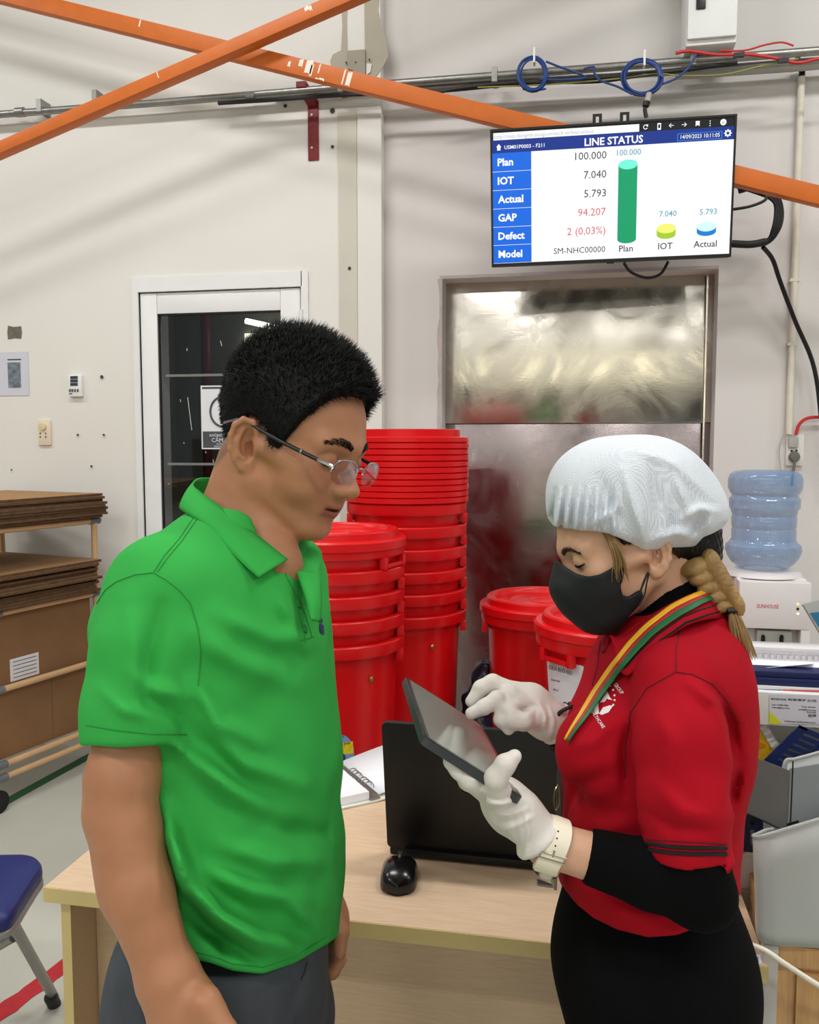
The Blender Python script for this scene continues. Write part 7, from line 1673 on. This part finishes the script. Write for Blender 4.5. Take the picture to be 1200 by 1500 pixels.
q = MB(); q.prism([kv(811, 1240, 1.07), kv(818, 1240, 1.075), kv(816, 1304, 1.075), kv(812, 1304, 1.07)], FWD * 0.05); q.build('badge_holder', mat('badge_grey', (150, 146, 138), 0.4), ln)
q = MB(); q.prism([kv(815, 1200, 1.085), kv(818, 1200, 1.085), kv(817, 1242, 1.08), kv(814, 1242, 1.08)], FWD * 0.002); q.build('strap_end', MATS['grey_strap'], ln)

# ------------------------------------------------------------------ tablet
tA_, tB_, tC_, tD_ = [np.array([(x - 600) / FPX, (750 - y) / FPX, 1.0]) for x, y in ((593, 991), (622, 1080), (767, 1171), (705, 1062))]
dA = 1.20; sol = np.linalg.solve(np.stack([tB_, tD_, -tC_], 1), tA_ * dA); a3, b3, c3, d3 = tA_ * dA, tB_ * sol[0], tC_ * sol[2], tD_ * sol[1]
eL_ = (b3 - a3); LL_ = np.linalg.norm(eL_); eL_ /= LL_; eS_ = (d3 - a3) - eL_ * ((d3 - a3) @ eL_); LS_ = np.linalg.norm(eS_); eS_ /= LS_; eN_ = np.cross(eL_, eS_)
if eN_[1] < 0: eN_ = -eN_                                        # screen normal looks up
def TB_(u, v, w): return a3 + eL_ * (u * LL_) + eS_ * (v * LS_) + eN_ * w     # camera axes
def TBw(u, v, w): return Vector(cam_to_world(TB_(u, v, w)[None])[0])
tb_ = empty('tablet', TBw(0.5, 0.5, 0), 'dark grey tablet computer held between the two people', 'tablet')
def trr(r, w, ins=0.0, n=5):
    out = []; W_, H_ = LL_ - 2 * ins, LS_ - 2 * ins
    for x, y in rrect(W_, H_, r, n): out.append(TBw((x + ins) / LL_, (y + ins) / LS_, w))
    return out
nW = Vector(M3 @ eN_)
b = MB(); b.prism(trr(0.010, -0.009), nW * 0.009); b.build('case', mat('tablet_case', (54, 58, 60), 0.5), tb_)
b = MB(); b.prism(trr(0.008, 0.0001, 0.002), nW * 0.0006); b.build('bezel', mat('tablet_bezel', (22, 24, 25), 0.15), tb_)
M_tscr = mat('tablet_glass', (112, 124, 116), 0.14, var=0.10, scale=8, spec=0.9, coat=0.6)
b = MB(); b.prism(trr(0.004, 0.0007, 0.007), nW * 0.0004); b.build('screen', M_tscr, tb_)

# ------------------------------------------------------------------ gloved hands (each glove a part of the woman)
up_, dn_ = eN_, -eN_
def T(u, v, w): return TB_(u, v, w)
def glove_near(p):
    W0, W1 = K(790, 1226, 0.962), K(762, 1192, 0.962)
    pal = K(728, 1162, 0.952)
    d = chain(p, [W0, W1, K(745, 1178, 0.975)], [0.0265, 0.0245, 0.0235], 0.010)
    d = smin(d, ell(p, K(743, 1182, 0.980), (0.024, 0.030, 0.021)), 0.016)
    d = smin(d, ell(p, K(727, 1164, 0.980), (0.017, 0.024, 0.017)), 0.014)
    # thumb over the screen edge
    d = smin(d, chain(p, [K(738, 1180, 0.962), K(729, 1160, 0.938), K(727, 1139, 0.922), K(740, 1121, 0.920), K(754, 1108, 0.930)], [0.018, 0.0145, 0.0122, 0.0108, 0.0078], 0.005), 0.010)
    # fingers flat under the tablet
    for i, (u0, v0, u1, v1, w) in enumerate(((0.985, 0.66, 0.93, 0.34, -0.012), (0.98, 0.72, 0.60, 0.42, -0.021), (0.98, 0.86, 0.55, 0.62, -0.021), (1.0, 0.98, 0.62, 0.84, -0.020))):
        j = [K(733, 1170, 0.978), T(lerpv(u0, u1, 0.35), lerpv(v0, v1, 0.35), w - 0.004), T(lerpv(u0, u1, 0.7), lerpv(v0, v1, 0.7), w - 0.002), T(u1, v1, w)]
        d = smin(d, chain(p, j, [0.0125, 0.0100, 0.0092, 0.0080], 0.004), 0.006)
    # heel of the hand past the tablet's corner
    d = smin(d, chain(p, [K(752, 1190, 0.975), K(767, 1180, 0.99), K(770, 1163, 1.0)], [0.020, 0.0125, 0.006], 0.01), 0.010)
    # flared cuff
    ax = (W0 - W1) / np.linalg.norm(W0 - W1); t = (p - K(779, 1212, 0.962).astype(np.float32)) @ ax.astype(np.float32)
    d = d - 0.0055 * np.exp(-((t - 0.014) / 0.006) ** 2)
    px, py = pix(p); fl = [([(705 + i * 7, 1166 + i * 10), (728 + i * 7, 1172 + i * 7), (752 + i * 6, 1166 + i * 6)], 0.0034 * (1 if i % 2 else -0.8), 3.4) for i in range(6)] + [([(768, 1186), (775, 1220), (768, 1258)], 0.004, 4), ([(752, 1190), (757, 1225), (760, 1245)], -0.002, 4)]
    d = d - px_fold(p, px, py, fl, 0.97) + 0.0006 * noise3(p, 260, 31)
    return smax(d, t - 0.020, 0.002)
gn = implicit('glove', glove_near, K(720, 1165, 0.96) - 0.12, K(720, 1165, 0.96) + 0.14, 0.0021, M_glove, wom)
def glove_far(p):
    d = chain(p, [K(818, 1062, 1.187), K(800, 1052, 1.18), K(778, 1040, 1.175)], [0.0275, 0.028, 0.028], 0.01)
    d = smin(d, ell(p, K(768, 1030, 1.175), (0.034, 0.026, 0.020), np.array([[0.86, 0.5, 0], [-0.5, 0.86, 0], [0, 0, 1]]).T), 0.014)
    d = smin(d, ell(p, K(752, 1022, 1.175), (0.020, 0.020, 0.020)), 0.01)
    # index finger reaching to the screen, middle finger bent above it
    d = smin(d, chain(p, [K(748, 1020, 1.160), K(728, 1024, 1.150), K(709, 1036, 1.146), K(691, 1045, 1.146)], [0.0135, 0.0110, 0.0100, 0.0085], 0.004), 0.006)
    d = smin(d, chain(p, [K(750, 1013, 1.178), K(722, 1000, 1.180), K(704, 1008, 1.178), K(691, 1028, 1.176)], [0.0135, 0.0118, 0.0105, 0.0085], 0.004), 0.006)
    # ring and little finger curled, thumb tucked under
    d = smin(d, chain(p, [K(752, 1024, 1.165), K(737, 1036, 1.150), K(735, 1054, 1.146), K(745, 1068, 1.148)], [0.0130, 0.0115, 0.0105, 0.0080], 0.004), 0.006)
    d = smin(d, chain(p, [K(762, 1028, 1.160), K(750, 1040, 1.146), K(752, 1056, 1.144), K(766, 1062, 1.150)], [0.0125, 0.0110, 0.0100, 0.0085], 0.004), 0.006)
    d = smin(d, chain(p, [K(788, 1052, 1.158), K(768, 1054, 1.142), K(750, 1052, 1.140)], [0.0145, 0.0125, 0.0100], 0.005), 0.008)
    px, py = pix(p); d = d - px_fold(p, px, py, [([(790, 1030), (800, 1048), (798, 1070)], 0.003, 3), ([(778, 1025), (786, 1040), (784, 1060)], -0.0015, 3), ([(805, 1035), (812, 1055), (808, 1078)], 0.003, 3), ([(756, 1035), (768, 1040), (782, 1034)], -0.005, 4), ([(736, 1012), (742, 1020), (740, 1030)], -0.0015, 3)], 1.2) + 0.0006 * noise3(p, 260, 37)
    ax = (K(818, 1062, 1.187) - K(800, 1052, 1.18)); ax /= np.linalg.norm(ax); t = (p - K(816, 1061, 1.186).astype(np.float32)) @ ax.astype(np.float32)
    d = d - 0.0025 * np.exp(-((t + 0.001) / 0.003) ** 2)
    return smax(d, t - 0.002, 0.0015)
gf = implicit('glove', glove_far, K(755, 1035, 1.165) - 0.09, K(755, 1035, 1.165) + 0.10, 0.0021, M_glove, wom)
# watch on the near wrist
wt = bpy.data.objects.new('wristwatch', None); COL.objects.link(wt); wt.parent = wom; wt.matrix_parent_inverse = parent_world(wom).inverted(); wt.location = kv(808, 1236, 0.96); wt.empty_display_size = 0.02; tag(wt, 'cream strap wristwatch with a steel buckle')
M_strap = mat('cream_strap', (234, 226, 202), 0.45, var=0.04)
ax = (elb - wri) / np.linalg.norm(elb - wri); wc = lerpv(wri, elb, 0.035); e1 = np.cross(ax, [0, 0, 1.0]); e1 /= np.linalg.norm(e1); e2 = np.cross(ax, e1)
if e1[1] < 0: e1 = -e1
def wr(a, t, r): return wc + ax * t + (e1 * math.cos(a) + e2 * math.sin(a)) * r
rows = []
for t, dr in ((-0.0125, 0.0), (-0.0115, 0.0022), (0.0, 0.003), (0.0115, 0.0022), (0.0125, 0.0)): rows.append([Vector(cam_to_world(wr(2 * math.pi * i / 40, t + 0.003 * math.sin(2 * math.pi * i / 40 * 2), 0.0282 + dr * 0.9)[None])[0]) for i in range(40)])
b = MB(); b.grid(rows, close_u=True); o = b.build('strap', M_strap, wt); s_ = o.modifiers.new('thickness', 'SOLIDIFY'); s_.thickness = 0.0015; s_.offset = 1
sgn = 1 if wr(math.pi / 2, 0, 0.03)[2] < wc[2] else -1              # side towards the camera
def wv(a, t, r): return Vector(cam_to_world(wr(sgn * a, t, r)[None])[0])
b = MB(); b.tube([wv(1.55, -0.014, 0.0325), wv(1.55, 0.014, 0.0325), wv(1.75, 0.014, 0.0325), wv(1.75, -0.014, 0.0325)], 0.0012, 6, closed=True); b.build('buckle', M_gold, wt)
b = MB(); b.tube([wv(1.62, 0.0, 0.0325), wv(1.40, 0.0, 0.033)], 0.001, 6); b.build('buckle_pin', M_gold, wt)
for a in (0.75, 1.0, 1.25): b = MB(); b.tube([wv(a, 0, 0.0317), wv(a, 0, 0.0324)], 0.0011, 8); b.build('strap_hole', M_black, wt)
b = MB(); b.tube([wv(math.pi + 0.5, 0, 0.030), wv(math.pi + 0.5, 0, 0.038)], 0.016, 24); b.build('watch_case', M_gold, wt)
# twisted black bracelet and hair tie on the far wrist
fw0, fw1 = K(815, 1058, 1.185), K(858, 1085, 1.215); ax2 = (fw1 - fw0) / np.linalg.norm(fw1 - fw0); g1 = np.cross(ax2, [0, 0, 1.0]); g1 /= np.linalg.norm(g1); g2 = np.cross(ax2, g1)
bc_ = bpy.data.objects.new('bracelet', None); COL.objects.link(bc_); bc_.parent = wom; bc_.matrix_parent_inverse = parent_world(wom).inverted(); bc_.location = kv(828, 1065, 1.19); bc_.empty_display_size = 0.02; tag(bc_, 'braided black hair tie worn on the far wrist')
for ph in (0, math.pi):
    b = MB(); b.tube([Vector(cam_to_world((lerpv(fw0, fw1, 0.26) + ax2 * 0.004 * math.sin(t * 12 * math.pi / 60 * 2 + ph) + (g1 * math.cos(2 * math.pi * t / 60) + g2 * math.sin(2 * math.pi * t / 60)) * (0.0315 + 0.003 * math.cos(t * 12 * math.pi / 60 * 2 + ph)))[None])[0]) for t in range(60)], 0.0036, 7, closed=True); b.build('strand', M_rubber, bc_)
b = MB(); b.tube(smooth_path([kv(815, 1056, 1.16), kv(820, 1044, 1.155), kv(835, 1036, 1.155), kv(850, 1033, 1.17), kv(860, 1036, 1.19)], 5), 0.0028, 8); b.build('loop', M_rubber, bc_)
